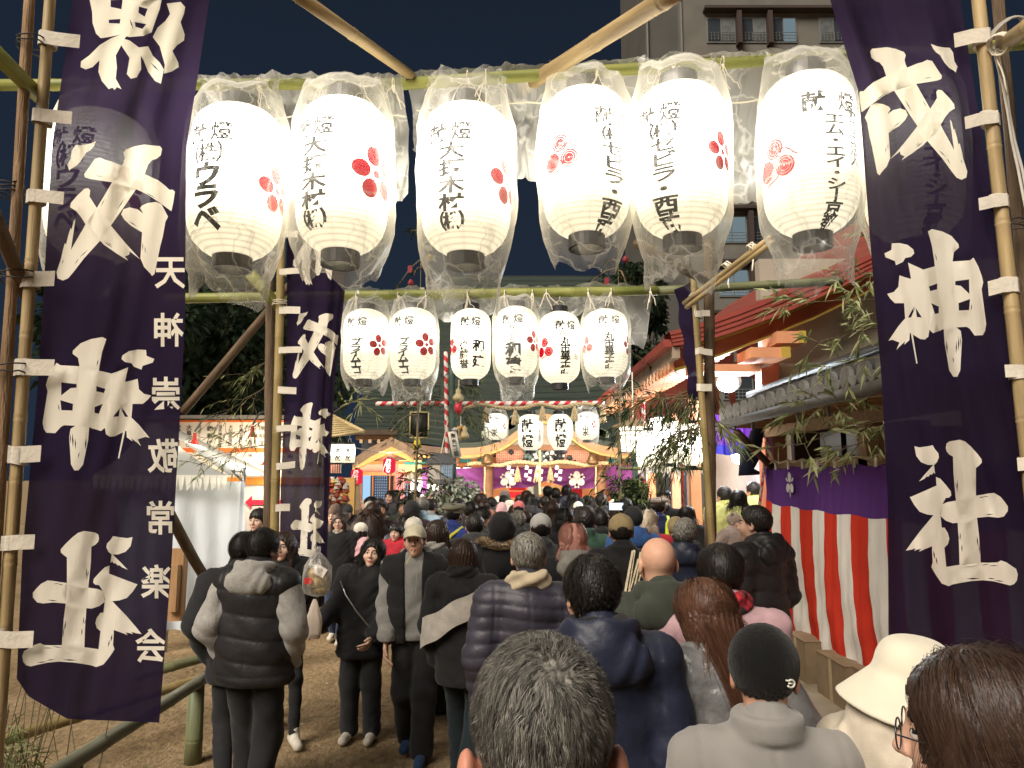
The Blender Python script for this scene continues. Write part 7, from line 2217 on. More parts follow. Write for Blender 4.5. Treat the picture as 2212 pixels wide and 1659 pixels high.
# ---- single hairs for the heads close to the lens
def strands(t, hm, n, m, length, seed, whorl=(0, -.06, 1.), g=.12, lift=.016, w=.0016, steps=7, kind='m', zmin=None, jit=.35, nz=.05, part=None, thick=.012, body=None, clump=0, ca=.45):
    q = np.random.default_rng(seed)
    d = q.normal(size=(n * 3, 3)); d /= np.linalg.norm(d, axis=1)[:, None]
    r0 = SKULL_R + .004
    p = SKULL_C + d * r0
    ok = p[:, 2] > hl(p[:, 1], kind) + (0.0 if zmin is None else zmin)
    if part is not None: ok &= (p[:, 1] < .05) | (p[:, 2] > .085)
    p = p[ok][:n]; d = d[ok][:n]; n = len(p)
    wv = np.array(whorl); wv = wv / np.linalg.norm(wv)
    nrm = d / r0; nrm /= np.linalg.norm(nrm, axis=1)[:, None]
    if part is None: away = d - wv
    else:
        away = np.stack([np.sign(d[:, 0] - part) * .9, -.25 + 0 * d[:, 0], -.2 + 0 * d[:, 0]], 1)
        away[:, 1] += np.where(d[:, 1] > .3, .0, -.4)
    tan = away - nrm * (away * nrm).sum(1)[:, None]
    tan /= np.linalg.norm(tan, axis=1)[:, None] + 1e-6
    sw = np.cross(nrm, tan)
    tan = tan + sw * (.35 if part is None else 0) + q.normal(size=(n, 3)) * jit
    if clump:
        cl = q.normal(size=(clump, 3)) * ca
        ci = np.argmin(((p[:, None, :] - p[q.integers(0, n, clump)][None]) ** 2).sum(2), axis=1)
        tan += cl[ci]
    L = length * q.uniform(.6, 1.15, n)
    th = thick + lift * q.uniform(.1, 1, n)
    pts = [p.copy()]
    cur = p.copy(); dr = tan / (np.linalg.norm(tan, axis=1)[:, None] + 1e-6)
    for i in range(steps):
        dr = dr * (1 - g) + np.array((0, 0, -1.)) * g + q.normal(size=(n, 3)) * nz
        dr /= np.linalg.norm(dr, axis=1)[:, None]
        cur = cur + dr * (L / steps)[:, None]
        rr = SKULL_R + (th * min(1, (i + 1.5) / 3))[:, None]
        e = (cur - SKULL_C) / rr
        k = np.linalg.norm(e, axis=1)
        ins = k < 1
        cur = np.where(ins[:, None], SKULL_C + e / k[:, None] * rr, cur)
        on = (~ins) & (cur[:, 2] > (-.055 if body is None else -.02)) & (k < 1.6)
        k2 = 1 + (k - 1) * .12
        cur = np.where(on[:, None], SKULL_C + e / k[:, None] * k2[:, None] * rr, cur)
        dr = cur - pts[-1]; dr /= np.linalg.norm(dr, axis=1)[:, None] + 1e-9
        if body is not None:
            low = cur[:, 2] < -.1
            rad = np.sqrt((cur[:, 0] / .105) ** 2 + ((cur[:, 1] + .03) / .10) ** 2)
            fix = low & (rad < 1)
            sc = np.where(fix, 1 / np.maximum(rad, .05), 1)
            cur[:, 0] *= sc; cur[:, 1] = (cur[:, 1] + .03) * sc - .03
        pts.append(cur.copy())
    P_ = np.stack(pts, 1)
    if clump:
        gi = q.integers(0, n, clump * 3)
        ci = np.concatenate([np.argmin(((p[i0:i0 + 3000, None, :] - p[gi][None]) ** 2).sum(2), axis=1) for i0 in range(0, n, 3000)])
        wt_ = (.72 * np.linspace(0, 1, steps + 1) ** .8)[None, :, None] * q.uniform(.5, 1, (n, 1, 1))
        P_ = P_ * (1 - wt_) + P_[gi[ci]] * wt_
    if part is not None:
        bad = ((P_[:, :, 1] > .062) & (np.abs(P_[:, :, 0]) < .060) & (P_[:, :, 2] < .055)).any(1) | (p[:, 1] > .075)
        P_ = P_[~bad]; n = len(P_)
    tg = np.gradient(P_, axis=1)
    nn = (P_ - SKULL_C) / (SKULL_R ** 2)
    if body is not None:
        lowz = P_[:, :, 2] < -.05; nn[lowz] = np.stack([P_[lowz][:, 0], P_[lowz][:, 1] + .03, 0 * P_[lowz][:, 0]], 1)
    sd_ = np.cross(tg, nn); sd_ /= np.linalg.norm(sd_, axis=2)[:, :, None] + 1e-9
    wd_ = (w * np.linspace(1, .25, steps + 1))[None, :, None] * q.uniform(.6, 1.3, (n, 1, 1))
    a, b = P_ - sd_ * wd_, P_ + sd_ * wd_
    V = np.stack([a, b], 2).reshape(n, -1, 3)
    k = (steps + 1) * 2
    f1 = np.array([(2 * i, 2 * i + 1, 2 * i + 3, 2 * i + 2) for i in range(steps)])
    Fc = (f1[None] + (np.arange(n) * k)[:, None, None]).reshape(-1, 4)
    if t is None: return V.reshape(-1, 3), Fc
    hair_o = next((c for c in t.children if c.name.startswith('hair')), None)
    o = np_obj('hair_strands', V.reshape(-1, 3), Fc, m, hair_o or t)
    if not hair_o: o.matrix_basis = hm
    return o

def lock(n, m, pts, seed, spread=.02, w=.0012):
    """a hanging lock of hair along a line given in head space"""
    def f(t, hm, lod):
        q = np.random.default_rng(seed)
        ps = np.array(pts); k = len(ps)
        o = q.normal(size=(n, 1, 3)) * spread * np.linspace(1, .55, k)[None, :, None]
        V_ = ps[None] + o + q.normal(size=(n, k, 3)) * .002
        sd_ = np.tile(np.array((1., .25, 0)), (n, k, 1)) * w * np.linspace(1, .4, k)[None, :, None]
        V = np.stack([V_ - sd_, V_ + sd_], 2).reshape(-1, 3)
        f1 = np.array([(2 * i, 2 * i + 1, 2 * i + 3, 2 * i + 2) for i in range(k - 1)])
        Fc = (f1[None] + (np.arange(n) * 2 * k)[:, None, None]).reshape(-1, 4)
        np_obj('hair_lock', V, Fc, m, next(c for c in t.children if c.name.startswith('hair')))
    return f
def ears(t, hm, lod):
    for s_ in (-1, 1):
        def fn(p):
            q_ = (p[0] * s_, p[1], p[2])
            e = ell(q_, (.103, -.012, -.050), (.015, .026, .040))
            e = smax(e, -ell(q_, (.120, .002, -.048), (.012, .016, .026)), .006)
            return smin(e, ell(q_, (.088, -.004, -.055), (.016, .016, .026)), .012)
        o = put('ear', geo(('ear', s_), fn, (-.13 if s_ < 0 else .06, -.05, -.11), (-.06 if s_ < 0 else .13, .03, .0), .0045), [mat((.50, .22, .15), .5, .1, 30, key='ear skin')], t); o.matrix_basis = hm
# ---------------------------------------------------------------- the people nearest the lens
def add_strands(*a, **k): return lambda t, hm, lod: strands(t, hm, *a, **k)
def multi(*fs): return lambda t, hm, lod: [f(t, hm, lod) for f in fs]
person('grey-haired person in front of the camera, seen from behind, head only', 1172, 1369, 1.09, 2, 'near', 2, ('short', HGR), None, dict(t=.03, quilt=(.09, .006)), CHAR, head=(2, -3, 0),
       extra=multi(add_strands(42000, HGR, .055, 1, whorl=(.12, -.75, .75), g=.14, lift=.016, w=.00042, jit=.16, nz=.05, clump=420, thick=.010), ears))
def logo(t, hm, lod):
    M = MB()
    pts = [(.012 * math.cos(a), .009 * math.sin(a)) for a in [PI * .25 + i * PI * 1.6 / 14 for i in range(15)]]
    def pl(x, z):
        an = R(139)
        return hm @ Vector((.0 + .0985 * math.sin(an) + .0 + x * math.cos(an) * 1.0, -.012 + .1125 * math.cos(an) * 1.02 - x * math.sin(an) * .9, .004 + z))
    M.tube([pl(*p) for p in pts], .0028, 5); M.tube([pl(.004, .006), pl(.016, .009)], .0024, 5); M.tube([pl(-.006, 0), pl(.008, .001)], .0022, 5)
    M.build('badge', mat((.62, .62, .55), .5, .1, 50, key='badge thread'), t, True)
person('person in black knit beanie and light grey jacket, seen from behind', 1637, 1336, 1.95, -4, 'near', 2, ('short', HB), ('beanie', fab((.0045, .0045, .005), .95, .25, .1, .2, 60, 320)), dict(t=.016, collar=.035, wr=.005), fab((.23, .22, .205), .9, .14, .2, .12, 6, 420), head=(-14, -4, 0), wd=1.06, extra=logo)
person('person in cream bucket hat and beige coat with one arm raised forward', 1955, 1350, 1.95, -58, 'near', 1, ('bob', HB), ('bucket', fab((.66, .61, .48), .95, .18, .3, .06, 8, 420)), dict(t=.026, hood=1), BEIGE, arms=('lift', 'hold'), head=(0, -4, 6), fem=1)
def glasses(mt, rr=.021, w=.0016):
    def f(t, hm, lod):
        M = MB()
        for s_ in (-1, 1):
            M.tube([hm @ Vector((s_ * .033 + rr * 1.1 * math.cos(a), .106, .0 + rr * math.sin(a))) for a in [i * PI / 8 for i in range(17)]], w, 5)
            M.tube([hm @ Vector((s_ * .055, .104, .004)), hm @ Vector((s_ * .078, .07, .005)), hm @ Vector((s_ * .083, -.005, .002))], w, 5)
        M.tube([hm @ Vector((-.011, .108, .003)), hm @ Vector((.011, .108, .003))], w, 5)
        M.build('glasses', mt, t, True)
    return f
GLB = mat((.03, .03, .035), .25, 0, metal=.3, spec=.6, key='glasses frame')
person('person with long dark brown hair and thin glasses at the lower right corner', 2112, 1388, 1.15, 55, 'near', 1, ('long', HDB), None, dict(t=.025), BLACK, head=(0, -2, 0), fem=1,
       extra=multi(glasses(GLB, .022, .0014), add_strands(26000, HDB, .46, 4, whorl=(0, .1, 1), g=.20, lift=.020, w=.0007, steps=14, kind='f', part=.02, jit=.03, nz=.006, thick=.020, body=1, clump=90, ca=.12)))
person('person leaning forward with long reddish brown hair and shiny grey padded jacket', 1524, 1238, 2.65, 14, 'near', 1, ('bob', HBR), None, dict(t=.036, quilt=(.17, .012), wr=.010, hem=.72), SILV, lean=(-.10, .16), head=(8, -14, -4), fem=1, arms=('front', 'front'),
       extra=multi(add_strands(12000, HBR, .23, 5, whorl=(0, -.1, 1), g=.22, lift=.018, w=.001, steps=9, kind='f', part=0, jit=.05, nz=.012, thick=.016, clump=60, ca=.14), lock(1500, HBR, [(-.04, -.09, -.06), (-.05, -.13, -.14), (-.055, -.17, -.24), (-.05, -.185, -.36), (-.045, -.19, -.50)], 3, .022)))
person('person with thinning dark hair in hooded navy padded coat', 1284, 1192, 2.5, 3, 'near', 0, ('short', HB), None, dict(t=.034, quilt=(.19, .005), hood=1, wr=.006, hem=.62), NAVY, head=(8, -10, 0), scarf=BLACK, wd=1.06,
       extra=add_strands(7000, HB, .055, 6, whorl=(.0, -.55, .85), g=.14, lift=.012, w=.0013, zmin=.0, jit=.22, clump=120))
person('person in dark plum quilted jacket with cropped hair and cream scarf', 1140, 1146, 3.8, 2, 'near', 0, ('short', HGR), None, dict(t=.036, quilt=(.062, .008), wr=.004), PLUMN, scarf=fab((.42, .35, .24), .9, .4), head=(-4, -3, 0), wd=1.0,
       extra=add_strands(5000, HGR, .022, 7, whorl=(0, -.5, .85), g=.1, lift=.006, w=.0013, jit=.2, thick=.008))
person('bald person in dark green hooded sweatshirt', 1420, 1152, 3.35, 2, 'near', 0, None, None, dict(t=.03, hood=1, wr=.008), DKGRN, head=(0, -4, 0), wd=1.05)
def plaid(t, hm, lod): pass
person('person with dark cropped hair, red plaid scarf and dusty pink coat', 1568, 1172, 3.15, -24, 'near', 1, ('child', HB), None, dict(t=.03, wr=.008, hem=.6), PINKC, scarf=mat((.40, .02, .03), .9, scale=45, col2=(.02, .012, .015), detail=0., key='red plaid'), lean=(.10, 0), fem=1, head=(20, -4, 0),
       extra=add_strands(6000, HB, .11, 8, whorl=(0, -.1, 1), g=.3, lift=.012, w=.0013, steps=8, kind='f', jit=.12, thick=.014))
def backpack_none(t, hm, lod): pass
person('person in black puffer jacket holding a child at the end of the striped curtain', 1630, 1089, 5.25, 32, 'near', 1, ('short', HB), None, dict(t=.045, quilt=(.105, .012), hem=.75, hood=1), BLKN, arms=('hold', 'hold'), head=(18, 0, 0), wd=1.02)
person('small child in fluffy pinkish bear-eared hood held against the black puffer jacket', 1585, 1107, 5.45, 200, 'near', 3, None, ('earhat', fab((.46, .34, .28), 1., .8, .4, .1, 30, 200)), dict(t=.045, wr=.01, hem=.8), fab((.48, .36, .31), 1., .8, .4, .1, 30, 200), H=.80, legs=('stand', .5), lm=WHITEK, sm=WHITEK, arms=('hold', 'front'), head=(30, 0, 0))
def fur_trim(t, hm, lod):
    q = np.random.default_rng(3); n = 4200
    a = q.uniform(0, 2 * PI, n)
    c = np.stack([.150 * np.cos(a), -.055 + .105 * np.sin(a), 1.475 + .03 * np.cos(2 * a) - .02 * np.sin(a)], 1)
    d = q.normal(size=(n, 3)); d /= np.linalg.norm(d, axis=1)[:, None]; d[:, 2] = np.abs(d[:, 2]) * .8
    b = c + d * .02; e = c + d * q.uniform(.045, .075, n)[:, None] + np.array((0, -.01, -.012))
    s_ = np.cross(d, q.normal(size=(n, 3))); s_ /= np.linalg.norm(s_, axis=1)[:, None]
    V = np.stack([b - s_ * .003, b + s_ * .003, e + s_ * .0012, e - s_ * .0012], 1).reshape(-1, 3)
    np_obj('fur_trim', V, np.arange(4 * n).reshape(-1, 4), FUR, t)
    M = MB(); M.tube([(.150 * math.cos(x), -.055 + .105 * math.sin(x), 1.475 + .03 * math.cos(2 * x) - .02 * math.sin(x)) for x in [i * PI / 12 for i in range(25)]], .032, 8)
    M.build('fur_base', FUR, t, True)
person('person in black parka with brown fur-trimmed hood and black hood up', 1084, 1103, 5.9, 0, 'near', 0, None, ('hood', BLACK), dict(t=.038, wr=.008, hoodbag=1, hem=.7), BLACK, extra=fur_trim, wd=1.05)
def white_band(t, hm, lod):
    M = MB(); n = 20
    for i in range(n):
        for (a0, w0), (a1, w1) in ((((-.20, 1.05), .0), ((.20, 1.28), 0)),):
            pass
    M = MB()
    vs = []
    for i in range(n + 1):
        u = i / n; x = -.27 + .52 * u
        y = -math.sqrt(max(.0004, 1 - (x / .275) ** 2)) * .18 - .006
        zc = 1.045 + .30 * u
        for k in (-1, -.5, 0, .5, 1): vs.append((x - .04, y - .006 * (1 - k * k), zc + k * (.10 - .02 * u) + .008 * math.sin(u * 14)))
    M.add(vs, [(i * 5 + j, (i + 1) * 5 + j, (i + 1) * 5 + j + 1, i * 5 + j + 1) for i in range(n) for j in range(4)])
    M.build('white_panel', fab((.50, .47, .42), .95, .5), t, True)
person('person in black jacket with a broad slanting white panel across the back', 1003, 1160, 5.0, -14, 'near', 0, ('bob', HDB), None, dict(t=.036, wr=.008, hem=.72, collar=.05), BLACK, legs=('stride', .9), lm=fab((.010, .018, .022)), lean=(-.03, .05), extra=white_band, fem=1, scarf=BLACK, wd=1.0)

# ---------------------------------------------------------------- group at the left
person('person in black quilted vest over light grey hooded sweatshirt, walking away at left', 566, 1139, 4.55, -6, 'near', 0, ('short', HB), None, dict(t=.032, hood=1, wr=.010, hem=.86), fab((.30, .29, .27), .9, .5, .2, .1, 30, 150), dict(t=.062, arms=False, quilt=(.135, .014), hem=.80, wr=.006, collar=.02, shoulder=True), BLKN, legs=('step', 1.1), lm=BLACK, head=(-16, -4, 0), arms=('pocket', 'pocket'), wd=1.06,
       extra=add_strands(4000, HB, .05, 21, whorl=(0, -.5, .85), g=.14, lift=.012, w=.0016, jit=.22))
person('person all in black striding to the left beside the white tent', 520, 1147, 4.95, 24, 'near', 1, ('short', HB), None, dict(t=.04, wr=.008, hem=.74), BLACK, legs=('stride2', .3), lean=(-.04, .10), head=(-20, -8, 0), arms=('pocket', 'front'),
       extra=add_strands(4000, HB, .06, 22, whorl=(0, -.5, .85), g=.16, lift=.014, w=.0016, jit=.22))
person('person with glasses in black jacket and slim trousers carrying a charm in clear bag', 620, 1146, 5.9, 205, 'near', 3, ('mid', HDB), None, dict(t=.036, wr=.008, hood=1), BLACK, legs=('stride', .0), sm=fab((.62, .58, .50)), arms=('hold', 'front'), head=(-30, 0, 0), fem=1, extra=glasses(GLB))
def lucky_bag():
    c = P(686, 1245, 5.55); k = 5.55 / F
    t = thing('charm_bag', 'clear plastic bag with golden lucky charm held at the left group', 'bag', c)
    M = MB()
    for dx, dz, rx, rz in ((0, -12, 24, 15), (-4, 6, 16, 14), (8, -26, 18, 10)):
        M.lathe([(rx * k * math.sin(a), rz * k * -math.cos(a)) for a in [i * PI / 8 for i in range(9)]], 14, Vector((dx, 0, dz)) * k)
    M.build('charm', mat((.55, .38, .13), .4, .3, 20, metal=.3, key='golden straw'), t, True)
    M = MB(); M.box(Vector((10, -22, 14)) * k, (26 * k, .006, 20 * k), rot=Matrix.Rotation(R(30), 3, 'Y')); M.build('card', mat((.7, .62, .56), .7, .1, 9, key='card'), t)
    M = MB(); M.box(Vector((-12, -25, -6)) * k, (16 * k, .01, 12 * k)); M.build('red_tag', mat((.6, .03, .03), .6, key='red tag'), t)
    M = MB(); q = random.Random(2)
    pr = [(3, 62), (5, 56), (4, 50), (16, 38), (27, 22), (30, 4), (30, -18), (26, -34), (12, -40), (0, -41)]
    vs = []
    for r, z in pr:
        for j in range(18):
            a = 2 * PI * j / 18; rr = r * k * q.uniform(.88, 1.12); vs.append((rr * math.cos(a), rr * math.sin(a), z * k + q.uniform(-2, 2) * k))
    M.add(vs, [(i * 18 + j, i * 18 + (j + 1) % 18, (i + 1) * 18 + (j + 1) % 18, (i + 1) * 18 + j) for i in range(len(pr) - 1) for j in range(18)])
    M.build('plastic_film', plastic(.22, .7), t)
lucky_bag()
def shop_bag():
    c = P(679, 1330, 5.5); k = 5.5 / F
    M = MB(); q = random.Random(4)
    pr = [(3, 34), (6, 28), (10, 16), (15, 0), (18, -18), (17, -36), (12, -46), (0, -47)]
    vs = []
    for r, z in pr:
        for j in range(14):
            a = 2 * PI * j / 14; rr = r * k * q.uniform(.85, 1.12); vs.append(c + Vector((rr * math.cos(a), rr * .6 * math.sin(a), z * k)))
    M.add(vs, [(i * 14 + j, i * 14 + (j + 1) % 14, (i + 1) * 14 + (j + 1) % 14, (i + 1) * 14 + j) for i in range(len(pr) - 1) for j in range(14)])
    tag(M.build('shopping_bag', cloth((.62, .54, .46), (.2, .16, .12), key='thin carrier bag', fold=.6)), 'small whitish carrier bag hanging below the charm bag', 'bag')
shop_bag()
person('smiling person with bowl-cut black hair between the tent and the bamboo post', 563, 1097, 7.8, 190, 'near', 3, ('child', HB), None, dict(t=.03), BLACK, head=(-25, 0, 0))

# ---------------------------------------------------------------- the pair walking towards the camera
def bag_strap(t, hm, lod):
    M = MB(); M.tube([(.17, .13, 1.36), (.10, .19, 1.25), (0, .205, 1.12), (-.12, .185, .98), (-.2, .12, .9)], .007, 5)
    M.build('chain_strap', mat((.5, .5, .48), .3, .3, 90, metal=.9, key='chain'), t, True)
person('person with long black hair in black coat holding the arm of the capped companion', 805, 1162, 5.85, 176, 'near', 3, ('xlong', HB), None, dict(t=.06, wr=.010, hem=.70, ak=.05), BLACK, legs=('stand', 1.2), lm=fab((.030, .031, .033)), sm=fab((.60, .56, .48)), arms=('clutch', 'link'), lean=(-.12, .02), head=(4, 4, -6), fem=1,
       extra=multi(bag_strap, add_strands(5000, HB, .48, 31, whorl=(0, .1, 1), g=.22, lift=.02, w=.0016, steps=11, kind='f', part=.0, jit=.08, thick=.020, body=1)))
def straw(t, hm, lod):
    M = MB(); M.tube([hm @ Vector((-.004, .10, -.065)), hm @ Vector((.05, .16, -.17))], .0032, 5)
    M.build('skewer', mat((.6, .48, .25), .6, key='bamboo skewer'), t)
    M = MB(); M.tube([hm @ Vector((x * .011, .0, z)) + Vector((0, 0, 0)) for x, z in ()] or [(-.02, .165, 1.40), (-.022, .19, 1.30), (-.02, .2, 1.22)], .003, 5); M.tube([(.02, .165, 1.40), (.024, .19, 1.32), (.02, .2, 1.26)], .003, 5)
    M.build('drawstring', fab((.3, .29, .27)), t)
person('person in cream cap, open black vest and grey hoodie with a skewer in the mouth', 897, 1128, 5.55, 178, 'near', 1, ('short', HB), ('cap', fab((.56, .52, .38), .9, .3)), dict(t=.034, hood=1, wr=.010, hem=.86), fab((.23, .225, .21), .9, .5, .2, .1, 30, 150), None, None, legs=('step', 1.5), lm=BLACK, sm=fab((.02, .05, .12)), arms=('down', 'low'), lean=(.03, .0), head=(2, 6, 3), extra=straw, wd=1.12)
def open_vest():
    """the companion's vest: two padded fronts and a back, open in the middle"""
    t = [o for o in C.objects if o.name.startswith('person') and o.type == 'EMPTY'][-1]
    A_ = [arm_pose('down', -1), arm_pose('low', 1)]
    c = dict(t=.058, arms=False, quilt=(.16, .010), hem=.84, wr=.006, wd=1.12)
    f0 = coat_fn(c, A_)
    def fn(p):
        d = f0(p)
        return smax(d, -np.maximum(np.abs(p[0] - .0) - (.062 + .02 * np.abs(p[2] - 1.1)), .02 - p[1]), .012)
    lx, ly = .03, .0
    def shear(v):
        k = np.clip(v[:, 2] - .9, 0, None); v = v.copy(); v[:, 0] += lx * k; v[:, 1] += ly * k; return v
    put('vest', geo(('open_vest',), fn, (-.42, -.33, .55), (.42, .36, 1.6), .0105, shear), [fab((.012, .012, .013))], t)
open_vest()

# ---------------------------------------------------------------- people of the middle distance, one by one
def mid(label, px, py, Y, yaw=0, **k): return person(label, px, py, Y, yaw, k.pop('lod', 'mid'), **k)
CAPG = fab((.38, .37, .35)); 
mid('person in light grey cap and dark jacket seen from behind, in mid-queue', 1168, 1104, 6.0, 0, hat=('cap', CAPG), coat=dict(t=.03), cm=CHAR)
mid('person with salmon pink hair and grey hood over a black coat', 1237, 1129, 5.4, 4, hair=('bob', HPK), coat=dict(t=.03, hood=1), cm=GREYK, over=dict(t=.04, hem=.8), om=BLACK, fem=1)
mid('person in tan cap and black jacket seen from behind', 1341, 1104, 5.3, -3, hat=('cap', TANK), coat=dict(t=.04, hem=.75), cm=BLACK, wd=1.06, lod='near')
mid('grey-haired person with glasses in dark hooded jacket near the log post', 1480, 1122, 6.3, -24, hair=('curly', HGR), coat=dict(t=.036, hood=1), cm=NAVY, extra=glasses(GLB))
mid('person in knitted tan beanie behind the grey-haired one', 1459, 1113, 7.6, 0, hat=('beanie', TANK), coat=dict(t=.03), cm=BLACK)
mid('person with pale bobbed hair in red jacket', 1399, 1100, 7.6, -25, hair=('bob', HBL), coat=dict(t=.035), cm=REDK, fem=1)
mid('person in fluffy black bear-eared hat and blue coat', 1366, 1091, 7.2, 5, hair=('short', HB), hat=('earhat', BLACK), coat=dict(t=.035, hood=1), cm=BLUEK)
mid('person with curly dark hair and green collar', 1263, 1097, 7.3, 6, hair=('curly', HB), coat=dict(t=.03, collar=.05), cm=fab((.03, .07, .045)))
mid('person with smooth black bob and black coat', 1219, 1096, 8.6, 0, hair=('bob', HB), coat=dict(t=.03), fem=1)
mid('person with very long dark hair right of the red cap', 1192, 1082, 9.2, 0, hair=('long', HDB), coat=dict(t=.03), fem=1)
mid('person with thin grey-streaked hair beside the black hood', 1118, 1101, 8.3, 20, hair=('short', HGR), coat=dict(t=.03), cm=CHAR)
mid('person in white cap far in the queue', 1249, 1081, 12.0, -10, hat=('cap', WHITEK), coat=dict(t=.03))
mid('person in coral red cap', 1121, 1079, 11.2, -8, hat=('cap', fab((.50, .13, .12))), coat=dict(t=.03))
mid('person in bright pink beanie', 1083, 1088, 11.0, 10, hat=('slouch', PNK), coat=dict(t=.03), cm=BRWN)
mid('person in cream bucket hat far in the queue', 1101, 1077, 12.4, 0, hat=('bucket', WHITEK), coat=dict(t=.03))
mid('person in orange knit hat behind the black hood', 1056, 1098, 9.6, 0, hat=('beanie', fab((.55, .17, .09))), coat=dict(t=.03), cm=BRWN)
mid('person in dark hooded coat left of the fur-trimmed parka', 1025, 1107, 6.9, 8, hair=('short', HB), coat=dict(t=.045, hood=1), cm=CHAR, lod='near')
mid('person with glasses in profile, facing right in the crowd', 1044, 1094, 8.3, -75, hair=('short', HB), coat=dict(t=.03), cm=CHAR, extra=glasses(GLB))
def hivis(t, hm, lod):
    M = MB()
    Y_ = mat((.55, .70, .03), .6, .1, 9, key='high-visibility yellow')
    for s_ in (-1, 1):
        M.tube([(s_ * .10, .10, 1.38), (s_ * .11, -.02, 1.47), (s_ * .11, -.13, 1.38), (s_ * .10, -.16, 1.15), (s_ * .10, -.155, .95)], .03, 6)
    M.tube([(.21 * math.cos(a), .155 * math.sin(a), 1.0) for a in [i * PI / 10 for i in range(21)]], .025, 6)
    M.build('reflective_strap', Y_, t, True)
GUARD = fab((.02, .025, .09))
mid('uniformed guard with yellow reflective straps by the right green post', 1421, 1071, 9.3, -12, hat=('guard', fab((.22, .18, .15))), coat=dict(t=.03), cm=GUARD, extra=hivis, lod='near')
def vest2(t, hm, lod):
    M = MB(); M.tube([(.16, .06, 1.40), (.13, -.05, 1.46), (.05, -.15, 1.38), (-.12, -.17, 1.15)], .02, 6); M.tube([(-.16, .06, 1.40), (-.13, -.05, 1.46), (-.05, -.15, 1.38)], .02, 6)
    M.build('reflective_strap', mat((.62, .60, .08), .6, key='yellow strap'), t, True)
    M = MB(); M.lathe([(0, .01), (.035, .008), (.04, 0)], 12, (0, 0, 0)); o = M.build('badge', mat((.5, .55, .5), .5, key='round badge'), t); o.location = (.25, -.03, 1.22); o.rotation_euler = (0, R(90), 0)
mid('uniformed guard in bright blue jacket at the pale bush', 981, 1084, 8.2, -20, hair=('short', HB), hat=('guard', fab((.23, .21, .15))), coat=dict(t=.034), cm=fab((.03, .05, .22)), extra=vest2, lod='near')
def mask(t, hm, lod):
    def fn(p):
        d = ell(p, (0, .062, -.058), (.056, .050, .046)); return smax(d, .045 - p[1], .006)
    o = put('face_mask', geo(('face_mask',), fn, (-.07, .02, -.12), (.07, .13, 0), .007), [fab((.68, .70, .70))], t); o.matrix_basis = hm
mid('person with face mask turned to the camera, right of the guard', 1434, 1055, 9.9, 170, hair=('short', HB), coat=dict(t=.03), extra=mask, skin=3)
mid('person with brown shoulder-length hair in profile looking right, grey scarf', 953, 1122, 6.6, -62, hair=('mid', HDB), coat=dict(t=.03), scarf=GREYK, fem=1, lod='near', skin=3, head=(0, 12, 0))
mid('person in backward white cap and glasses behind the pair', 893, 1113, 6.9, 172, hair=('short', HB), hat=('backcap', WHITEK), coat=dict(t=.03), cm=CHAR, extra=glasses(GLB), lod='near')
mid('child in bright red jumper carried behind the pair', 856, 1130, 6.55, 168, hair=('child', HB), coat=dict(t=.05, hem=.84, collar=.06), cm=REDK, H=1.05, lod='near', skin=3, legs=('stand', .4), lm=CHAR)
mid('person in black coat, pale knitted scarf and glasses near the far banner', 733, 1107, 9.2, 182, hair=('long', HDB), coat=dict(t=.035, hem=.72), cm=BLACK, scarf=fab((.42, .39, .34), .95, .6), legs=('step', .3), lm=DENIM, sm=WHITEK, fem=1, lod='near', extra=glasses(GLB), skin=3)
mid('small child in pink padded jacket and white hat, seen from the side', 778, 1127, 9.3, 120, hair=('mid', HB), hat=('beanie', WHITEK), coat=dict(t=.06, quilt=(.10, .012), hem=.80), cm=PNK, lm=fab((.10, .10, .10)), legs=('stand', .4), sm=WHITEK)
mid('person in black quilted coat with very long brown hair, seen from behind', 806, 1084, 9.8, 8, hair=('xlong', HDB), coat=dict(t=.05, quilt=(.10, .01), hem=.5), cm=BLKN, fem=1)
mid('person in dark cap looking down, facing the camera at far left', 751, 1083, 10.6, 175, hair=('short', HB), hat=('cap', CHAR), coat=dict(t=.04, hood=1), head=(0, -18, 0))
mid('person in pale cap holding a bouquet bag among those at the left', 798, 1080, 10.9, 170, hair=('short', HB), hat=('cap', WHITEK), coat=dict(t=.03), cm=TANK)
mid('person in flat brown hat at the edge of the far banner', 722, 1092, 9.8, 168, hair=('short', HB), hat=('slouch', BRWN), coat=dict(t=.03), cm=BRWN)
mid('person in light blue denim jacket with grey hair, seen from behind', 913, 1072, 10.2, -8, hair=('short', HGR), coat=dict(t=.03), cm=LBLUE, lm=fab((.16, .16, .15)))
mid('person in dark maroon hood seen from behind', 890, 1080, 10.0, 10, hat=('hood', BLACK), hair=None, coat=dict(t=.035), cm=fab((.03, .012, .016)))
mid('person with hair in a bun and dark jumper near the lattice door', 843, 1059, 14.6, 160, hair=('bun', HB), coat=dict(t=.02), cm=CHAR, fem=1)
mid('person in light kimono-like white jacket standing in the lit booth', 905, 1013, 18.6, 150, hair=('short', HB), coat=dict(t=.02), cm=fab((.62, .68, .74)), H=1.68)
mid('person in white at the booth counter with dark hair', 897, 1060, 16.2, 178, hair=('mid', HB), coat=dict(t=.02), cm=WHITEK, fem=1)
mid('person with dark hair facing the camera beside the booth', 930, 1060, 14.6, 170, hair=('short', HB), coat=dict(t=.025), cm=CHAR)
mid('masked person with black bob beside the pale bush', 950, 1066, 13.6, 178, hair=('mid', HB), coat=dict(t=.025), extra=mask, fem=1)
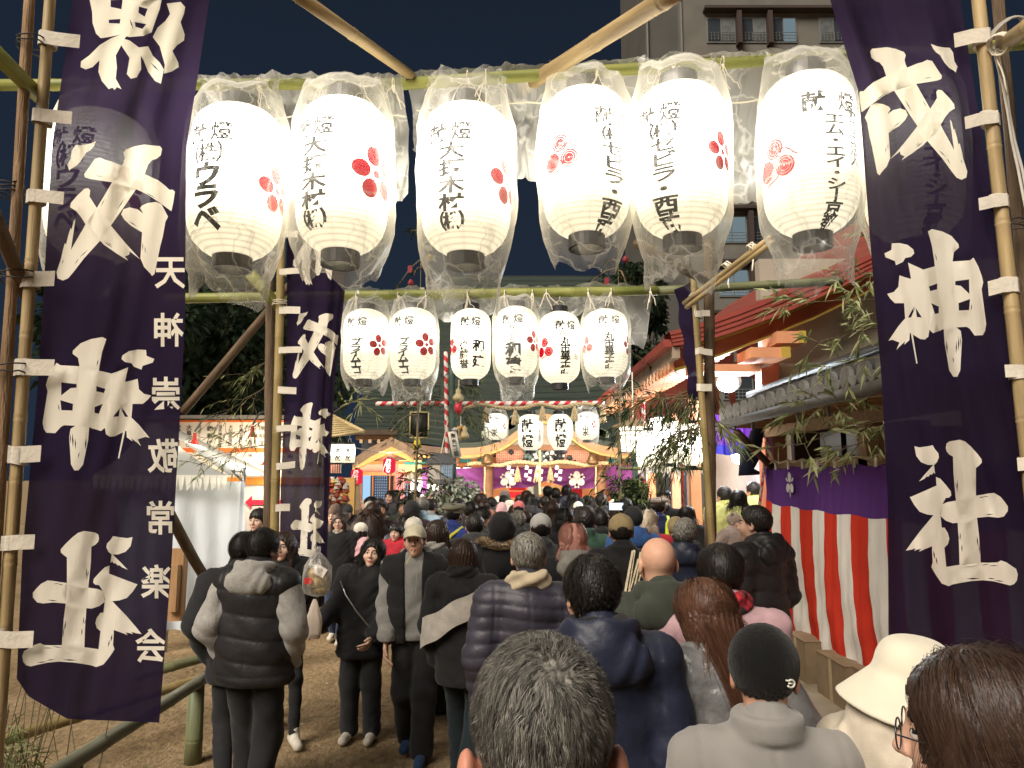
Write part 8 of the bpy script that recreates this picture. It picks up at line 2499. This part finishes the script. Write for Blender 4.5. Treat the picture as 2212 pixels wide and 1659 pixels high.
for k, (x, y, Y, lab) in enumerate(((1183, 1049, 14.2, 'left one'), (1199, 1053, 14.0, 'middle one with pale collar'), (1224, 1047, 14.0, 'right one in dark blue padded jacket'))):
    mid('tall dark-haired person above the crowd before the curtain, ' + lab, x, y, Y, (10, 20, -15)[k], hair=('short', HB), coat=dict(t=.03, hood=(k == 2)), cm=(BLACK, CHAR, NAVY)[k])
mid('person holding up a glowing phone to photograph the hall', 1297, 1098, 7.9, 0, hair=('short', HB), coat=dict(t=.03), arms=('down', 'phone'))
YHAP = fab((.52, .54, .20), .8)
for k, (x, y, Y, yw, hr, lab) in enumerate(((1563, 1050, 10.4, 20, 'short', 'stall helper in yellow-green festival coat, next to the log post'), (1594, 1058, 10.0, -25, 'mid', 'stall helper in yellow-green festival coat beside the person with the child'), (1625, 1040, 11.2, 30, 'short', 'stall helper in yellow-green festival coat farther back by the pillar'))):
    mid(lab, x, y, Y, yw, hair=(hr, HB), coat=dict(t=.075, hem=.72, wr=.012, flare=.03), cm=YHAP, lean=(.04 * (-1) ** k, .12), group='stall helpers in yellow coats')
def phone():
    c = P(1331, 1094, 7.75); t = thing('phone', 'phone with lit screen held up above the crowd', 'phone', c)
    M = MB(); M.box((0, 0, 0), (.16, .009, .085)); M.build('body', mat((.02, .02, .022), .3, key='phone case'), t)
    M = MB(); M.box((0, -.006, 0), (.148, .003, .075)); M.build('screen', glow((.75, .82, .95), 1.1, 'phone screen'), t)
phone()
def arrows():
    c = P(1352, 1270, 3.75)
    t = thing('paper_streamers', 'tall pale bundle of wooden slats and paper carried behind the bald person', 'bundle', c)
    M = MB(); q = random.Random(6)
    for i in range(6):
        a = Vector((q.uniform(-.025, .025), q.uniform(-.01, .01), -.12)); b = a + Vector((.05 + q.uniform(-.01, .04), 0, .24 + q.uniform(0, .08)))
        M.box((a + b) / 2, (.042, .004, (b - a).length), rot=(b - a).to_track_quat('Z', 'Y').to_matrix())
    M.build('slats', mat((.60, .52, .36), .8, .15, 30, bump=.4, key='pale wood slats'), t)
arrows()
# ---------------------------------------------------------------- the packed crowd before the hall
taken = [(o.location.x, o.location.y) for o in C.objects if o.type == 'EMPTY' and o.name.startswith('person')]
q = random.Random(77)
kinds = [(('short', HB), None, 'short black hair'), (('short', HB), None, 'short black hair'), (('bob', HB), None, 'a black bob'), (('mid', HDB), None, 'shoulder-length dark brown hair'), (('long', HB), None, 'long black hair'), (('short', HGR), None, 'greying hair'),
         (('curly', HB), None, 'curly black hair'), (('short', HB), ('beanie', CHAR), 'a dark knitted hat'), (('short', HB), ('cap', BLACK), 'a black cap'), ((None), ('hood', CHAR), 'a dark hood up'), (('bob', HBR), None, 'a brown bob'), (('short', HGW), None, 'white hair')]
coats = [(BLACK, dict(t=.03), 'black coat'), (CHAR, dict(t=.03, hood=1), 'charcoal hooded coat'), (NAVY, dict(t=.04, quilt=(.1, .01)), 'navy padded jacket'), (BRWN, dict(t=.03), 'brown coat'), (DKGRN, dict(t=.03), 'dark green jacket'), (GREYK, dict(t=.03), 'grey coat'), (BEIGE, dict(t=.03), 'beige coat'), (BLACK, dict(t=.03, hood=1), 'black hooded coat')]
def crowd(x, y, yaw, h, where, zone):
    global taken
    for a, b in taken:
        if (a - x) ** 2 + (b - y) ** 2 < .17: return
    taken.append((x, y))
    hr, ht, hl_ = kinds[q.choices(range(12), (9, 9, 5, 5, 4, 3, 2, 3, 2, 2, 2, 2))[0]]
    cm_, ct, cl = coats[q.choices(range(8), (8, 5, 4, 2, 2, 2, 1, 4))[0]]
    d = Vector((x, y, 0))
    # the picture position that belongs to this spot
    t = person('person with %s in a %s, %s' % (hl_.replace('a dark hood up', 'dark hood up').replace('a black cap', 'black cap').replace('a dark knitted hat', 'dark knitted hat'), cl, where), 1106, 1030, y, yaw, 'far', q.choice((0, 1, 2, 3)), hr, ht, ct, cm_, H=h, z0=0., group=zone, head=(q.uniform(-18, 18), q.uniform(-8, 6), 0), legs=None if y > 10 else ('stand', .4))
    t.location.x += x
for row in range(15):
    y = 8.9 + row * .56
    n = 10
    for i in range(n):
        x = -1.35 + (3.35 + .0 * row) * i / (n - 1) + q.uniform(-.13, .13) + .17 * (row % 2)
        yy = y + q.uniform(-.15, .15)
        if abs(x - (-1.02)) < .25 and 12.2 < yy < 13.2: continue
        crowd(x, yy, q.gauss(0, 14), q.uniform(1.53, 1.76), 'back turned in the queue', 'people packed before the hall')
for i in range(26):
    y = q.uniform(10.8, 16.8); x = q.uniform(-3.6, -1.5) * (y / 14)
    crowd(x, y, q.choice((q.gauss(180, 35), q.gauss(180, 35), q.gauss(0, 40), 90, -90)), q.uniform(1.52, 1.74), 'standing left of the queue', 'people standing left of the queue')
for i in range(9):
    crowd(q.uniform(2.0, 2.9), q.uniform(11, 15.5), q.gauss(0, 40), q.uniform(1.52, 1.72), 'at the right-hand stalls', 'people at the stalls on the right')
